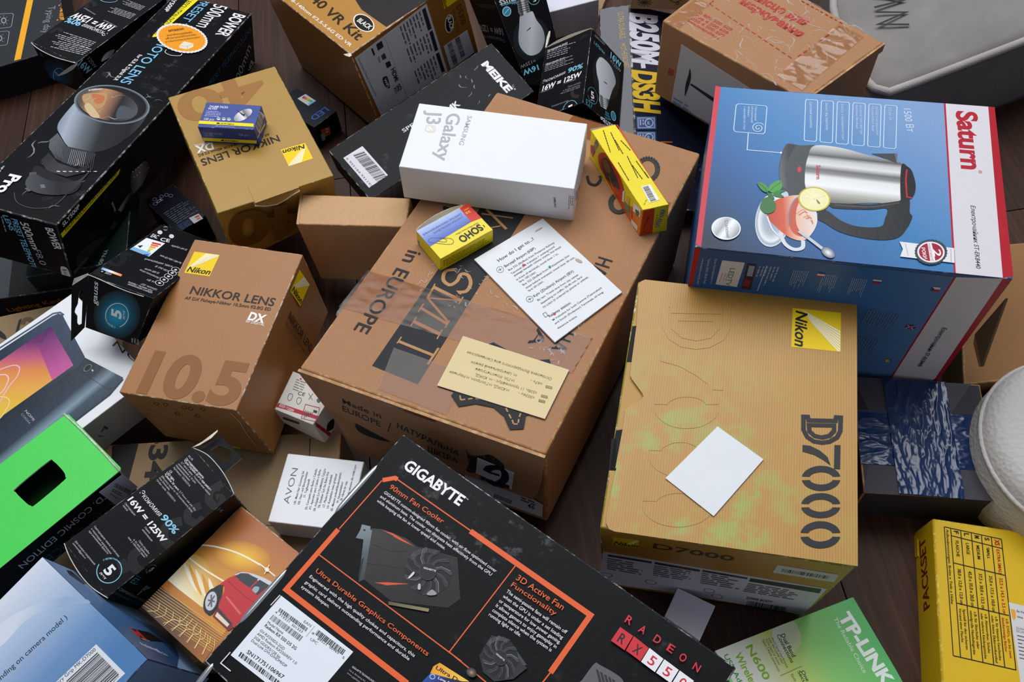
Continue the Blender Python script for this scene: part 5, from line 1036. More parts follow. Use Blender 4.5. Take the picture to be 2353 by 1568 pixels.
printed('kettle','F','ink_gloss',[('g',[(4.5,.8),(187.1,4.2),(186.4,47.2),(170.1,57.1),(3.3,49.5)],[(0,'2a5f98'),(.6,'3a70aa'),(1,'6c8fc0')],(12.5,22.4),(195.2,23)),
('g',[(4.5,.8),(187.1,4.2),(187.3,161.2),(187.7,242),(6.1,211.8)],[(0,'28598e'),(.6,'356aa4'),(1,'5f86b8')],(14,27.2),(195.6,33.6)),
('p',[(187.1,4.2),(218.2,.2),(221.8,161),(224.6,207.6),(196.4,202.3),(187.3,161.2)],'d9d4d8'),
('p',[(218.2,.2),(224,-3.3),(226,151),(225.3,207.4),(212.9,206.5),(221.4,152.2)],'b01a28'),
('l',[(187.1,4.2),(187.3,161.2),(188,213.7)],1.4,'b81c34'),
('p',[(-.2,-3.9),(4.5,.8),(3.4,53.6),(-2.3,48.4)],'b01a28'),
('p',[(21.9,12.9),(38.8,12.9),(37.8,46.3),(21.1,45.9)],'d8d8dc'),
('t','LEDTV',29.32,21.64,1.598,24.41,3.99,'4a8a5a',0.02),
('w',(24.9,30),(-.8,14.4),(-1.2,-.6),1,'b08a8a',262,.5,.35),
('w',(27.4,29.5),(-.7,14.4),(-1.2,-.6),1,'b08a8a',285,.5,.35),
('w',(29.1,29.2),(-.7,14.4),(-1.2,-.6),1,'b08a8a',300,.5,.35),
('p',[(40.8,13.3),(47.8,13.2),(48.8,48),(41.4,48.1)],'3a2a38'),
('p',[(42.5,15.9),(46.9,16.1),(47,29.8),(42.7,29.7)],'8aa0b8'),
('p',[(42.2,34.8),(46.7,35.1),(46.8,44.2),(42,44.1)],'8a2a34'),
('t','Saturn Home Appliances s.r.o.',16.28,11.61,1.551,34.22,1.98,'b8cce4'),
('t','Tekarsko 563/6, 108 00, Praha',11.32,12.49,1.564,34.38,1.99,'b8cce4'),
('t','www.saturn-world.com',6.78,13.3,1.576,34.53,1.99,'b8cce4'),
('l',[(55.2,13.6),(54,48.6)],.6,'b8cce4'),
('w',(65,13.7),(-.9,26),(-16,1.4),6,'8fa8cc',40,.42,.5),
('w',(86.7,15.1),(-.2,26),(-11.7,.6),8,'8fa8cc',41,.42,.5),
('w',(108.4,16.5),(.5,26),(-11.6,.6),8,'8fa8cc',42,.42,.5),
('w',(129.9,17.8),(1.2,25.9),(-11.5,.6),8,'8fa8cc',43,.42,.5),
('p',[(93,15.3),(98.6,15.4),(98.6,17.3),(93.1,17.2)],'3a4a8a'),
('p',[(93.1,17.2),(98.6,17.3),(98.6,19.3),(93.1,19.1)],'e0e0e4'),
('p',[(93.1,19.1),(98.6,19.3),(98.6,21.2),(93.2,21.1)],'b03040'),
('p',[(133.4,17),(139.6,16.9),(139.7,18.8),(133.6,18.8)],'e0e0e4'),
('p',[(133.6,18.8),(139.7,18.8),(139.7,20.6),(133.7,20.5)],'3a4aa0'),
('p',[(133.7,20.5),(139.7,20.6),(139.8,22.4),(133.9,22.4)],'b03040'),
('p',[(175.9,18.5),(181.9,18.5),(182.2,21.2),(176.1,21.2)],'e0e0e4'),
('p',[(176.1,21.2),(182.2,21.2),(182.4,23.9),(176.4,23.9)],'b03040'),
('p',[(175.9,18.5),(176.4,23.9),(178.5,21.5)],'2a3a80'),
('p',[(174,73),(181.1,73.2),(181.7,79),(174.3,78.4)],'2a3a7a'),
('l',[(174.5,73.1),(181.3,79.1)],.6,'e0e0e4'),
('l',[(181.1,73.2),(174.3,78.4)],.6,'e0e0e4'),
('l',[(177.6,73.1),(178,78.7)],.9,'c03040'),
('l',[(174.4,75.6),(181.4,76.1)],.9,'c03040'),
('p',[(174,129.4),(177,129.4),(177.8,133.9),(174.6,133.7)],'e0c030'),
('p',[(177,129.4),(179.8,129.8),(180.4,134.3),(177.8,133.9)],'3a80c0'),
('w',(165.8,58.8),(-.5,27.3),(-25.9,-1.1),12,'6f88ac',60,.35,.5),
('w',(161.3,98.8),(-.7,30.1),(-27.2,-.9),12,'6f88ac',61,.35,.5),
('t','Електрочайник ST-EK8440',200.65,71.59,1.561,63.24,3.58,'2c2c36',0.012,0.12)])
printed('smit','T','ink_matte',[('p',[(72,344.7),(114,344),(104.6,128.4),(64.7,146.1)],'1f2022'),
('c',[(80.4,228.3),(74.8,233.5),(78,242.4),(85.7,244.8),(89.1,238.4),(88.4,230.5),(94.2,228.7),(100.8,235.5),(101.8,244.5),(96.1,248.8)],3.2,'b98857'),
('l',[(94.2,247.8),(99.4,249.8)],1.2,'b98857'),
('l',[(78.5,227.5),(83.7,229.9)],1.2,'b98857'),
('l',[(74.1,252.9),(102.7,255.7)],3.2,'b98857'),
('l',[(103,260),(102.4,251.4)],1.2,'b98857'),
('l',[(74.9,256.9),(73.9,249.2)],1.2,'b98857'),
('l',[(74.7,253.5),(76.1,265.4),(105.2,280.4)],2.0,'b98857'),
('l',[(76.1,265.4),(102.7,255.7)],1.4,'b98857'),
('l',[(76.6,277.1),(104.7,282.1)],2.6,'b98857'),
('l',[(105.2,286.7),(104.9,278)],1.2,'b98857'),
('l',[(76.8,281.9),(76.4,272.2)],1.2,'b98857'),
('l',[(78.7,292),(104.7,293.9)],3.2,'b98857'),
('l',[(79.1,297.1),(78.3,287)],1.2,'b98857'),
('l',[(105.2,299.3),(104.2,289.1)],1.2,'b98857'),
('l',[(78.4,314.9),(111.7,314.6)],2.6,'b98857'),
('l',[(78.4,317.4),(78.1,310.1)],1.2,'b98857'),
('l',[(111.3,324.4),(111,306.4)],2.0,'b98857'),
('l',[(69.6,159.6),(97.9,152.2)],1.6,'b98857'),
('l',[(71,152.7),(98.9,166.9)],2.6,'b98857'),
('l',[(72.6,182.5),(92.5,165.5)],1.4,'b98857'),
('t','in',32.77,225.84,1.449,13.44,13.66,'1f2022',0.01),
('t','EUROPE',34.75,248.1,1.519,73.02,13.42,'1f2022',0.01),
('t','Made',34.2,165.57,1.571,48.74,14.73,'1f2022',0.01),
('t','НАТУРАЛЬНА',185.74,161.01,1.524,107.19,12.82,'1f2022',0.01),
('t','ШКІРА',176.56,181.99,1.613,89.18,9.84,'1f2022',0.01),
('c',[(190,38.3),(191.1,41.8),(191.6,45.4),(191.3,48.7),(190.4,51.6),(188.9,53.8),(187,55.1),(184.6,55.6),(182.1,55.2),(179.5,53.9),(177.1,51.7),(175,48.8),(173.3,45.5),(172.3,41.9),(171.9,38.4),(172.2,35),(173.2,32.2),(174.8,30.1),(176.9,28.8),(179.3,28.4),(181.9,29.1),(184.5,30.6),(186.9,33),(188.9,35.9)],4.5,'33322e',True),
('e',(191.4,37.6),(.8,-.4),(.5,1.2),'33322e'),
('e',(192.6,41.4),(.8,-.4),(.5,1.2),'33322e'),
('e',(193.1,45.1),(.8,-.4),(.5,1.2),'33322e'),
('e',(193,48.7),(.8,-.4),(.5,1.2),'33322e'),
('e',(192.3,51.9),(.8,-.4),(.5,1.2),'33322e'),
('e',(190.9,54.5),(.8,-.4),(.5,1.2),'33322e'),
('e',(189.1,56.4),(.8,-.4),(.5,1.2),'33322e'),
('e',(186.8,57.5),(.8,-.4),(.5,1.2),'33322e'),
('e',(184.2,57.7),(.8,-.4),(.5,1.2),'33322e'),
('e',(181.5,57),(.8,-.4),(.5,1.2),'33322e'),
('e',(178.8,55.5),(.8,-.4),(.5,1.2),'33322e'),
('e',(176.2,53.1),(.8,-.4),(.5,1.2),'33322e'),
('e',(174,50.2),(.8,-.4),(.5,1.2),'33322e'),
('e',(172.2,46.7),(.8,-.4),(.5,1.2),'33322e'),
('e',(170.9,43),(.8,-.4),(.5,1.2),'33322e'),
('e',(170.3,39.1),(.8,-.4),(.5,1.2),'33322e'),
('e',(170.4,35.5),(.8,-.4),(.5,1.2),'33322e'),
('e',(171.1,32.2),(.8,-.4),(.5,1.2),'33322e'),
('e',(172.5,29.5),(.8,-.4),(.5,1.2),'33322e'),
('e',(174.4,27.5),(.8,-.4),(.5,1.2),'33322e'),
('e',(176.7,26.4),(.8,-.4),(.5,1.2),'33322e'),
('e',(179.4,26.3),(.8,-.4),(.5,1.2),'33322e'),
('e',(182.1,27),(.8,-.4),(.5,1.2),'33322e'),
('e',(184.9,28.6),(.8,-.4),(.5,1.2),'33322e'),
('e',(187.4,31.1),(.8,-.4),(.5,1.2),'33322e'),
('e',(189.7,34.1),(.8,-.4),(.5,1.2),'33322e'),
('c',[(182.3,91.6),(183.2,94.4),(183.6,97.2),(183.4,99.8),(182.7,102.1),(181.5,103.8),(179.9,105),(178,105.4),(176,105.1),(173.9,104),(171.9,102.4),(170.2,100.1),(168.8,97.5),(167.9,94.7),(167.6,91.9),(167.8,89.3),(168.6,87),(169.9,85.3),(171.6,84.3),(173.6,84),(175.7,84.5),(177.8,85.6),(179.7,87.5),(181.4,89.8)],4.5,'33322e',True),
('c',[(135.1,74.5),(140.6,81.9),(146.9,82),(148.2,74.3),(145.4,69.6)],2.4,'1f2022'),
('p',[(142.9,341.8),(153.1,348.1),(163.5,340),(177.3,336.9),(188.1,340.4),(197.5,348.8),(206.6,343.6),(202.8,332.4),(211.5,322.3),(209.9,295.9),(195.9,277.7),(180.8,286.7),(148,282.5),(140.8,291.8),(143.9,328.4)],'1f2022'),
('l',[(149.1,338.8),(151.6,342.1)],1.2,'b98857'),
('l',[(151.6,342.1),(154.4,340)],1.2,'b98857'),
('l',[(156.3,338.8),(159.1,336.9)],1.2,'b98857'),
('l',[(161.2,335.9),(164.5,334.7)],1.2,'b98857'),
('l',[(186.2,333.3),(189,335.6)],1.2,'b98857'),
('l',[(190.9,337.1),(194,339.7)],1.2,'b98857'),
('l',[(195.4,340.5),(197.6,343)],1.2,'b98857'),
('l',[(197.9,343.3),(200.8,341.9)],1.2,'b98857'),
('l',[(200.6,340.8),(199.5,337.7)],1.2,'b98857'),
('l',[(199,335.8),(198.4,332.4)],1.2,'b98857')])
printed('smit','F','ink_matte',[('t','Made in',36.73,25.35,0.083,34.55,7.51,'1f2022',0.005),
('t','EUROPE',33.97,37.68,0.128,34.69,8.8,'1f2022',0.005),
('t','НАТУРАЛЬНА',84.45,33.97,0.182,54.39,8.56,'1f2022',0.005),
('t','ШКІРА',109.88,54.61,0.09,26.44,9.05,'1f2022',0.005),
('l',[(79.5,29.7),(74.3,46)],.8,'1f2022'),
('s',[(145.9,29.2),(148.2,35.5),(158.7,30),(166.5,23.9),(176.2,30),(177.7,39.2),(174.9,64.7),(164.5,64.5),(156.4,70),(154.2,61.7),(143.6,64),(146.5,50.3)],'1f2022'),
('l',[(147.8,32),(148.3,33.5)],.7,'8a6038'),
('l',[(151.4,35.6),(153.8,34.4)],.7,'8a6038'),
('l',[(160.4,30.5),(162.1,29.2)],.7,'8a6038'),
('l',[(167.7,27.2),(169.9,28.6)],.7,'8a6038'),
('l',[(175,33.3),(175.3,35.3)],.7,'8a6038'),
('l',[(175.6,44.4),(174.9,50.1)],.7,'8a6038'),
('l',[(171.6,62.8),(169.3,62.8)],.7,'8a6038'),
('l',[(162.7,63.6),(160.9,64.9)],.7,'8a6038'),
('l',[(156.4,66.1),(156,64.3)],.7,'8a6038'),
('l',[(153,60.6),(150.6,61.1)],.7,'8a6038'),
('l',[(145.9,59.8),(146.5,56.7)],.7,'8a6038'),
('l',[(147.9,46.1),(147.7,41.3)],.7,'8a6038'),
('l',[(147.8,32),(148.3,33.5)],.7,'8a6038'),
('l',[(151.4,35.6),(153.8,34.4)],.7,'8a6038'),
('l',[(160.4,30.5),(162.1,29.2)],.7,'8a6038'),
('l',[(167.7,27.2),(169.9,28.6)],.7,'8a6038')], lift=3.2)
sticker('smit','F','number_label',[(155.2, 35.1), (186.1, 38.2), (183.2, 66.7), (152.1, 60.8)],[('c',[(161.9,51.9),(165.6,43.7),(173.4,38.6),(178.2,43.5),(176.5,56.4),(168.3,68),(162.6,64.6)],6.5,'17192a'),
('c',[(164.5,64.5),(172.2,67.7),(177.5,64.1),(181.3,63.9)],5.5,'17192a'),
('c',[(162.4,51.2),(169,50.7),(173.5,50.1)],3,'17192a')],thick=0.25,mat='paper_sticker',col='dcdae6',label='white label with a brushed figure',lift=3.4)
sticker('smit','F','size_label',[(140.2, 73.5), (200.3, 76.5), (208.7, 80.6), (208, 101.9), (159.9, 102.9), (137, 96.9)],[('b',(165.9,90.8),(15.9,1),(-1.7,7.7),71,46,'141418'),
('t','46',194.94,93.16,0.061,6.56,7.04,'222226',0.02),
('w',(190,78.8),(12.9,.3),(-.8,8.2),2,'3a3a40',7,.5,.35)],thick=0.25,mat='paper_sticker',col='d8d6de',label='white size label on the front under the flap',lift=0.15)
printed('smit','F','ink_matte',[('s',[(40.6,58),(50.5,49.9),(59.6,53.6),(75.9,55.3),(73.6,65.9),(60.8,71.4),(45.2,71.5),(39.7,66.6)],'1f2022')], lift=0.15)
printed('j3','T','ink_matte',[('t','SAMSUNG',47.18,8.07,1.586,35.46,4.36,'b2b3b5',0.012),
('t','Galaxy',28.86,7.68,1.548,56.69,12.73,'b2b3b5',0.02),
('t','J3',10.51,7.61,1.474,16.18,13.38,'b2b3b5',0.02),
('s',[(13.2,25.2),(21,25.3),(21.9,32.5),(13.7,32.5)],'e3ded4'),
('t','6',14.37,27.03,1.599,4.71,5.56,'f6f6f4',0.02)])
printed('j3','F','ink_matte',[('t','SAMSUNG',136.45,14.04,1.499,13.42,2.04,'404248',0.02),
('l',[(131.9,8.2),(131.3,22.1)],.15,'d0d0d0'),
('w',(155.2,9.6),(.1,18.5),(-6,-.6),4,'6a6c72',5,.4,.35)])
printed('j3','R','ink_matte',[('w',(10,14.7),(-.8,17.7),(55.3,45),5,'7a7c82',6,.4,.35)])
printed('soho','T','ink_gloss',[('g',[(.1,-.1),(44.3,.9),(44.1,19.6),(.4,21.4)],[(0,'b8c8ec'),(.5,'8096d8'),(1,'5062b4')],(19,-.4),(19.7,21.3)),
('p',[(44.3,.9),(53.2,-.2),(53.9,21.2),(44.1,19.6)],'d02c24'),
('t','SOHO',48.14,25.56,3.062,23.7,7.64,'1c1a10',0.05),
('c',[(50.2,28.6),(50.6,30.1),(49.9,31.4)],.7,'1c1a10'),
('t','· Small Office·Home Office ·',49.38,23.41,-3.123,24.87,1.57,'4a4420'),
('t','СКРЕПКИ НИКЕЛИРОВАННЫЕ',42.3,5.96,3.13,39.99,2.12,'3a3c5a',0.015),
('t','СКРІПКИ НІКЕЛЬОВАНІ',41.59,9.46,3.119,30.59,2.1,'3a3c5a'),
('t','25',50.43,8.12,-3.122,4.85,2.24,'f0c820',0.03),
('t','ММ',51.03,4.81,-3.125,4.4,1.28,'f0c820',0.02),
('c',[(8.3,19.7),(13,24.6),(15.5,24.5),(15,21.6),(6.9,14.7),(3,15.2),(3.6,18.2),(14.7,28.9),(18.9,29.6),(20.1,27.5),(19,24),(11.6,18.1)],.35,'26263a')])
printed('soho','F','ink_gloss',[('w',(4.7,3.9),(44.7,1.4),(.1,9.5),6,'8a7c10',9,.45,.2),
('w',(2.5,3.7),(1.8,.1),(-.2,7.6),4,'6a5c10',10,.5,.35)])
printed('soho','L','ink_gloss',[('p',[(1,10.7),(4.1,9.1),(21.3,11.6),(19.4,19.1),(-.2,17.3)],'c8c4a8'),
('b',(1.3,11),(19.4,1.9),(-1,5.3),12,46,'141418'),
('o',(23.7,12.4),(1.2,0),(-.4,2.4),.3,'2a2a10',0,360),
('e',(28.9,13),(1.8,-.3),(-.6,3),'2a2a10')])
printed('glue','T','ink_gloss',[('w',(9.8,3.8),(-5.3,30.7),(1.3,-.1),1,'3a3410',100,.7,.1),
('w',(15.1,8.9),(-2.3,26.8),(1.3,-.1),1,'3a3410',101,.7,.1),
('w',(14.7,19.7),(-.4,20.4),(1.3,-.1),1,'3a3410',102,.7,.1),
('w',(19.4,22.5),(3.2,16.9),(1.3,-.1),1,'3a3410',103,.7,.1),
('w',(6.1,48.5),(-.2,27.8),(1.2,-.1),1,'3a3410',104,.7,.1),
('w',(16.7,43.9),(-2.4,31.9),(1.2,-.1),1,'3a3410',105,.7,.1),
('w',(16.2,56.1),(1.5,21),(1.2,-.1),1,'3a3410',106,.7,.1),
('w',(21.7,52.4),(1.3,23.8),(1.2,-.1),1,'3a3410',107,.7,.1),
('w',(22.9,67.9),(.4,8.7),(1.2,-.1),1,'3a3410',108,.7,.1),
('p',[(24.5,.6),(25.6,1.4),(28.4,111.4),(27.1,112)],'d8401c'),
('t','Вес: 10гр.',7.47,105.43,-0.832,7.1,1.18,'3a3410')])
sticker('glue','T','barcode_label',[(13.5, 83.9), (21.9, 84.1), (21.9, 104.1), (12.4, 104.8)],[('b',(14.4,85.3),(-.7,18.6),(5.2,-.2),14,46,'141418')],thick=0.25,mat='paper_sticker',col='eceae4',label=None,lift=0.1)
printed('glue','L','ink_gloss',[('g',[(22.1,15.6),(56.4,3.2),(77.5,22.6),(110.8,.7),(110.1,31.1),(76.1,30.6),(36.3,27)],[(0,'c8341c'),(.6,'d8481c'),(1,'e07a20')],(27.4,9.6),(106.1,23)),
('s',[(18.9,15),(29.4,2.4),(46.3,-4.3),(71.3,5),(73.4,16.2),(48,23.6),(26.6,25.1)],'c02c1c'),
('s',[(26.5,13.6),(37.1,3.3),(50.8,4.8),(67.1,13.6),(48,23.6),(32.6,23.4)],'3a3230'),
('l',[(44.1,18.6),(48.1,20.5)],.6,'e8d020'),
('l',[(48.2,21.1),(52.1,23)],.6,'e8d020'),
('l',[(52.2,23.6),(56.2,25.5)],.6,'e8d020'),
('l',[(56.3,26.1),(60.2,28)],.6,'e8d020'),
('s',[(27.9,12.5),(38.9,5),(46.1,12),(34.9,18.2)],'7a5030'),
('t','СУПЕР КЛЕЙ',7.68,25.79,-1.159,26.99,5.75,'2a4a9a',0.04),
('s',[(1.9,15.6),(8,13.9),(10.2,20.4),(3.4,22.6)],'b03050'),
('p',[(72.6,12),(76,7.4),(77.2,21.1),(73,23.3)],'e8e0d0'),
('p',[(80.9,10.4),(87.3,7.1),(86.3,16.2),(80.5,19.9)],'d8b060'),
('p',[(94.1,5.9),(107.5,1.8),(107.7,11.4),(94.6,15.2)],'e8e4d8'),
('p',[(78.2,18.6),(87.8,16.5),(89.8,26.4),(78.8,26.4)],'7a8a5a'),
('p',[(94,25.9),(106.1,23),(106.8,29),(94.4,32.3)],'e8dcc8'),
('s',[(99,9.6),(105.8,6.6),(105.3,11.9),(100.9,14.4)],'3a6a30'),
('p',[(92.1,16.7),(93.4,16.1),(95,24.1),(93.5,24.7)],'c03020')])
printed('glue','F','ink_gloss',[('p',[(.5,1.1),(10.8,.8),(11.6,31.9),(-.4,31.4)],'d4481e'),
('t','СУПЕР КЛЕЙ',16.98,25.92,-1.361,20.93,3.85,'2a4ab0',0.03),
('t','SUPER GLUE',3.34,28.36,-1.429,19.62,1.5,'5a1408'),
('t','клей',5.61,17.12,-1.398,8.05,1.68,'5a1408'),
('e',(13.1,21),(.5,.3),(0,.8),'d4481e'),
('e',(13.3,18.4),(.5,.3),(0,.8),'d4481e'),
('e',(13.6,15.8),(.5,.3),(0,.8),'d4481e'),
('e',(13.8,13.2),(.5,.3),(0,.8),'d4481e'),
('e',(14.1,10.6),(.5,.3),(0,.8),'d4481e')])
printed('n105','T','ink_satin',[('p',[(5.5,12.9),(29.9,12.7),(30.1,35.7),(6,35.9)],'f5cf00'),
('p',[(6.6,31.1),(17,13.1),(18.2,13.1),(6.9,31.1)],'fdf8dc'),
('p',[(7.6,30.6),(18.8,13.1),(20,13.1),(7.9,30.6)],'fdf8dc'),
('p',[(8.5,30),(20.6,13.1),(21.9,13),(8.8,30)],'fdf8dc'),
('p',[(9.5,29.4),(22.5,13),(23.7,13),(9.8,29.4)],'fdf8dc'),
('p',[(10.5,28.8),(24.3,13),(25.5,13),(10.7,28.8)],'fdf8dc'),
('p',[(11.4,28.3),(26.1,13),(27.3,13),(11.7,28.2)],'fdf8dc'),
('p',[(12.4,27.7),(27.9,13),(29.2,13),(12.7,27.7)],'fdf8dc'),
('p',[(13.3,27.1),(29.8,13),(29.9,13.9),(13.6,27.1)],'fdf8dc'),
('t','Nikon',7.42,34.33,-0.009,21.48,5.7,'17130a',0.03,0.2),
('t','NIKKOR LENS',19.57,55.61,-0.003,77.8,8.21,'2a1c12',0.02),
('t','AF DX Fisheye-Nikkor 10.5mm f/2.8G ED',17.8,61.78,-0.019,78.74,3.13,'2a1c12',0.01),
('t','DX',80.14,71.86,0.053,15.32,7.93,'f2f0ea',0.06),
('t','for DIGITAL',79.65,74.55,0.051,17.29,2.62,'f2f0ea',0.02),
('t','10.5',15.39,151.35,-0.027,85.8,38.32,'8c5a2c',0.055)])
printed('n105','R','ink_satin',[('p',[(140.2,4.6),(142.2,29.9),(118.6,29.2),(117.1,4.5)],'f5cf00'),
('p',[(122,5.3),(140.9,16.3),(141,17.6),(122,5.5)],'fdf8dc'),
('p',[(122.6,6.2),(141,18.2),(141.1,19.5),(122.6,6.5)],'fdf8dc'),
('p',[(123.2,7.2),(141.2,20.1),(141.3,21.4),(123.3,7.5)],'fdf8dc'),
('p',[(123.9,8.2),(141.3,22),(141.4,23.3),(123.9,8.5)],'fdf8dc'),
('p',[(124.5,9.2),(141.5,24),(141.6,25.2),(124.5,9.5)],'fdf8dc'),
('p',[(125.2,10.1),(141.6,25.9),(141.7,27.2),(125.2,10.4)],'fdf8dc'),
('p',[(125.8,11.1),(141.8,27.8),(141.9,29.1),(125.8,11.4)],'fdf8dc'),
('p',[(126.4,12.1),(141.9,29.8),(141,29.9),(126.5,12.4)],'fdf8dc'),
('t','Nikon',118.83,5.95,1.511,22.08,5.71,'17130a',0.03,0.2),
('t','NIKKOR LENS',98.37,17.81,1.556,59.26,7.44,'3a2210',0.02),
('t','AF DX Fisheye-Nikkor 10.5mm f/2.8G ED',92.27,17.13,1.567,54.48,3.08,'4a2c16')])
printed('n105','F','ink_satin',[('l',[(-1.3,4),(49.5,48.9)],.8,'c9b8a2'),
('l',[(3.5,31.3),(25.6,31.6)],.7,'c0ae96'),
('l',[(3.9,32.2),(4,64.3)],.5,'9a8468'),
('l',[(9.9,83.9),(95.2,6.9)],.5,'b09a80'),
('c',[(26.2,10.8),(29.6,8.2),(30.4,11.1),(26.7,14.2)],.6,'4a3018',True),
('c',[(34.4,10.3),(37.7,7.6),(38.6,10.5),(35,13.6)],.6,'4a3018',True),
('c',[(38.5,25),(42,22.3),(42.8,25.2),(39.2,28.5)],.6,'4a3018',True),
('c',[(51.2,9.9),(54.6,7.3),(55.4,10.1),(51.9,13.2)],.6,'4a3018',True),
('c',[(57,10),(60.3,7.4),(61.2,10.3),(57.7,13.4)],.6,'4a3018',True),
('c',[(57.3,23),(60.7,20.3),(61.6,23.2),(58,26.4)],.6,'4a3018',True),
('c',[(68.9,7.2),(72.2,4.7),(73.1,7.5),(69.7,10.6)],.6,'4a3018',True),
('l',[(95.6,6.5),(97.6,20.7),(94.7,46.9),(94.9,66.7)],.9,'cbbba6'),
('p',[(70.1,76.8),(77.1,80.1),(73.9,85.9),(66.7,82.7)],'d8c020')])
printed('n40','T','ink_satin',[('t','40',91.43,3.65,-3.132,87.02,44.46,'9c6c34',0.05),
('p',[(100.4,142.8),(76.8,142.9),(77,118.7),(100.5,119.8)],'f5cf00'),
('p',[(99.8,124.6),(89.3,142.6),(88.1,142.6),(99.5,124.6)],'fdf8dc'),
('p',[(98.8,125.2),(87.5,142.6),(86.3,142.6),(98.5,125.2)],'fdf8dc'),
('p',[(97.9,125.7),(85.7,142.6),(84.6,142.6),(97.6,125.7)],'fdf8dc'),
('p',[(96.9,126.3),(84,142.6),(82.8,142.6),(96.6,126.3)],'fdf8dc'),
('p',[(96,126.8),(82.2,142.6),(81,142.7),(95.7,126.8)],'fdf8dc'),
('p',[(95,127.4),(80.4,142.7),(79.3,142.7),(94.7,127.4)],'fdf8dc'),
('p',[(94.1,127.9),(78.7,142.7),(77.5,142.7),(93.8,127.9)],'fdf8dc'),
('p',[(93.1,128.5),(76.9,142.7),(76.8,141.7),(92.8,128.5)],'fdf8dc'),
('t','Nikon',99.07,121.32,-3.099,20.94,5.82,'17130a',0.03,0.2),
('t','NIKKOR LENS',80.35,98.24,3.137,75.15,9.72,'2a1c12',0.02),
('t','AF-S DX Micro NIKKOR 40mm f/2.8G',74.06,92.15,-3.127,68.75,3.47,'2a1c12',0.01),
('t','DX',21.94,81.4,-3.045,16.38,9.79,'ecebe4',0.06),
('t','for DIGITAL',19.92,79.08,-2.997,14.93,2.79,'ecebe4',0.02)])
printed('n40','F','ink_satin',[('t','40',81.93,22.38,-2.94,75.9,42.11,'6f4d18',0.05),
('t','NIKKOR LENS',73.88,65.49,-3.088,54.86,8.28,'33240c',0.02),
('l',[(51.7,3.8),(56.5,5.8),(54.8,.5)],.4,'d8cca0',True)])
printed('tacks','T','ink_gloss',[('t','THUMB TACKS',4.51,6.64,-0.021,18.04,2.73,'dfe4f4',0.03),
('t','SILVER',4.2,8.98,-0.019,8.75,2.15,'dfe4f4',0.03),
('w',(3.4,10.8),(15.7,-.5),(.2,1.1),1,'aab4dc',140,.8,.3),
('w',(3.3,12.8),(16.8,-.4),(.2,1.1),1,'aab4dc',141,.8,.3),
('w',(3.3,14.8),(17.8,-.4),(.2,1.1),1,'aab4dc',142,.8,.3),
('w',(3.2,16.8),(18.9,-.3),(.2,1.1),1,'aab4dc',143,.8,.3),
('t','100 pcs',4.05,22.85,-0.011,9.55,3.1,'dfe4f4',0.01),
('e',(17.5,19.9),(1.8,0),(.4,1.8),'e4e6ea'),
('p',[(16,20),(19,19.9),(18.5,18.9),(16,19)],'3a3a44'),
('e',(22.5,19.9),(1.8,0),(.4,1.8),'e4e6ea'),
('p',[(21,20),(24,19.9),(23.5,18.9),(21,19)],'3a3a44'),
('e',(27.4,19.9),(1.8,0),(.4,1.8),'e4e6ea'),
('p',[(25.9,20),(28.9,19.9),(28.4,18.9),(25.9,19)],'3a3a44'),
('p',[(-.5,24),(52,23.4),(52.8,27.3),(-.1,27.9)],'f0dc10'),
('t','BUROMAX',21.52,26.86,0.003,12.71,1.94,'20280f',0.03),
('p',[(17,26.7),(17.7,24.4),(18.8,25.4),(19.1,24.3),(20.9,26.9)],'20280f'),
('w',(16.7,28.7),(20.1,0),(.3,1.4),1,'8a94c0',150,.8,.1),
('g',[(46.8,9.1),(46.8,10.4),(46.6,11.8),(46.2,13.2),(45.5,14.7),(44.7,16.2),(43.7,17.5),(42.5,18.8),(41.3,19.9),(40,20.8),(38.7,21.5),(37.4,21.9),(36.2,22.1),(35,22.1),(34,21.8),(33.2,21.2),(32.5,20.5),(32,19.5),(31.7,18.4),(31.7,17.1),(31.9,15.7),(32.4,14.2),(33,12.7),(33.8,11.3),(34.8,9.9),(35.9,8.7),(37.2,7.5),(38.5,6.6),(39.8,5.9),(41.1,5.5),(42.4,5.2),(43.5,5.3),(44.6,5.6),(45.4,6.1),(46.1,6.9),(46.6,7.9)],[(0,'9a9a9e'),(.4,'e8e8ea'),(.6,'6a6a70'),(1,'e0e0e2')],(33.1,18.5),(46.2,7.4)),
('p',[(30.9,7),(38.9,12.3),(41.1,11.9),(41,15.7),(38.2,13.8)],'2e2e34')])
printed('tacks','F','ink_gloss',[('t','THUMB TACKS',3.37,9.21,-0.015,17.69,2.69,'98a2d0',0.02),
('t','SILVER',3.26,11.56,0.005,8.5,2.12,'98a2d0',0.02),
('t','100 pcs',36.76,8.82,-0.004,9.73,2.69,'98a2d0',0.01),
('p',[(.4,13.8),(52,14.3),(50.9,18.5),(-.3,18)],'ecd810'),
('t','BUROMAX',21.05,17.51,0.004,12.8,2.44,'20280f',0.03),
('p',[(16.7,17.2),(18.7,14.7),(19.2,15.8),(20.2,14.6),(20.3,17.3)],'20280f')])
printed('tacks','R','ink_gloss',[('p',[(4.8,-1.8),(24.5,1.2),(29.9,11.8),(7.2,12.3)],'c8ccd8'),
('b',(5.8,-.2),(17.9,3),(2.2,10.5),16,46,'141418'),
('p',[(-4.6,11.7),(-1.7,10.8),(34,18.2),(32.7,20.8)],'ecd810'),
('t','BUROMAX',6.99,15.5,0.222,20.68,0.21,'20280f',0.02)])
printed('meike','T','ink_satin',[('t','MEIKE',185,16,1.606,47.88,8.04,'ececec',0.07),
('e',(192.5,65.3),(.5,1),(-.9,.8),'9a9a9a'),
('t','SPEEDLITE',72.47,33.57,0.044,43.69,4.94,'d8d8d8',0.02),
('t','MK',123.21,43.5,0.043,14.58,7.33,'ececec',0.05)])
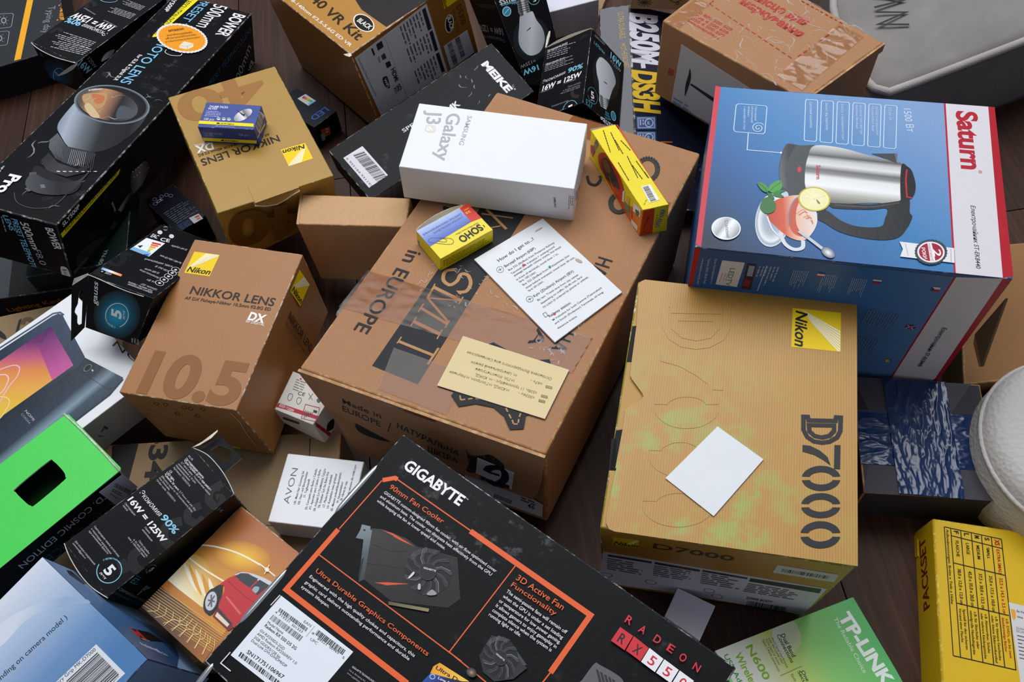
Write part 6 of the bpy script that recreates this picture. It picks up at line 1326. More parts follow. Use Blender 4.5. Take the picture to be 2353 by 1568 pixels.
sticker('meike','T','barcode_label',[(7.1, 18.3), (30.3, 19.2), (30.8, 65.7), (7.6, 65.7)],[('b',(16.6,22.1),(1,42.8),(11.4,3.6),18,46,'141418'),
('t','6 955184 931197',8.7,20.94,1.549,45.73,2.3,'34343a')],thick=0.25,mat='paper_sticker',col='dcdce4',label='white barcode label',lift=0.1)
printed('avon','T','ink_satin',[('t','AVON',13,43.03,-1.591,30.79,5.37,'6a6a72',-0.012),
('t','UK- Mens Hair Grooming Set',18.43,42.76,-1.577,28.93,1.93,'4a4a54',0.006),
('t','DE- Haar- und Bartschneider',21.87,42.36,-1.584,28.41,1.93,'4a4a54',0.006),
('t','IT- Tagliacapelli',24.99,35.94,-1.582,15.54,1.93,'4a4a54',0.006),
('t','ES- Cortapelo para Barba y Cabello',28.94,45.85,-1.583,35.16,1.92,'4a4a54',0.006),
('t','PT- Aparador para Cabelo e Barba',32.31,45.26,-1.588,34.26,1.91,'4a4a54',0.006),
('t','GR- Ανδρικό Σετ Περιποίησης Τριχών',35.88,46.52,-1.576,36.66,1.91,'4a4a54',0.006),
('t','TR- Erkekler İçin Saç Bakım Kiti',39.08,43.53,-1.576,31.09,1.91,'4a4a54',0.006),
('t','LT- Plaukų kirpimo mašinėlė',42.66,42.35,-1.576,27.89,1.91,'4a4a54',0.006),
('t','LV- Komplekts matu griešanai',46.13,42.88,-1.575,29.6,1.91,'4a4a54',0.006),
('t','EE- Meeste juukselõikuskomplekt',49.88,44.59,-1.586,32.87,1.9,'4a4a54',0.006),
('t','FI- Hiustenleikkuri',53.02,37.19,-1.588,17.6,1.91,'4a4a54',0.006),
('t','SE- Hårset för män',55.5,35.2,-1.526,16.52,1.92,'4a4a54',0.006),
('t','PL- do włosów dla mężczyzn',60.08,33.53,-1.568,29.91,1.91,'4a4a54',0.006)])
printed('gaussC','T','ink_satin',[('c',[(-2.8,69.5),(-5.2,76.6),(0,89.1),(7.2,90.1),(7.4,80.4),(1.6,70.8)],5,'0c0c0e'),
('c',[(-1.1,68.1),(8.5,68.5)],6,'0c0c0e'),
('c',[(5.4,98.7),(-.9,101.5),(1.9,110.7),(8.6,111.9)],5,'0c0c0e'),
('p',[(-4.5,11.3),(-1.3,1.2),(2.5,11.9),(-.9,23.3)],'0e0e10'),
('p',[(-2,41.9),(-.5,35.2),(2.7,44.3),(.5,51.4)],'0e0e10'),
('p',[(1.4,33),(18.3,31),(19.7,60.6),(1.4,60.1)],'eef0f2'),
('p',[(8.9,36.2),(16.4,34.3),(17.3,37.1),(9.9,39)],'d03030'),
('p',[(10,40),(16.1,38.3),(17,41.1),(10.9,42.8)],'e06a30'),
('p',[(11.1,43.7),(15.7,42.2),(16.7,45),(12,46.5)],'f0a030'),
('p',[(12.1,47.4),(15.4,46.1),(16.3,48.9),(13.1,50.2)],'f0d040'),
('p',[(13.2,51.1),(15.1,50),(16,52.7),(14.1,53.9)],'a0c040'),
('p',[(14.2,54.8),(14.8,53.8),(15.7,56.6),(15.2,57.5)],'4aa040'),
('p',[(1.7,54.3),(17.9,54.2),(19.5,60.3),(1.7,60.1)],'7ab4e0'),
('p',[(3.1,50.5),(6.1,46.5),(6.6,52.5)],'26262a'),
('p',[(14,60.1),(18,57.1),(18,61.6)],'2a5ab0'),
('t','EAC',2.89,29.49,-0.134,6.07,7.06,'e4e4e6',0.03),
('t','CE',12.73,30.1,-0.348,8.12,6.4,'e4e4e6',0.03),
('e',(5.1,16.5),(2.2,-.3),(1.3,3.5),'d8d8da'),
('e',(16.3,16.1),(2.2,-.3),(1.3,3.5),'d8d8da'),
('e',(5.1,6.7),(2.2,-.4),(1.3,3.6),'d8d8da'),
('e',(5.1,6.7),(2.3,-.7),(.8,2.9),'17171a'),
('g',[(.8,100.2),(18.7,100.5),(19.5,103.9),(1.4,103.8)],[(0,'5aaae8'),(.5,'f2f4f4'),(.6,'f4d8b0'),(1,'f08a30')],(1.1,102.2),(19,102.3)),
('t','4100K',12.14,104.51,3.127,5.62,3.1,'c8c8ca'),
('p',[(3.1,105.6),(5.2,105.7),(3.9,107.2)],'e8e8ea'),
('o',(48.3,93.6),(3.3,-.6),(1.4,3.8),.5,'d8d8da',0,360),
('e',(48.3,93.6),(1.2,-.3),(.5,1.4),'c8c8ca'),
('o',(48.5,86.7),(3.3,-.6),(1.4,3.9),.5,'d8d8da',0,360),
('e',(48.5,86.7),(1.2,-.3),(.5,1.4),'c8c8ca'),
('o',(48.7,79.8),(3.3,-.6),(1.4,4),.5,'d8d8da',0,360),
('e',(48.7,79.8),(1.2,-.3),(.5,1.4),'c8c8ca'),
('o',(48.3,72.9),(3.4,-.6),(1.4,4),.5,'d8d8da',0,360),
('e',(48.3,72.9),(1.2,-.3),(.5,1.5),'c8c8ca'),
('o',(48,66.5),(3.4,-.6),(1.4,4.1),.5,'d8d8da',0,360),
('e',(48,66.5),(1.2,-.3),(.5,1.5),'c8c8ca'),
('t','Тип лампы: Лампа',50.52,106.87,-3.136,21.85,2.71,'c8c8ca'),
('t','общего назначения',51.58,109.94,-3.131,21.64,2.69,'c8c8ca'),
('t','Цоколь: E27',51.92,103.58,-3.085,14.2,2.68,'c8c8ca'),
('t','16 Вт',44.63,93.87,3.137,7.02,2.81,'c8c8ca'),
('t','Световой поток 1470 лм',44.31,86.17,-3.024,18.63,2.72,'c8c8ca'),
('t','25 000 часов',40.29,79.04,3.056,12.71,2.98,'c8c8ca'),
('t','150-265 В',44.1,71.17,-3.067,11.87,2.87,'c8c8ca'),
('t','4100К, нейтральный',43.32,62.23,3.006,24.35,3.13,'c8c8ca'),
('t','Ra>80 | 60x120 мм',46.32,52.38,-3.127,20.15,3.06,'c8c8ca'),
('t','25 лет службы',38.75,28.36,3.013,14.22,3.36,'c8c8ca')])
printed('gaussC','F','ink_satin',[('r',(27.4,29),(-.4,-24.9),(20.8,-8.4),[(0,'2aa6c8'),(.3,'1f95b6'),(.62,'12586e'),(1,'18181b')]),
('l',[(17.6,35.2),(17.5,33.5),(17.5,31.8),(17.7,30.1),(18.1,28.3),(18.7,26.5),(19.5,24.8),(20.4,23.2),(21.4,21.7),(22.6,20.3),(23.8,19.2),(25.1,18.2),(26.5,17.4),(27.9,16.8),(29.2,16.5),(30.6,16.4),(31.8,16.5),(33,16.9),(34.1,17.6),(35.1,18.4),(35.9,19.5),(36.5,20.7),(37,22.1),(37.3,23.6),(37.4,25.3),(37.3,27),(37,28.8),(36.5,30.5),(35.9,32.3),(35.1,34),(34.1,35.6),(33,37),(31.8,38.4),(30.5,39.5)],.7,'d8e4ea'),
('t','5',31.09,31.67,-1.588,8.2,8.85,'f0f0f0',0.05),
('t','лет',34.68,30.7,-1.591,9.15,2.21,'f0f0f0',0.02),
('t','г',26.31,40.62,2.91,1.33,2.18,'d8e4ea'),
('t','а',24.93,40.81,3.103,1.26,2.31,'d8e4ea'),
('t','р',23.59,40.73,-2.967,1.2,2.41,'d8e4ea'),
('t','а',22.36,40.36,-2.74,1.18,2.46,'d8e4ea'),
('t','н',21.24,39.73,-2.511,1.19,2.43,'d8e4ea'),
('t','т',20.27,38.84,-2.293,1.23,2.34,'d8e4ea'),
('t','и',19.47,37.72,-2.093,1.3,2.22,'d8e4ea'),
('t','я',18.86,36.39,-1.916,1.38,2.08,'d8e4ea'),
('t','gauss',9.27,26.2,-1.57,22.16,4.68,'e8e8ea',0.012,0.25),
('t','A60',43.26,51.02,-1.587,4.43,1.59,'c8c8ca'),
('t','16W',45.73,50.55,-1.566,5.21,1.57,'c8c8ca'),
('t','E27',48.34,50.78,-1.523,5.31,1.55,'c8c8ca')])
printed('gaussE','T','ink_satin',[('c',[(38,1.1),(36.7,10.3),(41.9,16),(50.3,14.9),(49.8,9.9),(45.7,8.7),(44.2,11.3)],6,'0d0d10'),
('c',[(34.6,12.5),(40.1,4.5)],4,'0d0d10'),
('c',[(40.9,22.6),(37.9,31.2),(42.9,35.8),(49.9,32.8),(49.3,26.9)],6,'0d0d10'),
('c',[(40.7,39.7),(36.3,50.4),(43.3,57.4),(52.4,56.1)],7,'0d0d10'),
('c',[(38,71.1),(37.1,80.2),(44.4,84.2),(52.8,82.4)],7,'0d0d10'),
('c',[(33.8,88.3),(44,91.5)],7,'0d0d10'),
('t','RUS',2.94,6.97,-0.042,4.82,1.54,'c8c8ca'),
('t','GB',2.53,24.4,-0.051,2.74,1.86,'c8c8ca'),
('t','Светодиодная лампа.',3.05,9.64,-0.019,22.19,1.59,'e8e8ea',0.02),
('t','*Срок службы 35 лет: при работе',3.28,11.47,-0.011,33.26,1.59,'e8e8ea',0.02),
('t','2,7 часа в день. Экономичнее лампы',3.18,13.88,-0.011,35.58,1.44,'c8c8ca'),
('t','накаливания в 10 раз.',2.81,16.1,-0.015,21.57,1.44,'c8c8ca'),
('t','Недиммируемая.',2.37,18.17,-0.015,17.39,1.43,'c8c8ca'),
('t','Артикул: 102502216',2.42,20.4,-0.005,20.63,1.43,'c8c8ca'),
('t','LED light.',2.27,26.49,-0.027,9.32,1.57,'e8e8ea',0.02),
('t','*Lifetime 35 years:',2.3,28.5,-0.015,17.66,1.56,'e8e8ea',0.02),
('t','2.7 hours use per day.',20.87,28.18,0.005,20.63,1.41,'c8c8ca'),
('t','Efficiency equal to 10 incandescent lamp.',2.15,30.93,-0.008,38.6,1.42,'c8c8ca'),
('t','Not Dimmable.',1.94,32.96,0.002,13.27,1.41,'c8c8ca'),
('t','Order code: 102502216',1.89,35.27,-0.007,23.2,1.41,'c8c8ca'),
('t','Экономия',1.1,50.38,-0.001,25.06,4.11,'e4e4e6',0,0.1),
('t','90%',27.53,50.13,-0.005,17.32,5.22,'8fd0ea',0.03,0.1),
('t','16W = 125W',-0.27,59.45,0.009,44.58,4.62,'f4f4f4',0.045,0.1),
('t','Светодиодная',0.66,62.64,0.001,12.79,1.37,'c8c8ca'),
('t','лампа',0.92,64.57,0.009,5.77,1.37,'c8c8ca'),
('t','Лампа',25.72,62.58,0.001,6.28,1.36,'c8c8ca'),
('t','накаливания',26.11,64.8,-0.004,11.89,1.36,'c8c8ca'),
('t','Срок службы',31.16,71.4,0.019,12.83,1.35,'c8c8ca'),
('t','в 35 раз дольше,',27.8,73.71,-0.003,17.27,1.34,'c8c8ca'),
('t','чем у обычных ламп',23.52,75.58,-0.007,20.64,1.34,'c8c8ca'),
('t','Светодиодная лампа устойчива',-0.25,88.7,-0.004,31.07,1.34,'c8c8ca'),
('t','к перепадам напряжения',-0.11,91.17,0.013,25.44,1.34,'c8c8ca'),
('t','при неизменной яркости',0.06,93.37,-0.015,23.59,1.33,'c8c8ca'),
('t','Для отзывов и предложений',-0.42,104.73,-0.022,24.2,1.32,'c8c8ca'),
('t','comment@gauss.ru',-0.28,106.7,-0.013,15.65,1.32,'c8c8ca'),
('l',[(32.8,90.3),(34,90.2),(35.3,90.2),(36.6,90.4),(37.8,90.8),(39,91.3),(40.1,91.9),(41,92.7),(41.9,93.6),(42.6,94.6),(43.1,95.7),(43.5,96.8),(43.6,98),(43.7,99.2),(43.5,100.4),(43.2,101.5),(42.7,102.6),(42,103.6),(41.2,104.5),(40.3,105.3),(39.2,106),(38.1,106.5),(36.9,106.9),(35.6,107.1),(34.3,107.2),(33.1,107.1),(31.8,106.8),(30.6,106.4),(29.5,105.9),(28.5,105.2),(27.5,104.3),(26.8,103.4),(26.1,102.4),(25.7,101.3)],.6,'8fd0ea'),
('t','5',31.38,101.81,-0.009,6.26,7.5,'f0f0f0',0.05),
('t','лет',31.04,104.87,-0.011,6.99,1.86,'f0f0f0',0.02),
('t','г',26.05,97.7,-1.432,1.11,1.67,'8fd0ea'),
('t','а',26.31,96.52,-1.266,1.12,1.66,'8fd0ea'),
('t','р',26.77,95.39,-1.102,1.13,1.65,'8fd0ea'),
('t','а',27.42,94.34,-0.942,1.14,1.63,'8fd0ea'),
('t','н',28.23,93.4,-0.785,1.16,1.61,'8fd0ea'),
('t','т',29.19,92.57,-0.632,1.17,1.59,'8fd0ea'),
('t','и',30.27,91.9,-0.483,1.18,1.58,'8fd0ea'),
('t','я',31.46,91.38,-0.337,1.19,1.56,'8fd0ea')])
printed('gaussE','R','ink_satin',[('h',[(90.3,29),(83.5,20.5),(73.7,19),(64.3,22.9),(54.2,35.2),(46.7,30.2),(43.3,31.3),(43.6,42.2),(49.8,42.1),(59.3,44.8),(73.3,40.5),(87.8,34)],[(0,'e0e4e8'),(.6,'9aa0a8'),(1,'50565c')],(67.1,23.8),(66.1,60.2)),
('g',[(44.9,28.1),(43.6,42.2),(30.2,40),(30.6,29)],[(0,'8a9098'),(.5,'3a4046'),(1,'9aa0a6')],(37.9,29.4),(36.3,42.7)),
('t','1470лм',94.12,3.65,1.534,33.73,3.39,'4f9ab4'),
('t','E27',16.85,4.42,1.56,17.46,5.19,'4f9ab4',0.01),
('t','цоколь',22.91,2.67,1.571,13.92,1.18,'4f9ab4'),
('l',[(36.2,8.8),(36.3,10),(36.2,11.2),(36.2,12.4),(36,13.7),(35.8,14.9),(35.5,16.1),(35.1,17.3),(34.7,18.3),(34.2,19.2),(33.7,20),(33.2,20.7),(32.7,21.2),(32.1,21.5),(31.6,21.7),(31,21.6),(30.5,21.4),(30,21.1),(29.6,20.5),(29.3,19.8),(28.9,19),(28.7,18),(28.5,17),(28.4,15.8),(28.4,14.6),(28.5,13.4),(28.6,12.2),(28.8,10.9),(29.1,9.7),(29.4,8.6),(29.8,7.5),(30.2,6.6),(30.7,5.7),(31.2,5)],.5,'4f9ab4'),
('t','5',30.92,10.46,1.57,5.92,3.45,'c8c8ca',0.05),
('t','лет',29.51,10.93,1.572,6.63,0.86,'c8c8ca',0.02),
('t','г',32.81,4.47,-0.26,0.52,1.49,'4f9ab4'),
('t','а',33.35,4.42,0.086,0.49,1.59,'4f9ab4'),
('t','р',33.86,4.56,0.441,0.51,1.53,'4f9ab4'),
('t','а',34.34,4.89,0.742,0.57,1.36,'4f9ab4'),
('t','н',34.77,5.4,0.971,0.66,1.18,'4f9ab4'),
('t','т',35.15,6.07,1.142,0.77,1.02,'4f9ab4'),
('t','и',35.46,6.91,1.273,0.87,0.9,'4f9ab4'),
('t','я',35.7,7.87,1.377,0.96,0.82,'4f9ab4'),
('t','gauss',12.87,35.48,0.918,16.66,9.86,'d0d0d4',0.015,0.25),
('t','Светодиодная лампа',8.34,2.22,1.583,60.78,2.38,'b0b0b4'),
('t','Нейтральный свет 4100K',4.49,1.18,1.589,65.09,2.05,'3f7a90')])
printed('gaussB','T','ink_satin',[('w',(2.8,3.9),(39.2,4.7),(1.1,13.4),5,'8a8a88',160,.4,.45),
('w',(2.7,22.3),(46.1,3.5),(.7,11),5,'8a8a88',161,.4,.45),
('t','Светодиодная лампа',3.52,7.24,-0.013,25.65,2.78,'c8c8ca',0.02),
('t','*Срок службы 35 лет',3.64,24.77,0.041,24.87,2.66,'c8c8ca',0.02),
('c',[(46.3,9.4),(49.9,5.7),(54.4,8.7)],4,'0d0d10'),
('c',[(43.8,71.6),(45.7,78.3),(53.2,82.1)],4,'2a241c'),
('t','Экономия',2.6,47.53,-0.049,28.83,4.3,'d8d8da',0,0.1),
('t','90%',34.59,46.55,0.035,18.59,5.97,'7fc4dc',0.03,0.1),
('t','16W = 125W',3.58,57.13,0.002,48.79,6.34,'f0f0f0',0.045,0.1),
('t','Светодиодная лампа',2.14,59.1,-0.014,16.05,2.15,'8f8f8f'),
('t','Лампа накаливания',31.3,58.7,0.058,15.09,2.04,'8f8f8f'),
('t','Срок службы',37.4,65.62,0.028,15.87,2.04,'8f8f8f'),
('t','в 35 раз дольше,',32.06,68.2,0.04,21.09,2.03,'8f8f8f'),
('t','чем у обычных ламп',28.73,70.53,0.04,24.21,2.03,'8f8f8f'),
('t','Светодиодная лампа устойчива',19.46,82.93,0.011,20.75,2.05,'8f8f8f'),
('l',[(40.2,83.7),(41.4,83.5),(42.7,83.4),(44,83.6),(45.3,84),(46.5,84.5),(47.7,85.3),(48.8,86.3),(49.8,87.4),(50.7,88.7),(51.5,90),(52.1,91.5),(52.5,93),(52.8,94.5),(52.9,96.1),(52.8,97.6),(52.6,99),(52.1,100.4),(51.6,101.6),(50.8,102.7),(50,103.7),(49,104.5),(47.9,105.1),(46.7,105.5),(45.5,105.7),(44.2,105.6),(42.9,105.4),(41.6,104.9),(40.4,104.3),(39.3,103.4),(38.2,102.4),(37.2,101.3),(36.3,100),(35.6,98.5)],.5,'7fc4dc'),
('t','5',41.38,98.86,-0.087,6.14,9.92,'f0f0f0',0.05),
('t','лет',41.72,102.87,-0.09,6.84,2.46,'f0f0f0',0.02),
('t','г',35.23,93.87,-1.635,1.46,1.67,'7fc4dc'),
('t','а',35.23,92.3,-1.506,1.43,1.71,'7fc4dc'),
('t','р',35.43,90.79,-1.37,1.39,1.76,'7fc4dc'),
('t','а',35.83,89.36,-1.224,1.34,1.82,'7fc4dc'),
('t','н',36.41,88.06,-1.068,1.29,1.89,'7fc4dc'),
('t','т',37.17,86.92,-0.899,1.24,1.96,'7fc4dc'),
('t','и',38.09,85.95,-0.719,1.21,2.02,'7fc4dc'),
('t','я',39.14,85.2,-0.53,1.18,2.06,'7fc4dc')])
printed('gaussB','R','ink_satin',[('r',(52.9,32.7),(2.8,24.2),(-27.5,-2.4),[(0,'1a6a80'),(.5,'123a48'),(.8,'131517'),(1,'17171a')]),
('h',[(68.3,18.6),(71.5,27.7),(70.4,38.9),(63.9,47.1),(56.8,49.8),(45.4,45.4),(31.6,42),(28.4,39.8),(24.7,26.2),(31.8,23.1),(39.7,21.1),(46.8,16.4),(57.3,13.7)],[(0,'dfe4ea'),(.5,'c8ccd2'),(1,'a8aeb6')],(50.3,17),(56.6,48.7)),
('g',[(26.5,24.3),(31.1,42.1),(23,40.7),(16.8,38.6),(14.4,29.1),(19.7,24.9)],[(0,'c8ccd0'),(.3,'5a6066'),(.55,'e0e2e4'),(1,'4a4e54')],(20.8,25),(26.3,41)),
('l',[(24.2,24.7),(29.1,40.8)],.4,'3a3e44'),
('l',[(22.3,25.5),(26.7,40.6)],.4,'3a3e44'),
('l',[(20.4,26.3),(24.2,40.4)],.4,'3a3e44'),
('l',[(18.4,27),(21.8,40.1)],.4,'3a3e44'),
('l',[(16.5,27.8),(19.4,39.9)],.4,'3a3e44'),
('p',[(45.8,29.2),(46.8,34.5),(45.9,35.4),(45.1,30.4)],'3a4048'),
('t','16W',80.22,35.7,1.571,20.31,7.77,'7fd0ea',0.04),
('t','=125W',75.14,36.52,1.58,19.98,4.18,'a0a4a8'),
('t','1470лм',76.04,6,1.554,19.31,4.16,'6ab8d0'),
('w',(88.2,5.8),(1.9,21.7),(-3.2,-.4),2,'8a8a8c',170,.5,.2),
('l',[(25.4,10.7),(25.8,11.8),(26.1,12.9),(26.1,14.1),(26.1,15.3),(25.8,16.4),(25.4,17.5),(24.8,18.5),(24,19.4),(23.2,20.2),(22.2,20.9),(21.1,21.4),(20,21.8),(18.8,22),(17.5,22),(16.3,21.9),(15.1,21.6),(13.9,21.2),(12.8,20.6),(11.8,19.9),(10.9,19),(10.1,18.1),(9.5,17.1),(9,16),(8.7,14.8),(8.5,13.7),(8.5,12.5),(8.7,11.4),(9,10.3),(9.6,9.2),(10.2,8.3),(11,7.5),(11.9,6.7),(12.9,6.1)],.5,'5fa8c0'),
('t','5',13.52,11.3,1.336,5.78,7.64,'f0f0f0',0.05),
('t','лет',10.36,11.5,1.339,6.45,1.9,'f0f0f0',0.02),
('t','г',16.56,5.9,-0.037,1.14,1.49,'5fa8c0'),
('t','а',17.8,5.95,0.108,1.15,1.48,'5fa8c0'),
('t','р',19.03,6.17,0.251,1.15,1.48,'5fa8c0'),
('t','а',20.22,6.57,0.394,1.16,1.48,'5fa8c0'),
('t','н',21.34,7.13,0.536,1.16,1.48,'5fa8c0'),
('t','т',22.37,7.85,0.679,1.15,1.49,'5fa8c0'),
('t','и',23.28,8.7,0.824,1.15,1.51,'5fa8c0'),
('t','я',24.05,9.66,0.972,1.14,1.53,'5fa8c0'),
('t','E27',0.96,4.93,1.359,11.57,6.42,'4f98b0',0.01),
('t','gauss',-1.22,29.86,1.4,23.36,7.38,'e0e0e2',0.02,0.2),
('t','Светодиодная лампа',-8.57,4.84,1.377,29.18,4.06,'d0d0d2'),
('r',(17.4,51.8),(.4,4.7),(-5.3,.5),[(0,'2a8aa8'),(.8,'2a8aa8'),(1,'d0e8f0')]),
('t','БЕЗ',12.46,37.8,1.432,6.1,1.93,'5fb8d4',0.02),
('t','ПУЛЬ',9.07,37.59,1.319,8.73,1.9,'5fb8d4',0.02),
('t','САЦИИ',5.69,37.38,1.26,11.42,1.88,'5fb8d4',0.02)])
printed('gaussA','T','ink_satin',[('r',(33.8,59.1),(22.8,5.8),(-7.2,22.8),[(0,'1f7a94'),(.55,'1a5a6c'),(.78,'132026'),(1,'18181b')]),
('h',[(26.8,32.6),(23.2,41.1),(18.2,53.4),(17.3,63.1),(22.8,72.7),(30.6,76.1),(41.4,74),(49.7,64.1),(50.7,52),(45.7,40.8),(43.7,31.8),(38.2,31.3),(31.4,31.9)],[(0,'b4b8be'),(.5,'d4d7da'),(1,'a4a8ae')],(20.4,49.4),(50.1,60.5)),
('g',[(27.7,16.9),(31.2,15.5),(38.4,16.7),(40.8,19.5),(40.9,30.2),(27.9,33.3),(26,28.4)],[(0,'8a8c8c'),(.3,'3a3a38'),(.5,'e0e0dc'),(.75,'5a5a56'),(1,'a0a09a')],(26.6,23.2),(41.5,24.1)),
('l',[(26.7,19.3),(40.8,19.5)],.5,'2a2a2a'),
('l',[(26.7,21.6),(40.9,21.7)],.5,'2a2a2a'),
('l',[(26.8,23.9),(40.9,24)],.5,'2a2a2a'),
('l',[(26.8,26.2),(41,26.2)],.5,'2a2a2a'),
('l',[(26.8,28.5),(41,28.4)],.5,'2a2a2a'),
('p',[(29.4,49.4),(36.1,46.5),(36,47.9),(30.8,49.5)],'4a4e54'),
('r',(12.3,24.1),(5.2,1.2),(-1.6,4.9),[(0,'2a90b4'),(.85,'2a90b4'),(.88,'d8ecf2'),(1,'d8ecf2')]),
('l',[(9.1,25.7),(15.5,22.2)],.6,'d8ecf2'),
('t','gauss',29.48,10.67,3.11,23.27,7.71,'e0e0e2',0.02),
('t','No',27.01,16.7,-3.131,5.91,3,'6ab8d0',0.02),
('t','pulsation',27.05,15.56,3.138,19.55,3.14,'6ab8d0',0.02),
('o',(48.7,19.5),(7,1.6),(-1.4,5.5),.7,'6ab8d0',10,170),
('t','5',51.84,17.61,3.096,4.81,4.78,'e0e0e2',0.04),
('t','16W',32.98,87.14,3.095,21.14,5.81,'7fd0ea',0.04),
('t','=125W',31.34,80.24,3.049,20.64,3.73,'9a9ea2')])
printed('gaussA','L','ink_satin',[('t','16W = 125W',40.04,6.71,1.813,54.75,7.77,'8a8c90',0.03),
('t','Экономия 90%',50.56,9.93,1.814,52.48,4.7,'55707c'),
('w',(14.5,2.4),(-8.7,42.4),(4,3.4),3,'3a3c40',180,.5,.35)])
printed('gaussD','T','ink_satin',[('w',(63.6,25.9),(-35.9,1.4),(-.4,9.5),5,'a4a4a4',190,.4,.4),
('w',(65.3,42.3),(-43.9,4),(-.5,11),5,'a4a4a4',191,.4,.4),
('w',(62.9,103.8),(-53.4,6.1),(-.6,14),5,'a4a4a4',192,.4,.4),
('w',(67.3,115),(-55,11),(-.7,14.6),5,'a4a4a4',193,.4,.4),
('t','16W = 125W',60.73,71.88,3.075,58.54,10.72,'f0f0f0',0.045,0.1),
('t','Экономия',62.76,84.53,3.106,36.45,7.24,'dcdcde',0,0.1),
('t','90%',23.4,84.68,3.008,21.04,8.96,'8fd0ea',0.03,0.1),
('t','лампа накаливания',24.76,66.72,-3.017,20.65,2.17,'a0a0a0'),
('t','Светодиодная',62.92,70.56,-3.089,22.23,2.24,'a0a0a0'),
('c',[(13.3,56.2),(4.7,51.3),(-.4,56.9),(7.8,63.3)],5,'0d0d10'),
('c',[(15.8,110.9),(6.9,109.1),(5.4,119.5)],5,'0d0d10'),
('o',(16.5,37.8),(9.8,-4.6),(3.7,4.6),.6,'8fd0ea',10,170)])
printed('gaussD','F','ink_satin',[('r',(18.2,38.3),(31.8,-7),(-21.2,31.9),[(0,'0f5c7c'),(.4,'0c3a50'),(1,'131316')]),
('o',(22.4,37.3),(7.7,.8),(-12.1,14.8),.6,'8fb8c8',60,300),
('t','5',17.65,37.74,-0.083,4.77,4.37,'a8c4d0',0.02),
('t','E27',8,11.22,1.647,5.16,3.26,'6a6a70'),
('t','16W',4.77,11.36,1.649,5.17,3.27,'6a6a70')])
printed('gaussD','R','ink_satin',[('t','16W',0.73,3.03,1.253,18.74,8.9,'8fd0ea',0.04),
('t','125W',14.17,4.45,1.361,15.56,4.7,'9a9ea2'),
('h',[(29.6,17.8),(33.2,14),(41,12.2),(51,15),(43.6,19.3)],[(0,'c8ccd0'),(1,'8a9098')],(33.2,14),(44.8,17)),
('o',(-12.1,18),(3.1,3.7),(-3.3,3.1),1.2,'2a8aa8',0,360)])
printed('tape','T','ink_matte',[('p',[(-.6,-.6),(99.9,-.9),(77.2,32.3),(11.5,32.3)],'46434b'),
('p',[(7.1,81.3),(-5.2,108),(107.4,106.3),(88.6,69.1),(77.8,48.8),(19.4,51.8)],'423f47')])
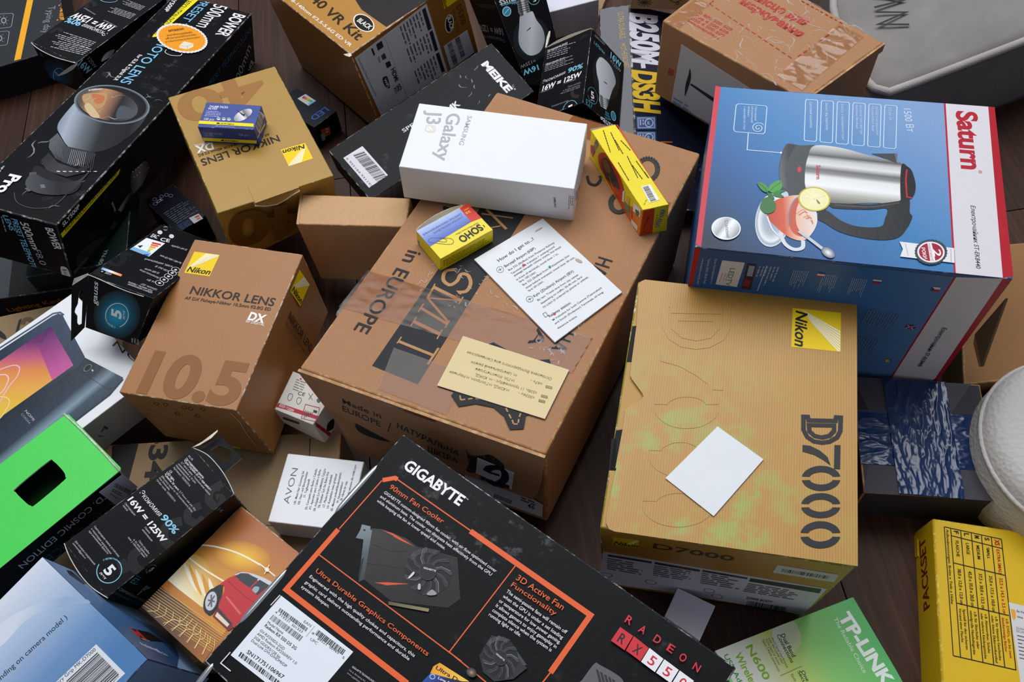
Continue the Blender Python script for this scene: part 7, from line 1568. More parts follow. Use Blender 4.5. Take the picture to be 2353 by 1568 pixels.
printed('packset','T','ink_satin',[('l',[(8.6,6),(9.9,106.9)],.7,'1c1a0c'),
('l',[(13.5,6.5),(15.1,107.2)],.7,'1c1a0c'),
('l',[(21.1,7.1),(23,107.7)],.7,'1c1a0c'),
('l',[(29.1,7.7),(30.9,108.2)],.7,'1c1a0c'),
('l',[(36.8,8.3),(38.5,108.8)],.7,'1c1a0c'),
('l',[(44.2,8.7),(46.2,109.1)],.7,'1c1a0c'),
('l',[(51.8,9.1),(54,109.5)],.7,'1c1a0c'),
('l',[(8.6,6),(51.8,9.1)],.7,'1c1a0c'),
('l',[(9.9,106.9),(54,109.5)],.7,'1c1a0c'),
('l',[(13.4,12.5),(51.8,16.8)],.7,'1c1a0c'),
('l',[(14.1,34.8),(52,38.4)],.7,'1c1a0c'),
('l',[(14.8,66.5),(52.4,69.6)],.7,'1c1a0c'),
('t','Außenabmessungen: Breite x Tiefe x Höhe',9.86,7.92,1.562,59.98,2.01,'1c1a0c',0.006),
('t','F',15.82,8.01,1.557,2.37,3.65,'1c1a0c',0.04),
('t','FLASCHE',16.54,16.21,1.557,12.95,2.42,'1c1a0c',0.012),
('t','38,0 x 12,0 x 12,0 cm',16.86,38.99,1.557,28.36,2.53,'1c1a0c',0.012),
('t','Speziell für den sicheren',18.89,70.42,1.558,30.21,1.89,'1c1a0c',0.008),
('t','Versand einer Flasche',15.98,70.24,1.556,25.49,1.89,'1c1a0c',0.008),
('t','L',23.55,8.6,1.554,2.37,3.82,'1c1a0c',0.04),
('t','LARGE',24.32,16.79,1.554,9.27,2.53,'1c1a0c',0.012),
('t','45,0 x 35,0 x 20,0 cm',24.7,39.56,1.554,28.34,2.65,'1c1a0c',0.012),
('t','z.B. für Skischuhe oder',26.9,70.97,1.555,27.82,1.98,'1c1a0c',0.008),
('t','mittelgroße Haushaltsgeräte',23.85,70.78,1.553,32.58,1.98,'1c1a0c',0.008),
('t','M',31.43,9.2,1.555,2.37,3.67,'1c1a0c',0.04),
('t','MEDIUM',32.17,17.38,1.555,11.09,2.43,'1c1a0c',0.012),
('t','37,5 x 30,0 x 13,5 cm',32.53,40.12,1.555,28.31,2.54,'1c1a0c',0.012),
('t','z.B. Aktenordner, Schuhe',34.63,71.48,1.556,28.97,1.9,'1c1a0c',0.008),
('t','oder mehrere Kleidungsstücke',31.7,71.31,1.554,33.71,1.9,'1c1a0c',0.008),
('t','S',39.02,9.69,1.555,2.37,3.57,'1c1a0c',0.04),
('t','SMALL',39.74,17.86,1.555,9.26,2.36,'1c1a0c',0.012),
('t','25,0 x 17,5 x 10,0 cm',40.1,40.6,1.555,28.31,2.47,'1c1a0c',0.012),
('t','z.B. für kleinere Geschenke',42.16,71.92,1.556,32.51,1.85,'1c1a0c',0.008),
('t','oder kleine Elektronikartikel',39.32,71.82,1.554,34.88,1.85,'1c1a0c',0.008),
('t','XS',46.51,10.08,1.553,4.72,3.64,'b01810',0.04),
('t','EXTRA SMALL',47.27,18.25,1.553,20.2,2.42,'b01810',0.012),
('t','22,5 x 14,5 x 3,5 cm',47.67,40.98,1.553,28.3,2.53,'b01810',0.012),
('t',"z.B. DVD's, ein bis zwei",49.83,72.31,1.554,28.96,1.89,'b01810',0.008),
('t','kleinformatige Bücher',46.92,72.18,1.552,25.42,1.89,'b01810',0.008)])
sticker('packset','T','customs_label',[(53, 59.4), (75.8, 61), (74.3, 121.1), (56.6, 124.2)],[('p',[(54,64.3),(57.3,64.4),(57.4,70.1),(55.6,72.9),(54.4,70.1)],'e8a020'),
('t','Bei Weiterverkauf',58.34,65.99,0.067,13.21,1.87,'1c1c1c',0.02),
('t','bitte',58.35,70.14,0.073,4,1.76,'1c1c1c',0.02),
('t','ZOLLINHALTSERKLÄRUNG',56.66,78.85,0.068,13.64,1.63,'3a3a3a'),
('t','DÉCLARATION',56.64,81.18,0.054,9.77,1.63,'3a3a3a'),
('w',(57,82.9),(12.8,.8),(.2,19.1),7,'5a5a5a',33,.3,.35)],thick=0.25,mat='paper_sticker',col='d4d2d0',label=None,lift=0.1)
printed('packset','L','ink_satin',[('t','PACKSET',67.77,16.4,3.092,59.41,14.16,'7c1410',0.03)])
printed('tplink','T','ink_gloss',[('g',[(.1,.2),(119.4,.4),(128.3,71.1),(128.6,93.7),(8.5,77.8),(.9,5.4)],[(0,'f0f2ea'),(.25,'eef0dc'),(.42,'d4e47c'),(.62,'96d878'),(1,'5cb86c')],(-6.8,31.8),(121.9,16.9)),
('h',[(48.5,1.5),(66.7,.5),(64.4,17.4),(45.3,22.9)],[(0,'e8eade'),(1,'d0dc9a')],(46.3,.7),(64.9,18.9)),
('t','TP-LINK',100.71,9.26,1.469,58.39,10.37,'f0f4ee',0.06),
('t','The Reliable Choice',96.63,9.67,1.552,43.68,3.34,'e6f0dc'),
('t','Dual Band',52.85,6.64,1.556,18.13,3.4,'26381c',0.02),
('t','Connections',49.68,5.98,1.546,22.17,3.06,'26381c',0.02),
('t','Avoid signal interference',44.94,6.27,1.549,23.82,2.02,'2c3a24'),
('t','over the crystal clear',42.45,5.86,1.516,20.75,2.03,'2c3a24'),
('t','5GHz band or access',39.86,5.67,1.521,20.56,2.02,'2c3a24'),
('t','legacy 2.4GHz connections',37.6,5.35,1.545,25.29,2.02,'2c3a24'),
('t','N600',23.5,5.59,1.497,27.25,5.74,'8cc02c',0.03),
('t','Wireless',12.72,7.9,1.503,28.19,5.81,'8cc02c',0.03),
('t','USB Adapter',4.78,5.62,1.505,37.3,3.9,'3a9a4a',0.02),
('l',[(56.6,32.9),(38.3,33.6)],.4,'5a6a4a'),
('t','One Button',54.25,35.96,1.52,21.98,2.9,'26381c',0.02),
('t','Security',51.7,35.28,1.548,16.72,2.78,'26381c',0.02),
('t','Easily',45.95,35.61,1.505,5.7,2,'2c3a24')])
printed('green','F','ink_satin',[('t','LTD. COSMIC EDITION',118.79,8.82,3.111,79.98,7.6,'c8ccd0'),
('t','ULTRA DEVICE',121.04,25.1,3.137,67.23,11.23,'1f4a46',0.005)])
sticker('green','F','barcode_label',[(132.5, 4.5), (134.9, 31.4), (114.3, 33.3), (111.9, 3.4)],[('b',(125,7.3),(4.5,22),(-3,2.7),37,46,'141418'),
('w',(121,10.5),(2.9,17.4),(-2.5,2.1),2,'50505a',38,.5,.35),
('w',(117.5,12.8),(1.3,12.7),(-1.1,1.3),1,'40404a',39,.5,.35)],thick=0.25,mat='paper_sticker',col='c4c4d2',label='white barcode label',lift=0.1)
printed('blue','T','ink_gloss',[('g',[(172.5,0),(174.3,111),(155.2,109.8),(8.9,69.7),(16.8,-20),(138.6,-3.3)],[(0,'d6dde8'),(.35,'aabdd8'),(.7,'6f94be'),(1,'5280b0')],(149,1.7),(150.5,90.6)),
('h',[(126,13.7),(148,22),(166.9,37),(174.1,52.2),(156.6,35.5),(140.1,26.1),(117.3,25.6)],[(0,'d2dbe8'),(1,'9ab2d0')],(142.3,17),(152.9,40.2)),
('t','( The model may vary depending on camera model )',46.73,39.15,0.076,111.15,3.77,'262a3a',0.005)])
sticker('blue','T','barcode_label',[(158.9, 76.5), (159.2, 106.2), (122, 102.8), (120.6, 73.3)],[('b',(156.2,81.2),(.1,22.2),(-24.4,-2.3),41,46,'141418'),
('t','Battery Grip MK-D7000',121.59,75.59,0.112,35.11,2.53,'23232c'),
('t','6955184930105',148.46,104.43,0.021,6.94,1.11,'23232c')],thick=0.25,mat='paper_sticker',col='dcdfe6',label='white barcode label',lift=0.1)
printed('blue','R','ink_gloss',[('g',[(110.8,-.3),(.1,.3),(-11.9,47.2),(40.9,106.1),(89.8,34.4)],[(0,'7f9cc8'),(.5,'4f78aa'),(1,'2c4870')],(95.2,-1.2),(2,32.6)),
('p',[(40.2,32.3),(45.7,71.3),(36.7,83.7),(25.9,29.4)],'1a1418'),
('t','M',29.43,30.15,1.579,13.81,11.62,'c83038',0.05),
('t','Meike',27.85,34.74,1.485,12.22,2.41,'c8c8cc',0.02),
('t','Professional',17.94,19.29,1.625,25.19,4.28,'dce4f0',0.02),
('t','Battery Grip',15.39,38.98,1.645,14.87,3.69,'dce4f0'),
('p',[(104.8,24.4),(106.4,33.1),(93.4,37.5),(89.2,29),(97.4,19.1)],'18202c')])
printed('car','T','ink_gloss',[('g',[(98.8,1.8),(104.2,85.7),(66.3,88.4),(.9,67.9),(0,-.3)],[(0,'a8603c'),(.3,'c07a3c'),(.55,'d89a2c'),(.8,'c87a28'),(1,'8a5630')],(101.8,8.8),(-4.9,34.7)),
('r',(72.1,31.9),(7.5,21.4),(-12.3,1),[(0,'f4c83a'),(.5,'e8a82c'),(1,'c8822c')]),
('h',[(49.4,-.8),(52.9,18.1),(50.5,31.9),(28.7,39),(25.4,-1.1)],[(0,'f6eccc'),(.45,'f0d48a'),(1,'d0902c')],(26,10.9),(52.9,18.1)),
('s',[(42.4,-2.9),(40.2,7.2),(32.9,25.5),(35.7,12.4)],'f8f0dc'),
('s',[(43.1,3.8),(40.5,14.5),(33.3,30.1),(35.9,18.4)],'e2a030'),
('s',[(43.9,10.6),(40.7,21.8),(33.6,34.7),(36.2,24.3)],'f6e8c0'),
('s',[(44.7,17.2),(40.9,29),(34,39.2),(36.5,30.2)],'d89830'),
('s',[(45.4,23.9),(41.1,36.2),(34.3,43.7),(36.8,36.1)],'f8ecd0'),
('c',[(57.9,-2.8),(65.5,10.3),(72.3,27.9),(76.2,48.8),(76.7,63.5)],1.2,'fff6dc'),
('c',[(46.7,-1.5),(48,17.3),(51.2,38.5)],1.2,'fff0c8'),
('g',[(0,-.3),(15.3,-3.2),(25.4,-1.1),(28.1,65),(21.4,64),(.9,67.9)],[(0,'4a3230'),(.5,'6a4430'),(1,'a8642c')],(3.5,6),(22.7,57.8)),
('g',[(19,-2.5),(25.1,-.7),(29.2,63.8),(22.5,64.1)],[(0,'b8742c'),(1,'d89030')],(20.6,-1.8),(25.6,64.2)),
('l',[(.1,-.1),(10.1,65.9)],.35,'e8bc5c'),
('l',[(1.9,-.2),(11.6,65.9)],.35,'e8bc5c'),
('l',[(3.7,-.4),(13.1,65.8)],.35,'e8bc5c'),
('l',[(5.4,-.5),(14.7,65.8)],.35,'e8bc5c'),
('l',[(7.2,-.6),(16.2,65.7)],.35,'e8bc5c'),
('l',[(9,-.7),(17.7,65.7)],.35,'e8bc5c'),
('l',[(10.8,-.8),(19.3,65.7)],.35,'e8bc5c'),
('l',[(12.6,-.9),(20.8,65.6)],.35,'e8bc5c'),
('l',[(14.4,-1),(22.4,65.6)],.35,'e8bc5c'),
('l',[(16.2,-1.1),(24,65.5)],.35,'e8bc5c'),
('l',[(18,-1.3),(25.5,65.5)],.35,'e8bc5c'),
('c',[(.9,6.6),(5.7,12.2),(10.2,9.3)],.4,'f0d080'),
('c',[(1.4,14.8),(6.6,19.1),(11.2,16)],.4,'f0d080'),
('c',[(1.9,22.9),(7.6,26),(12.1,22.7)],.4,'f0d080'),
('c',[(2.4,31),(8.5,32.8),(13,29.3)],.4,'f0d080'),
('c',[(2.9,39),(9.5,39.6),(14,35.8)],.4,'f0d080'),
('c',[(3.4,47),(10.4,46.3),(14.9,42.4)],.4,'f0d080'),
('c',[(4,54.9),(11.3,53),(15.8,48.8)],.4,'f0d080'),
('c',[(4.5,62.7),(12.2,59.7),(16.8,55.3)],.4,'f0d080'),
('c',[(4.9,70.4),(13.2,66.3),(17.7,61.7)],.4,'f0d080'),
('c',[(1.5,24.7),(8.1,26.8),(11.6,32.7),(17.8,32.9)],.45,'f4dc98'),
('c',[(2.2,32.5),(8.9,33.6),(11.9,38.4),(17.7,38)],.45,'f4dc98'),
('c',[(2.9,40.3),(9.6,40.4),(12.3,44.2),(17.5,43.1)],.45,'f4dc98'),
('c',[(3.6,48),(10.3,47.1),(12.6,49.8),(17.3,48.2)],.45,'f4dc98'),
('c',[(4.3,55.6),(11,53.8),(12.9,55.5),(17.1,53.2)],.45,'f4dc98'),
('c',[(5,63.2),(11.8,60.4),(13.3,61.1),(17,58.2)],.45,'f4dc98'),
('p',[(34.2,46.3),(32.8,67.1),(27.6,65.6),(27.8,48.6)],'7a1420'),
('p',[(32,48.7),(31.4,62.6),(29,62.8),(29,49.6)],'e8dcc0'),
('s',[(28.1,39.6),(35.3,34.1),(41.8,33),(47.6,35.1),(46.9,38.3),(38.3,44.8),(27.3,46.6)],'141416'),
('s',[(47.3,34.8),(53.6,36),(58.2,38.2),(63.7,40.9),(71.4,59.4),(72.8,72.3),(67.1,75.8),(53.8,72),(40.1,68.7),(32.2,68.9),(32.4,62.7),(34.1,47.6),(45.1,41.5),(48.3,38.1)],'c41c28'),
('s',[(58.6,38.4),(63.7,40.9),(67.9,48.6),(71.8,61.4),(72.8,72.3),(69.6,70.9),(66.7,56),(65.7,44.9)],'d0d4d8'),
('p',[(58.2,39.2),(62.6,40.8),(64.9,43.9),(59.3,46.3)],'22323a'),
('p',[(58.1,43.3),(65.3,44.7),(67.8,54.7),(59.1,54.4)],'22343c'),
('p',[(59.5,55.7),(67.9,55.9),(69.4,65.1),(58.6,63.3)],'22343c'),
('s',[(59.2,57.3),(62.2,57.1),(63.6,60.4),(59.2,61.4)],'9ab0b8'),
('c',[(52.9,37.9),(52.5,55.4),(54,66.9)],.5,'8a1018'),
('l',[(43.9,45.4),(41.4,63.8)],1.4,'e06068'),
('l',[(33.9,46.6),(32.4,63.9)],1.6,'2c3436'),
('e',(34.8,38.9),(8.3,-2.2),(-1.6,6.7),'1a1a1c'),
('e',(34.7,39),(6,-1.7),(-1.1,5.3),'c4c8cc'),
('l',[(34.9,39.1),(39.1,38.1)],1.1,'5a5e62'),
('l',[(34.9,39.1),(36.1,41.6)],1.1,'5a5e62'),
('l',[(34.9,39.1),(31.9,42.6)],1.1,'5a5e62'),
('l',[(34.9,39.1),(30.7,40.1)],1.1,'5a5e62'),
('l',[(34.9,39.1),(33.8,36.6)],1.1,'5a5e62'),
('l',[(34.9,39.1),(38,35.6)],1.1,'5a5e62'),
('l',[(76.4,46.9),(77,63.2)],.8,'fff6d8'),
('l',[(73,55.9),(80.4,53.6)],.6,'fff6d8'),
('r',(76.7,54.9),(.2,2.2),(-1.5,.4),[(0,'ffffff'),(1,'f8e0a0')])])
printed('nomi','T','ink_gloss',[('g',[(73.8,4.9),(153.8,8.4),(159.2,9.9),(161.2,13.9),(160.1,19.3),(152.2,65.1),(149.5,68),(145.6,69.4),(67.7,67.8),(31.5,67.4)],[(0,'1f2a38'),(1,'34445a')],(82.2,42.1),(159,22)),
('l',[(75.2,2.2),(155.8,6.5),(161,9.9),(162,14.8)],1.6,'46586c'),
('g',[(72.2,15.4),(146.2,16.6),(147.1,19.5),(140.6,65.5),(69.7,64.2),(37,64.7)],[(0,'35104c'),(.22,'6a2468'),(.4,'c05a78'),(.55,'e08848'),(.75,'eaa84a'),(1,'e8c03c')],(138.5,4.3),(80.7,66.7)),
('g',[(147.3,17.7),(140.6,65.5),(119.8,64.8),(128.4,28.7)],[(0,'5a1c60'),(1,'c85a9a')],(144.6,20),(133.2,64.1)),
('c',[(93,23.2),(103.2,27.6),(106.1,33.6),(100.4,39.8),(89.7,43.8),(77,51.4)],1.0,'f0b8d0'),
('c',[(90.4,27.8),(94.1,31.6),(93.5,37),(86,43),(81.2,44)],1.0,'f4c8d8'),
('c',[(79.7,46.6),(83.2,51.4),(82.8,57.3),(74.4,63.2),(69.3,64.9)],1.0,'f4d488'),
('g',[(151.7,65.9),(164.5,106.7),(162.1,109),(148.5,112.3),(66.6,112.2),(19.4,111.3),(26.8,76.2),(67.7,67.8),(145.6,69.4)],[(0,'222c36'),(.45,'2c3a48'),(.62,'7f94a4'),(.72,'3a4c5c'),(1,'26323e')],(107.2,64.5),(111.2,120.4)),
('l',[(163.6,108.1),(147,112.6),(65.8,113.5),(18.3,113.3)],1.4,'1c2a3c'),
('l',[(141,73.9),(149.3,107.8),(153.8,108.9)],.35,'161e26'),
('r',(148,76.7),(4.1,1.8),(-2.8,3.1),[(0,'0a0a0c'),(.6,'141618'),(.75,'7a868e'),(.9,'15181a'),(1,'15181a')]),
('e',(149.6,81.9),(.4,1),(-.6,.6),'c8d0d4'),
('t','NOMI',87.53,74.22,1.545,12.89,2.16,'c8d0d8',-0.01),
('t','CORSA4',83.7,74.36,1.543,12.87,1.89,'98a4b0',-0.01),
('t','NOMI',175.13,72.86,1.399,55.37,6.18,'2c2c34',-0.015)])
printed('nomi','F','ink_gloss',[('t','4',121.13,23.83,-0.021,7.62,7.3,'3c4044',-0.01),
('c',[(118.2,22.3),(118.5,26.1),(120.8,28.3)],.8,'3c4044')])
printed('ledF','T','ink_satin',[('p',[(24.6,54.2),(35.4,55.5),(35.8,75.4),(25.2,73.3)],'c8ccd0'),
('p',[(29.8,56.7),(34.5,57.3),(34.5,59.6),(29.6,58.9)],'c03028'),
('p',[(30.2,60.4),(33.9,60.4),(33.9,62.7),(30,62.7)],'d06a30'),
('p',[(30.5,64.1),(33.2,63.5),(33.3,65.7),(30.4,66.4)],'e0a030'),
('p',[(30.9,67.8),(32.6,66.5),(32.7,68.8),(30.7,70.1)],'b0b840'),
('p',[(31.3,71.5),(32,69.6),(32.1,71.9),(31.1,73.8)],'4a9a4a'),
('p',[(25.5,71.5),(36.1,73.7),(35.9,75.9),(25.3,73.9)],'5a9ad0'),
('t','CE',8.68,13.62,-0.054,6.76,3.78,'a8acb4',0.03),
('w',(6.7,30.3),(28.6,-1.9),(4.5,24),8,'5a6474',210,.35,.5),
('w',(9.6,54.9),(16,1.8),(2,13.5),6,'3a5a8a',211,.35,.35),
('o',(6.5,12.8),(1.9,.4),(-.3,2.2),.5,'8a909a',0,360),
('o',(24.6,13.3),(1.9,.4),(-.3,2.2),.5,'8a909a',0,360),
('o',(21.5,9.1),(1.9,.4),(-.3,2.2),.5,'8a909a',0,360),
('o',(16.3,7.8),(1.9,.4),(-.3,2.2),.5,'8a909a',0,360),
('o',(8.9,6.6),(1.9,.4),(-.3,2.2),.5,'8a909a',0,360),
('t','LED',35.27,90.74,-2.981,12.7,5.67,'1f4f9a',0.02)])
printed('ledG','T','ink_satin',[('p',[(23,15.3),(33.8,17.5),(32.6,36.1),(21.9,34.6)],'c4c8cc'),
('p',[(27,18.5),(30.7,18.4),(30.3,21.4),(26.5,21.6)],'c03028'),
('p',[(27.2,21.7),(30.7,21.3),(30.3,24.3),(26.6,24.7)],'d06a30'),
('p',[(27.3,24.8),(30.7,24.2),(30.3,27.2),(26.8,27.8)],'e0a030'),
('p',[(27.5,27.9),(30.7,27.1),(30.3,30.1),(27,30.9)],'7ab040'),
('p',[(27.7,31),(30.7,30),(30.3,33),(27.1,34)],'4a9a4a'),
('p',[(24.2,31.4),(33.3,34),(32.6,36.1),(21.9,34.6)],'6ab0d8'),
('t','LED',31.71,51.68,-3.025,22.54,8.7,'24549a',0.03)])
printed('ledG','F','ink_satin',[('p',[(7,9.2),(19.1,12.6),(17.7,23.9),(5.4,20.5)],'c85a20'),
('p',[(5.3,14.4),(11.2,17.2),(8.7,25.3),(4.2,24.3)],'a0a4ac'),
('t','2',11.21,17.21,0.308,4.87,5.7,'e8dcd0',0.02)])
printed('d5300','T','ink_gloss',[('p',[(111.8,91.5),(131.6,96.9),(175.9,96.5),(179.6,43.1),(175.9,3.3),(121,21.4)],'302b2d'),
('t','140 VR Kit',63.03,123.77,0.047,104.27,11.35,'34281c',0.03),
('t','18-140mm f/3.5-5.6G ED VR',50.73,138.18,0.007,117.81,3.83,'efe8dc',0.025),
('e',(151,107.9),(16.9,-.2),(3.5,8.8),'f2ece2'),
('e',(151,107.9),(15.1,-.1),(3,7.9),'1c1816'),
('t','BLACK',142.23,111.02,-0.021,21.9,5.79,'f2ece2',0.03)])
sticker('d5300','R','specification_label',[(2.8, 7.1), (99.5, 3.1), (100, 96.6), (5.4, 91.2)],[('p',[(92.2,6.1),(96.7,6),(96.7,33.5),(91.7,33.5)],'1c1c20'),
('p',[(92.5,35.9),(96.9,35.7),(96.6,62.6),(92.1,62.5)],'1c1c20'),
('p',[(92.1,65.6),(96.6,66.2),(96.8,94.2),(92.3,92.8)],'1c1c20'),
('w',(90.2,5.8),(-.2,28.3),(-30.4,1.5),7,'4a4c52',220,.35,.5),
('w',(90.4,35.2),(0,26.9),(-31.8,1),7,'4a4c52',221,.35,.5),
('w',(90,65.7),(.4,27),(-31.4,1.7),7,'4a4c52',222,.35,.5),
('l',[(41.8,7.9),(42.4,91.4)],.3,'8a8c92'),
('p',[(30,8.3),(37.3,8.3),(37,16.2),(29.6,16.1)],'1c1c20'),
('p',[(23,9.2),(25.2,9.3),(25,18.1),(23,18.1)],'1c1c20'),
('p',[(30.7,23.7),(35.4,23.3),(35.7,30.3),(30.7,29.7)],'3a3a3e'),
('t','Mac',25.77,23.09,1.532,7.82,2.88,'3a3a3e'),
('p',[(32.2,34.6),(37.8,35.7),(37.7,42.5),(32.2,41.9)],'1c1c20'),
('t','HDMI',35.43,46.3,1.588,17.74,5.43,'1c1c20',0.04),
('s',[(22.9,49.6),(28.3,50.4),(28.4,58.4),(26.6,66),(22.5,59.7)],'1c1c20'),
('t','WiFi',23.67,51.71,1.523,11.67,3.35,'e8e8ea',0.02),
('t','SD',34.87,69.04,1.472,8.93,4.65,'1c1c20',0.04),
('t','XC',30.65,69.09,1.463,9.02,3.31,'1c1c20',0.03),
('t','Camera made in Thailand · Lens made in China',5.57,9.18,1.531,55.1,2.11,'5a5c62')],thick=0.25,mat='paper_sticker',col='c2c4ca',label='white specification label',lift=0.1)
printed('d5300','R','ink_gloss',[('p',[(119.2,7.3),(138.3,15.6),(136.2,22.8),(118.1,22.6)],'e8c410'),
('t','Nikon',118.87,9.94,1.543,12.43,3.97,'17130a',0.03,0.2),
('t','D5300',132.75,29.22,1.544,25.11,6.6,'4a3212',0.01),
('t','18-140 VR Kit',126.73,31.05,1.608,27.91,3.06,'4a3212'),
('e',(118.9,42.5),(3.7,6.6),(-5.2,8.4),'dcd4c8'),
('e',(118.9,42.5),(3,5.7),(-4.3,7.8),'1c1410'),
('t','BLACK',118.27,34.19,1.594,17.04,4.84,'e8e0d4',0.03)])
sticker('d5300','R','barcode_label',[(104.2, 63.7), (138.2, 64.5), (139.6, 97.4), (104.3, 96.7)],[('b',(108.9,64.2),(.5,30.9),(6.3,.5),51,46,'141418'),
('b',(120.1,64.3),(.9,27.8),(6.3,.5),52,46,'141418')],thick=0.25,mat='paper_sticker',col='bcbcc6',label=None,lift=0.1)
printed('red8000','T','ink_satin',[('p',[(4.2,31),(42.6,28.4),(43.6,31.5),(3.9,35)],'b81c34'),
('t','8000 годин',5.98,34.01,-0.057,14.22,3.01,'e8dcd8',0.01),
('t','CE',15.13,18.09,-0.18,6.35,3.32,'3a3a3a',0.01),
('w',(6.5,4.9),(13.2,-.2),(2.3,11.3),5,'8a8680',230,.35,.35),
('e',(10.1,3.9),(.9,-.1),(.1,.7),'b81c34'),
('c',[(9.3,24.4),(8.3,20.2),(11.2,19.7),(12.6,23.7),(11.5,25.7)],.4,'4a4a4a',True),
('c',[(17.8,23.8),(17.2,20.3),(20.2,20),(21.4,23),(20.4,25.7)],.4,'4a4a4a',True),
('l',[(23.3,13.1),(29.4,17.3)],.4,'4a4a4a'),
('l',[(27,12),(26.5,18.2)],.4,'4a4a4a'),
('e',(34.8,15.8),(1.8,0),(.4,1.8),'5a5a5a'),
('l',[(26.2,23.2),(39.2,21.4),(43.3,33.7),(29.6,35.8)],.5,'b81c34',True),
('l',[(31.7,34.9),(29,27.9)],.5,'4a4a4a'),
('l',[(32.7,33.6),(30.7,27.8)],.5,'4a4a4a'),
('l',[(33.7,32.3),(32.4,27.7)],.5,'4a4a4a'),
('l',[(34.6,31),(34.1,27.6)],.5,'4a4a4a'),
('l',[(35.6,29.7),(35.7,27.5)],.5,'4a4a4a'),
('p',[(35.3,25),(38.6,24.5),(39.2,26.6),(36.1,27)],'2a2a2a')])
printed('red8000','F','ink_satin',[('w',(5.6,9.5),(24.7,-4.5),(-3.5,9.4),1,'4a4640',231,.7,.35)])
printed('red8000','R','ink_satin',[('p',[(3.2,.6),(10.5,39.9),(7.3,41.3),(1.7,6.5)],'b81c34'),
('s',[(12.4,21.8),(19.6,27),(14.6,35.7),(7.9,28.2)],'22201e')])
printed('shoe1','T','ink_matte',[('p',[(117.5,-19.6),(118.9,-20.1),(115.8,43),(100,42.1),(98.8,25.6),(95.1,1.1)],'211d1b'),
('t','B-34',130.21,-27.07,1.568,63.37,16.21,'26221e',0.05),
('l',[(272.9,5.7),(273.6,23.9)],.9,'3a2c20'),
('l',[(241.9,82.7),(247.7,83.8)],.6,'3a2c20')])
printed('conv','T','ink_matte',[('p',[(-69.1,-49.7),(54.8,-27.9),(53.5,37.9),(47.1,98.7),(43.9,135.4),(-43.7,158)],'241f1c'),
('t','CONVERSE',24.02,64.03,1.586,106.05,11.86,'7a6748',-0.005)])
printed('keybd','T','ink_satin',[('p',[(210.1,89.8),(217.4,93.3),(191.9,197.7),(184,197.3)],'f0a818'),
('t','Lightning',251.5,109.81,1.768,39.91,19.34,'e8981c',0.04),
('t','Typing day',234.49,115.33,1.848,48.83,9.13,'8a8e92',-0.005),
('l',[(169.9,100.1),(189.2,107.1),(191.2,110.3),(186.8,131.6),(184.8,133.1),(167.6,128)],.7,'9a9ea2'),
('e',(178.7,116.7),(3.1,1.5),(-.5,5.6),'9a9ea2'),
('e',(178.7,116.7),(2.1,1),(-.3,3.8),'2e3135'),
('l',[(182.9,118.7),(184.5,119.4)],.6,'9a9ea2'),
('l',[(181.2,123.2),(182.2,125.6)],.6,'9a9ea2'),
('l',[(178.1,123.9),(177.9,126.5)],.6,'9a9ea2'),
('l',[(175.3,120.4),(174.1,121.7)],.6,'9a9ea2'),
('l',[(174.5,114.7),(173,113.9)],.6,'9a9ea2'),
('l',[(176.2,110.1),(175.2,107.7)],.6,'9a9ea2'),
('l',[(179.4,109.4),(179.6,106.8)],.6,'9a9ea2'),
('l',[(182.1,112.9),(183.4,111.7)],.6,'9a9ea2'),
('l',[(162.4,132.5),(181.4,139.4),(183.4,142.5),(179.1,163.2),(177.1,164.6),(160.2,159.5)],.7,'9a9ea2'),
('e',(171.1,148.6),(3.1,1.5),(-.5,5.4),'9a9ea2'),
('e',(171.1,148.6),(2.1,1),(-.3,3.7),'2e3135'),
('l',[(175.3,150.6),(176.8,151.3)],.6,'9a9ea2'),
('l',[(173.6,155),(174.6,157.3)],.6,'9a9ea2'),
('l',[(170.5,155.7),(170.3,158.2)],.6,'9a9ea2'),
('l',[(167.8,152.2),(166.6,153.5)],.6,'9a9ea2'),
('l',[(167,146.7),(165.5,145.9)],.6,'9a9ea2'),
('l',[(168.6,142.2),(167.7,139.9)],.6,'9a9ea2'),
('l',[(171.7,141.5),(171.9,139)],.6,'9a9ea2'),
('l',[(174.5,145),(175.7,143.8)],.6,'9a9ea2')])
printed('keybd2','T','ink_satin',[('p',[(87.4,58.8),(111.7,73.6),(114.3,120.5),(97.3,120.6)],'3a3f44'),
('l',[(114.5,120),(179.2,120.2)],.4,'2c2c30'),
('p',[(94.8,59),(114.9,51.8),(117.4,56.3),(95.8,65.5)],'b8740c')])
printed('keybd2','F','ink_satin',[('t','Lighting Keyboard',102.43,23.78,-0.075,81.08,6.61,'b06a14',0.04),
('l',[(106.7,8.5),(176.2,6)],.4,'2a2a2e')])
printed('teal','T','ink_satin',[('t','YN-800',77.23,81.11,1.86,21.13,4.19,'a8b8b2',0.01)])
printed('snow','F','ink_matte',[('l',[(6.5,7.4),(22.9,7)],.8,'2c221a'),
('l',[(7.4,4.4),(22.1,10)],.8,'2c221a'),
('l',[(10.3,2.1),(19.2,12.3)],.8,'2c221a'),
('l',[(14.3,1.2),(15.1,13.2)],.8,'2c221a'),
('l',[(18.5,1.9),(10.9,12.5)],.8,'2c221a'),
('l',[(21.6,4),(7.8,10.4)],.8,'2c221a'),
('c',[(47.8,8.9),(49.7,4.6),(51.2,7.4),(48.4,9.6)],.7,'2c221a'),
('c',[(41.4,3.4),(47.5,6.1),(53.1,3.1)],.7,'2c221a')])
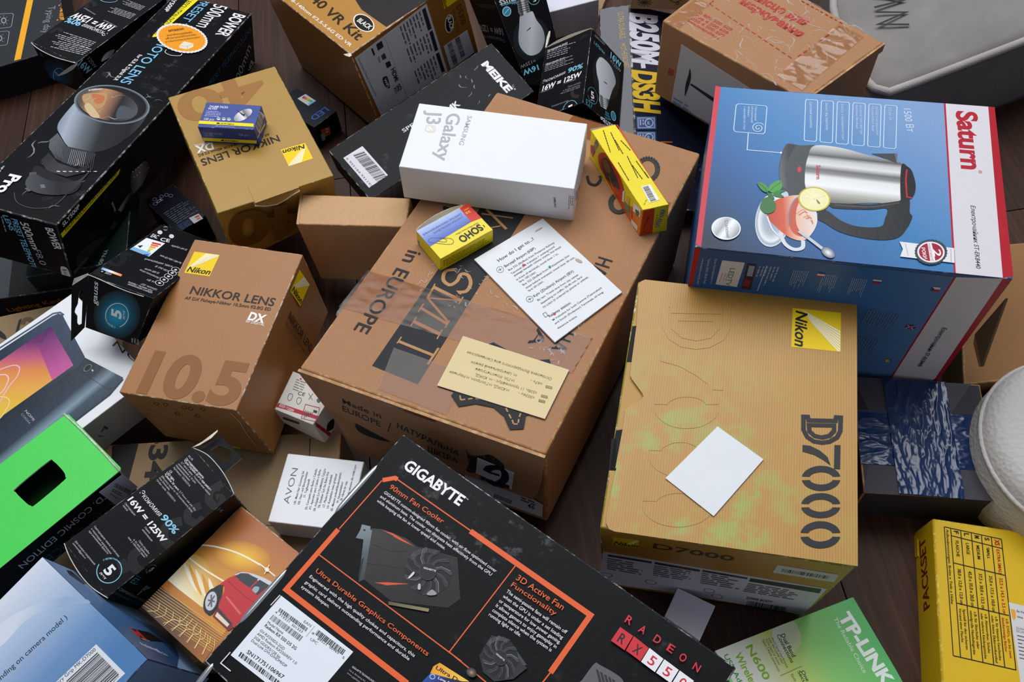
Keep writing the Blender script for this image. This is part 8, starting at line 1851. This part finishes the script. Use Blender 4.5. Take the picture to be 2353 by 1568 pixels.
printed('shoe2','T','ink_matte',[('p',[(44.9,9.5),(47.5,8),(45.7,21.3),(42.4,23.5)],'2a2622'),
('c',[(48.4,15.6),(50.7,10.9),(55,11),(57.8,14.4)],5,'6a5238'),
('s',[(26.9,17.5),(32.6,24.1),(33.8,29.6),(27.5,24.9)],'22201e')])
printed('bower','T','ink_gloss',[('p',[(392.4,18.8),(397.9,29),(307,24.1),(304,20.1),(309.9,19)],'f0e020'),
('t','HIGH RESOLUTION DIGITAL LENS',408.83,17.64,-3.134,98.7,6.8,'2a2810',0.02),
('t','BOWER',390.65,77.36,3.13,51.18,14.86,'ececec',0.03),
('t','500mm',398.71,49.07,3.098,52.94,17.38,'ececec',0.005),
('t','PRESET',403.07,33.46,-3.111,52.92,10.26,'7fc0e4',0.005),
('t','TELEPHOTO LENS',345.59,30.62,3.136,131.58,11.29,'7fc0e4',0.01),
('t','for SLR & Digital SLR',268.37,24.24,-3.133,53.6,4.26,'e4e4e6',0.02),
('t','SLY500P',394.68,1.93,3.035,36.88,5.22,'e4e4e6',0.03),
('h',[(170,10.3),(159.8,15.1),(153.1,22.6),(147.6,41.2),(151.3,58),(158.7,74.1),(180,80.6),(153.7,85.1),(120.4,79.9),(102.9,66.8),(99.2,45),(114.5,24.4),(124.2,16),(138.3,12.4)],[(0,'7f8894'),(.12,'a2acb8'),(.3,'6a7078'),(.5,'2c2e32'),(.8,'1e1f22'),(.93,'3a3e44'),(1,'26282c')],(130.4,12.5),(155.6,93.5)),
('r',(177.3,43.5),(5.1,37.6),(-30.1,9.8),[(0,'2c2a2c'),(.6,'262426'),(.9,'19191c'),(.95,'5a626a'),(1,'8a929c')]),
('g',[(176,71.9),(172.2,72.8),(168.5,72.9),(165,72.1),(161.7,70.7),(158.8,68.4),(156.3,65.5),(154.2,62),(152.6,58),(151.5,53.5),(151,48.7),(151.1,43.7),(151.8,38.6),(153,33.6),(154.7,28.7),(156.9,24),(159.6,19.8),(162.6,16),(166,12.8),(169.6,10.2),(173.3,8.4),(177.1,7.3),(180.8,7.1),(184.4,7.6),(187.8,9),(190.9,11.2),(193.6,14.1),(195.8,17.6),(197.5,21.8),(198.6,26.4),(199.1,31.3),(199,36.5),(198.3,41.7),(197,46.9),(195.2,52),(192.8,56.7),(190,61),(186.8,64.7),(183.4,67.8),(179.7,70.3)],[(0,'5a5048'),(.3,'b88a60'),(.5,'8a6450'),(.65,'2a2628'),(1,'50545a')],(166,15.1),(177.6,71)),
('s',[(178.6,10.7),(185.8,16.9),(190,30.3),(170.4,37.7),(163.2,31.1),(167.8,18.8)],'b89064'),
('s',[(184.1,17.8),(185.8,30.3),(174.9,34),(172.2,28.3)],'c07048'),
('s',[(162.9,21.7),(169.5,22.6),(163.6,32),(152.9,44.1),(151,35.7)],'cdb488'),
('s',[(177.1,52.1),(178.3,63.5),(170.2,72.7),(162.2,68.6),(159.4,58.2)],'4e525a'),
('t','f=500mm',187.12,12.45,0.887,13.11,3.12,'e0e0e2',0.03),
('g',[(115.1,21.7),(100.5,39.7),(102.5,67.1),(99.6,71),(85.2,71.3),(76.1,58.7),(80.6,40.3),(92.6,26.2),(103.3,20.8)],[(0,'5a5e62'),(.4,'3a3c40'),(1,'1a1b1d')],(97.8,25.3),(94.8,72.6)),
('l',[(97.6,41.4),(77.9,48.6)],.35,'55585c'),
('l',[(97.8,43.1),(78,50.5)],.35,'55585c'),
('l',[(98,44.8),(78.1,52.3)],.35,'55585c'),
('l',[(98.2,46.5),(78.2,54.2)],.35,'a8aaae'),
('l',[(98.4,48.2),(78.3,56)],.35,'a8aaae'),
('l',[(98.6,49.9),(78.4,57.9)],.35,'a8aaae'),
('l',[(98.8,51.7),(78.5,59.7)],.35,'a8aaae'),
('l',[(99,53.4),(78.6,61.6)],.35,'a8aaae'),
('l',[(99.2,55.1),(78.7,63.4)],.35,'a8aaae'),
('l',[(99.4,56.8),(78.8,65.3)],.35,'a8aaae'),
('l',[(99.6,58.5),(78.9,67.1)],.35,'a8aaae'),
('l',[(99.8,60.2),(79,69)],.35,'a8aaae'),
('l',[(100,61.9),(79.1,70.9)],.35,'55585c'),
('l',[(100.2,63.6),(79.2,72.7)],.35,'55585c'),
('l',[(100.4,65.3),(79.3,74.6)],.35,'55585c'),
('l',[(100.6,67),(79.4,76.4)],.35,'55585c'),
('l',[(100.8,68.7),(79.5,78.3)],.35,'55585c'),
('l',[(104.9,22.2),(88.7,29.7)],.3,'70747a'),
('l',[(103.5,24.2),(87.8,31.9)],.3,'70747a'),
('l',[(102.2,26.3),(86.9,34)],.3,'70747a'),
('l',[(100.9,28.4),(86,36.1)],.3,'70747a'),
('l',[(99.5,30.4),(85.1,38.2)],.3,'70747a'),
('l',[(98.2,32.5),(84.2,40.3)],.3,'70747a'),
('l',[(96.9,34.5),(83.3,42.5)],.3,'70747a'),
('l',[(95.6,36.6),(82.5,44.6)],.3,'70747a'),
('l',[(94.3,38.6),(81.6,46.7)],.3,'70747a'),
('g',[(85.4,30.6),(75.7,45.5),(74.2,66.5),(85.6,72.2),(73.1,76.1),(60.6,63.5),(62,42.7),(72.7,30.5)],[(0,'26282b'),(.5,'3c3e42'),(1,'151618')],(78.1,30.6),(73.1,76.1)),
('p',[(65,51.4),(65.7,54.3),(64.5,54.7),(63.7,51.8)],'d8d8da'),
('p',[(66.8,56.4),(67.8,59.2),(66.6,59.6),(65.8,56.7)],'d8d8da'),
('p',[(68.7,61.4),(69.9,64),(68.7,64.4),(67.9,61.5)],'d8d8da'),
('p',[(70.7,66.4),(72,68.9),(70.8,69.3),(70.1,66.4)],'d8d8da'),
('p',[(72.8,71.3),(74.2,73.8),(72.9,74.2),(72.2,71.3)],'d8d8da'),
('p',[(74.9,76.2),(76.3,78.7),(75.1,79.1),(74.3,76.2)],'d8d8da'),
('p',[(77,81.1),(78.5,83.7),(77.2,84),(76.5,81.1)],'d8d8da'),
('s',[(64.1,31.3),(62.4,43.5),(59.1,60),(58.9,75.5),(68.1,76.8),(47.9,82),(37.4,73),(38.2,47.4),(36.3,38.8),(52.6,33)],'1d1f22'),
('c',[(54.7,33.9),(36.4,43.1),(31,42.2)],6,'55585c'),
('h',[(38.2,36.5),(52.9,35),(50.2,56.5),(59.9,75),(82.1,77.6),(56.5,79.1),(39.8,75.8),(32.6,62.8),(31.5,48.4)],[(0,'4a4c50'),(.5,'26272a'),(1,'36383c')],(39.9,36.6),(69.2,80.6)),
('c',[(24,34.7),(13.4,44.6),(12,60.5),(21,74.2),(38.5,76.6)],.5,'5a5c60'),
('p',[(41.6,48.6),(43.8,51.6),(40.3,55.4),(37.9,52.5)],'6a6e72'),
('t','high power lens',52.32,5.5,2.966,21.15,1.86,'d8d8da',0.02),
('t','Pro',45.43,17.67,3.074,26.35,10.77,'f0f0f0',0.06),
('p',[(320.9,77.3),(319.1,78.8),(316.8,78.9),(314.8,80.1),(312.7,79.8),(310.6,80.7),(308.6,79.9),(306.5,80.5),(304.8,79.3),(302.7,79.5),(301.2,78),(299.1,77.8),(297.9,76.1),(296,75.5),(295.1,73.5),(293.3,72.6),(292.8,70.3),(291.2,69.1),(291.1,66.7),(289.7,65.2),(289.9,62.7),(288.7,60.9),(289.3,58.3),(288.4,56.3),(289.4,53.8),(288.8,51.6),(290,49.1),(289.8,46.8),(291.3,44.5),(291.4,42.1),(293.2,40),(293.6,37.6),(295.6,35.7),(296.3,33.4),(298.5,31.8),(299.5,29.5),(301.8,28.3),(303.1,26.2),(305.4,25.3),(307,23.4),(309.4,22.8),(311.1,21.2),(313.4,21.1),(315.4,19.8),(317.6,20),(319.6,19),(321.7,19.7),(323.8,19.1),(325.6,20.1),(327.8,19.9),(329.3,21.3),(331.5,21.5),(332.7,23.2),(334.8,23.7),(335.6,25.8),(337.6,26.7),(338.1,29),(339.8,30.2),(340,32.7),(341.5,34.3),(341.2,36.9),(342.4,38.7),(341.8,41.4),(342.7,43.4),(341.7,46.1),(342.4,48.3),(341,50.9),(341.3,53.3),(339.6,55.6),(339.5,58.1),(337.6,60.3),(337.2,62.7),(335.1,64.6),(334.3,67),(332.1,68.6),(331,70.8),(328.6,72.1),(327.3,74.1),(324.9,75),(323.3,76.8)],'e4e2dc'),
('p',[(320.3,74.6),(318.6,76.6),(316.1,76.2),(314.1,77.9),(311.9,76.9),(309.6,78.1),(307.8,76.7),(305.4,77.5),(303.9,75.5),(301.5,75.9),(300.5,73.5),(298.1,73.4),(297.5,70.8),(295.2,70.1),(295.2,67.3),(293,66.2),(293.5,63.3),(291.6,61.8),(292.6,58.8),(291,56.9),(292.4,54),(291.2,51.9),(293,49.1),(292.1,46.7),(294.3,44.2),(293.9,41.7),(296.4,39.5),(296.4,36.9),(299,35.2),(299.5,32.5),(302.2,31.3),(303.1,28.8),(305.9,28),(307.2,25.7),(309.9,25.5),(311.6,23.4),(314.1,23.7),(316.1,22),(318.4,22.9),(320.6,21.6),(322.5,23),(325,22.1),(326.5,24),(329,23.6),(330,25.9),(332.6,26),(333.1,28.7),(335.6,29.3),(335.6,32.2),(337.8,33.2),(337.3,36.3),(339.3,37.8),(338.3,40.9),(340,42.8),(338.5,45.8),(339.8,48),(337.8,50.9),(338.8,53.3),(336.4,55.9),(336.9,58.5),(334.3,60.7),(334.3,63.4),(331.5,65.1),(331,67.8),(328.2,69),(327.2,71.5),(324.4,72.2),(323,74.5)],'f09a24'),
('c',[(287.5,45.7),(282.2,47.1),(279.9,54.8),(283.1,63.5),(288.1,63.8)],.8,'d8d8d4'),
('t','amazon',320.25,31.75,0.83,17.26,6,'3a2410',0.03),
('t','warehousedeals',311.12,34.2,0.856,28.08,4.9,'4a3018',0.01),
('t','offresreconditionnées',304.82,36.12,0.838,33.65,4.38,'4a3018',0.01),
('t','productosreacondicionados',299.5,38.86,0.84,37.84,3.92,'4a3018',0.01),
('p',[(300.3,54.2),(310.6,54.9),(311.1,65.8),(305,68.4),(297.3,65.4),(296.5,56.5)],'e8dcc4'),
('l',[(300.4,54.5),(303.2,62.5),(310.5,65.7)],.4,'b8742c'),
('l',[(303.2,62.5),(297.3,65.4)],.4,'b8742c')])
printed('bower','L','ink_gloss',[('t','BOWER',77.1,6.64,1.453,25.31,8.1,'ececec',0.03),
('t','500mm',52.58,8.09,1.455,31.52,8.43,'ececec',0.005),
('t','F8.0',57.21,39.75,1.469,18.95,7.33,'b0b0b4',-0.01),
('t','PRESET TELEPHOTO',44.43,6.91,1.509,62.08,6.34,'7fc0e4',0.02),
('t','LENS',36.75,5.56,1.428,17.58,5.71,'7fc0e4',0.02),
('w',(34.1,8.5),(-1,20.3),(2,-1.3),1,'9a9a9c',240,.6,.1),
('s',[(80.3,54.9),(85.7,53),(87.8,57.3),(87.3,66.2),(80,66.6)],'c4c8cc'),
('p',[(81.4,57),(86,56.2),(85.7,57.8),(81.1,58.6)],'3a3c40'),
('w',(82,59.4),(3.9,-.3),(-.1,5.1),3,'6a6c70',241,.5,.35)])
printed('bower','F','ink_gloss',[('p',[(1.2,11.6),(1.9,17.1),(97.2,15.7),(102.3,11.8)],'e6d618'),
('t','HIGH RESOLUTION DIGITAL LENS',8.03,15.04,-0.012,86.98,4.23,'2a2810',0.02),
('t','SLY500P',6.97,8.26,-0.058,27.37,4.99,'ececec',0.03),
('s',[(8.2,58.4),(13.8,48.8),(31.6,51.6),(53.5,60.6),(61,73.1),(42.7,73.5),(17.8,67.3)],'1e1f22'),
('p',[(1.8,60.5),(24,61.1),(26,65.9),(22.9,69),(1.7,64.2)],'3a3f45'),
('g',[(83.6,50.5),(110.4,45.7),(113,50.7),(87.6,56.7)],[(0,'3a3c40'),(.5,'8a8e94'),(1,'2a2c30')],(86.8,41.5),(96.5,55.2)),
('g',[(116.3,28.7),(139.4,30.3),(146.5,35.5),(145.3,46.2),(129.6,53.3),(112.2,53),(110.3,39.9)],[(0,'2a2c30'),(.5,'6a6e74'),(1,'1a1b1e')],(111.9,35.3),(143.5,44.8)),
('p',[(135.8,41.2),(146.6,42.1),(147.1,43.9),(136.3,43.1)],'a03028'),
('e',(119.4,28.9),(1,.8),(-.2,.7),'c8cacc'),
('e',(119.5,36.1),(1,.8),(-.2,.7),'c8cacc'),
('e',(124.2,29.7),(1,.8),(-.2,.7),'c8cacc'),
('e',(124.3,36.9),(1,.8),(-.2,.7),'c8cacc'),
('e',(129.1,30.5),(1,.8),(-.2,.7),'c8cacc'),
('e',(129.3,37.8),(1,.8),(-.2,.7),'c8cacc'),
('e',(134,31.3),(1,.8),(-.2,.7),'c8cacc'),
('t','BOWER',76.86,36.36,1.472,12.33,2.59,'c8c8ca',0.02),
('t','BOWER',368.97,81.17,-0.643,30.7,11.46,'b0b4b8',0.02),
('t','500mm',343.2,70.03,-0.59,54.27,14.49,'9a9ea2'),
('t','PRESET TELEPHOTO LENS',281.69,30.53,-0.099,110.83,7.25,'1f5a84',0.01)])
printed('b250','T','ink_satin',[('t','B250M',1.19,10.13,1.484,61.98,31.66,'d4d2de',0.07),
('p',[(14.9,71.5),(19.9,70.4),(20.7,76.1),(15.7,77.3)],'d4d2de'),
('t','DS3H',6.58,80.91,1.492,49.66,28.55,'d8b020',0.07),
('p',[(11.7,136.5),(33.5,132.2),(34.3,147.3),(12.6,151.5)],'3a5a8a'),
('l',[(13.7,138),(31.5,134.5),(32.3,145.8),(14.5,149.3)],1.0,'a8b4cc',True),
('o',(26,141.3),(4.3,-.8),(.1,4.7),1.2,'b8c4d8',0,360),
('t','intel',23.78,139.88,1.419,3.88,3.49,'d0d8e8',0.01),
('w',(14.9,139.3),(.5,8.2),(6.1,-1.2),2,'a8b4cc',250,.5,.35),
('p',[(12.2,154.2),(33.9,150),(34.7,163.6),(13,167.6)],'3a5a8a'),
('l',[(14.2,155.6),(31.9,152.2),(32.7,162.1),(14.9,165.5)],1.0,'a8b4cc',True),
('o',(26.4,158.3),(4.3,-.8),(.1,4),1.2,'b8c4d8',0,360),
('t','intel',24.2,156.87,1.419,3.85,3.47,'d0d8e8',0.01),
('w',(15.4,156.9),(.4,6.8),(6.1,-1.2),2,'a8b4cc',250,.5,.35),
('l',[(39.4,161.4),(52.3,159.2)],1.6,'c85a20')])
printed('b250','L','ink_satin',[('t','ULTRA DURABLE',8.56,12.94,-0.038,33.41,6.43,'b89a58',0.01),
('t','MOTHERBOARD',48.84,11.65,-0.12,30.67,5.83,'b89a58',0.01)])
printed('nova','T','ink_matte',[('t','Місце для',80.74,43.6,1.554,60.53,10.2,'b03426',0.06),
('t','маркування',67.77,38.59,1.594,71.76,9.73,'b03426',0.06),
('t','0 800 500 609',30.03,19.15,1.546,38.59,4,'b03426',0.02),
('t','098 4 500 609',24.19,19.35,1.544,38.5,3.98,'b03426',0.02),
('t','050 4 500 609',19.07,18.97,1.55,38.71,3.96,'b03426',0.02),
('t','www.novaposhta.ua',14.45,17.79,1.572,38.29,3.92,'b03426',0.02),
('l',[(47.9,18.4),(47.5,23.2)],1.0,'b03426'),
('l',[(47.2,26.4),(46.8,31.1)],1.0,'b03426'),
('l',[(46.5,34.3),(46.1,39)],1.0,'b03426'),
('l',[(45.8,42.1),(45.4,46.8)],1.0,'b03426'),
('l',[(45.1,49.9),(44.7,54.6)],1.0,'b03426'),
('l',[(44.5,57.7),(44.1,62.3)],1.0,'b03426'),
('l',[(43.8,65.3),(43.4,69.9)],1.0,'b03426'),
('l',[(43.2,72.9),(42.8,77.5)],1.0,'b03426'),
('l',[(42.5,80.5),(42.1,85)],1.0,'b03426'),
('l',[(41.9,88),(41.5,92.4)],1.0,'b03426'),
('l',[(41.2,95.4),(40.8,99.8)],1.0,'b03426'),
('l',[(40.6,102.8),(40.2,107.2)],1.0,'b03426'),
('l',[(39.9,110.1),(39.6,114.4)],1.0,'b03426'),
('l',[(39.3,117.3),(38.9,121.7)],1.0,'b03426'),
('l',[(44.4,124.7),(48.9,125)],1.3,'b03426'),
('l',[(51.9,125.3),(56.4,125.6)],1.3,'b03426'),
('l',[(59.5,125.9),(64,126.2)],1.3,'b03426'),
('l',[(67.1,126.4),(71.6,126.8)],1.3,'b03426'),
('l',[(74.7,127),(79.3,127.4)],1.3,'b03426'),
('l',[(82.4,127.6),(87,128)],1.3,'b03426'),
('l',[(90.1,128.2),(94.8,128.6)],1.3,'b03426'),
('l',[(97.9,128.8),(102.5,129.2)],1.3,'b03426'),
('l',[(107.5,128.2),(107.5,124.9)],1.0,'b03426'),
('l',[(107.6,122.8),(107.7,119.6)],1.0,'b03426'),
('l',[(107.7,117.4),(107.8,114.1)],1.0,'b03426'),
('l',[(107.9,112),(107.9,108.7)],1.0,'b03426'),
('l',[(108,106.5),(108.1,103.2)],1.0,'b03426'),
('l',[(108.1,101),(108.2,97.7)],1.0,'b03426'),
('l',[(108.2,95.5),(108.3,92.2)],1.0,'b03426'),
('l',[(108.4,90),(108.5,86.6)],1.0,'b03426'),
('l',[(108.5,84.4),(108.6,81)],1.0,'b03426'),
('l',[(47.9,18.4),(50.1,18.3)],1.0,'b03426'),
('l',[(51.6,18.3),(53.8,18.2)],1.0,'b03426')])
printed('nova','L','ink_matte',[('t','до 2 кг',13.08,57.22,0.043,19.29,9.2,'b03426',0.06)])
sticker('nova','L','paper_label',[(25.2, 14.5), (72.5, 17.9), (129.2, 22.1), (110.1, 89.3), (21.6, 90.4)],[('s',[(38.5,36.4),(41,42.6),(41.2,52.7),(37.6,73.4),(36.2,59.9),(38.1,44.4)],'26242a'),
('p',[(41.2,55.8),(42.8,53.3),(77,55.2),(79.6,59.4),(74,60.3)],'2a2830'),
('w',(24.2,82.2),(23.5,.3),(-.4,9),2,'7a8aa8',261,.5,.35)],thick=0.25,mat='paper_sticker',col='c9c6c4',label='white paper label with a dark T-shaped drawing',lift=0.1)
printed('nova','F','ink_matte',[('p',[(22.1,6.6),(96.4,6.4),(103.6,17.4),(83.4,32.8),(64.8,36.7)],'cfcccb'),
('p',[(54.4,29.9),(86.5,19.2),(89.6,21.1),(88,43.8),(74.4,43.8)],'24242a'),
('p',[(99.1,59.3),(99.4,41.1),(104.1,44.2),(105.6,63.6)],'b03426')])
printed('flyer','T','ink_matte',[('t','How do I get to...?',14.66,16.37,-0.023,39.86,3.57,'3c4246',0.01),
('t','Boryspil Airport (KBP)',15.19,24.92,-0.008,33.17,2.88,'3c4246',0.015),
('t','Bus 322 (SkyBus) from Pivdennyi Railway',15.06,30.04,0.0,50.33,2.15,'3c4246',0.006),
('t','Terminal ( M Vokzalna > underground',14.4,34.68,-0.019,47.92,2.12,'3c4246',0.006),
('t','passage beneath railway tracks, bus stops',14.87,37.85,-0.009,51.81,2.12,'3c4246',0.006),
('t','in front of terminal), travel time: 1 hr,',13.66,42.77,-0.013,46.3,2.1,'3c4246',0.006),
('t','fare: 100 UAH.',13.94,46.15,0.018,17.77,2.1,'3c4246',0.006),
('t','Bus 322 (SkyBus) from M Kharkivska (bus',14.19,50.66,-0.018,51.39,2.07,'3c4246',0.006),
('t','stops before overpass), travel time: 30 min,',14.09,54.85,-0.008,53.67,2.07,'3c4246',0.006),
('t','fare: 60 UAH.',13.64,58.72,-0.021,16.46,2.05,'3c4246',0.006),
('t','Kyiv (Zhuliany) Airport (IEV)',13.63,66.38,-0.011,43.17,2.71,'3c4246',0.015),
('t','By taxi. Travel time from city center',13.33,71.46,-0.002,44.29,2.02,'3c4246',0.006),
('t','depending on traffic: 20-40 min, fare:',13.22,75.9,-0.019,45.5,2,'3c4246',0.006),
('t','70 UAH (if ordered by phone or online).',11.88,80.42,-0.038,50.57,1.98,'3c4246',0.006),
('t','Railway station',9.76,90.84,-0.005,22.78,2.58,'3c4246',0.015),
('t','M Vokzalna for both Central (Tsentralnyi)',9.66,95.42,-0.015,53.22,1.89,'3c4246',0.006),
('t','and South (Pivdennyi) Terminals, all long-',8.74,99.3,-0.007,52.72,1.89,'3c4246',0.006),
('t','distance trains.',7.26,104.4,0.008,20.55,1.88,'3c4246',0.006),
('o',(10.1,23.9),(2.3,1.9),(-2.1,2.7),.35,'3c5a64',0,360),
('l',[(8.3,23.7),(11.8,24)],.5,'3c5a64'),
('l',[(10.4,22.2),(9.7,25.5)],.4,'3c5a64'),
('o',(9.2,65.4),(2.2,1.8),(-2,2.5),.35,'3c5a64',0,360),
('l',[(7.5,65.2),(10.9,65.6)],.5,'3c5a64'),
('l',[(9.5,63.8),(8.9,66.9)],.4,'3c5a64'),
('l',[(7.7,84.4),(10.5,84.4),(10.1,88.2),(7,88.6)],.35,'3c5a64',True),
('e',(28.5,32.8),(.9,.7),(-.9,1.2),'d04030'),
('e',(44.4,48.6),(.9,.7),(-.9,1.1),'3a9a48'),
('e',(15.1,90.5),(.8,.7),(-.9,1),'d04030'),
('e',(32.1,-10.6),(.4,5.8),(-1.5,.8),'b8a898'),
('e',(64.8,8.5),(3.7,.3),(-1.6,.7),'b8a898'),
('e',(67.9,59.1),(1,3.4),(-1.5,.7),'b8a898')])
printed('goldcard','T','ink_matte',[('t','Остановка Володарского или Семинарская',81.72,12.2,3.137,71.88,2.58,'8a7a50',0.006),
('t','м. Центральный рынок',55.21,19.02,3.111,38.79,2.58,'8a7a50',0.006),
('t','м.Пл. Конституции',55.43,24.32,3.118,32.7,2.56,'8a7a50',0.006),
('t','«238», 11 троллейбус - м. ЮЖД,',75.86,28.38,3.108,51.16,2.53,'8a7a50',0.006),
('t','м.ЮЖД, м.Госпром, м.Научная',55.12,34.2,3.129,50.19,2.52,'8a7a50',0.006),
('t','«67» -',76.63,19.26,3.122,9.55,2.56,'8a7a50',0.006),
('t','«303е» -',75.89,33.31,3.124,13.14,2.5,'8a7a50',0.006),
('l',[(79.9,20.5),(84.7,20.1),(85.2,21.9),(80.4,22.3)],.5,'8a7a50',True),
('l',[(80.3,21.5),(84.9,21)],.4,'8a7a50'),
('l',[(79.9,29.7),(84.6,29.3),(85.1,31.1),(80.4,31.5)],.5,'8a7a50',True),
('l',[(80.3,30.7),(84.9,30.2)],.4,'8a7a50'),
('l',[(79.7,34.4),(84.4,34),(84.9,35.8),(80.2,36.2)],.5,'8a7a50',True),
('l',[(80.1,35.4),(84.7,34.9)],.4,'8a7a50')])
lip('gaussE','T',[(-0.1, -0.1), (11.7, -4.5), (27.4, -4.9), (39.8, -3.1), (50.5, -0.3)],'black_satin',-0.8,0.38)
lip('gaussE','T',[(-4.8, 111), (6.3, 113.7), (22.3, 115.3), (36.3, 114.4), (50, 110.6)],'black_satin',-0.5,0.38)
flap('gaussE','T','hang_tab',[(0.6, -0.5), (3, -21.3), (14.9, -21.9), (29.6, -22), (29.6, -4.3), (15.8, -4.2)],-7,-6.4,['black_satin', 'raw_board'], holes=[[(7.8, -8.8), (8.8, -15.5), (17.5, -20), (24.6, -15.7), (23.4, -8.9), (19.4, -8.6)]], label='black hang tab with a cut-out')
flap('gaussE','T','dust_flap',[(-1.1, 1), (0.5, -8), (0.9, -22.4), (2, -21.3), (3, -14.7), (1.5, -4.9)],-0.4,0.1,['raw_board'])
lip('gaussC','F',[(-0.4, -0.3), (7.8, -0.1), (22.8, 1.5), (36.1, 2.1), (49.4, 1.5)],None,0.2,0.4)
flap('gaussC','F','hang_tab',[(-13.9, 16.3), (0.2, 0.3), (0.6, 21.5), (-0.9, 53.3), (-8.6, 66.2), (-12.6, 72.4)],-0.5,0,['black_satin', 'raw_board'], holes=[[(-5.9, 17.7), (-3.8, 18), (-3.6, 50.3), (-6, 52.7), (-7.7, 51), (-7.9, 43.9), (-10.4, 41.3), (-9.9, 37.5), (-8, 32.1), (-7.4, 23.8)]], label='black hang tab with a slot')
flap('gaussC','F','dust_flap',[(-0.4, -1.1), (-12.4, 8.8), (-13.7, 16.1), (-6.7, 8.2), (0, 0.6)],-1.0,-0.6,['raw_board'])
lip('gaussD','T',[(-0.2, 142.5), (11.9, 145.5), (25.7, 146.9), (43, 146.8), (58, 144.5), (69.4, 142.4)],'black_satin',-0.4,0.5)
flap('gaussD','F','dust_flap',[(74.4, -1.3), (61, 6.6), (39.4, 23.1), (21.5, 37.3), (23.5, 37.1), (41.2, 26.3), (60.6, 12.1), (72.7, 1)],0.3,0.8,['raw_board'])
lip('gaussB','T',[(-0.5, 0.1), (13.8, -3.4), (28.8, -4), (43.7, -2.9), (57.9, -0.6)],'tan_inside',-0.4,0.3)
flap('gaussB','T','dust_flap',[(-0.5, -0.2), (-0.3, -13.9), (1.5, -20.9), (3.3, -20.6), (3.7, -14.3), (2.4, -5), (0.9, 0.1)],0,0.5,['raw_board'])
flap('soho','T','end_flap',[(0.6, -0.4), (5.9, -3.1), (22.4, -5.7), (37.9, -4.6), (48.6, -1), (48.1, 0.8), (44.2, 1.1), (5, 0.1)],-1.2,-0.8,['tan_inside', 'raw_board'])
lip('soho','T',[(0.4, -0.5), (5.8, -3), (22.3, -5.5), (37.8, -4.5), (49, -1.1)],None,-0.8,0.35)
flap('glue','T','end_flap',[(-0.2, 0.1), (0.4, -3.2), (23.8, -0.9), (24.5, 0.6)],-1.0,-0.7,['tan_inside', 'raw_board'])
flap('plain','T','tuck_flap',[(-1.3, 2.1), (0.5, 0.7), (4.3, 35.2), (1.8, 34.4)],0.1,0.5,['kraft_light', 'worn_kraft'])
flap('packset','L','tuck_flap',[(-0.9, 44.3), (6.7, 34.9), (21.1, 35.5), (18.9, 50.2), (13.1, 54.4), (9.5, 44)],0.2,0.8,['yellow_card'])
flap('d5300','T','corner_wear',[(171.8, 149.8), (176.2, 144.3), (180.4, 145.1), (180.4, 148), (175.7, 149.7)],0.1,0.3,['raw_board'])
typeset()
for a in ARTS: a.emit()
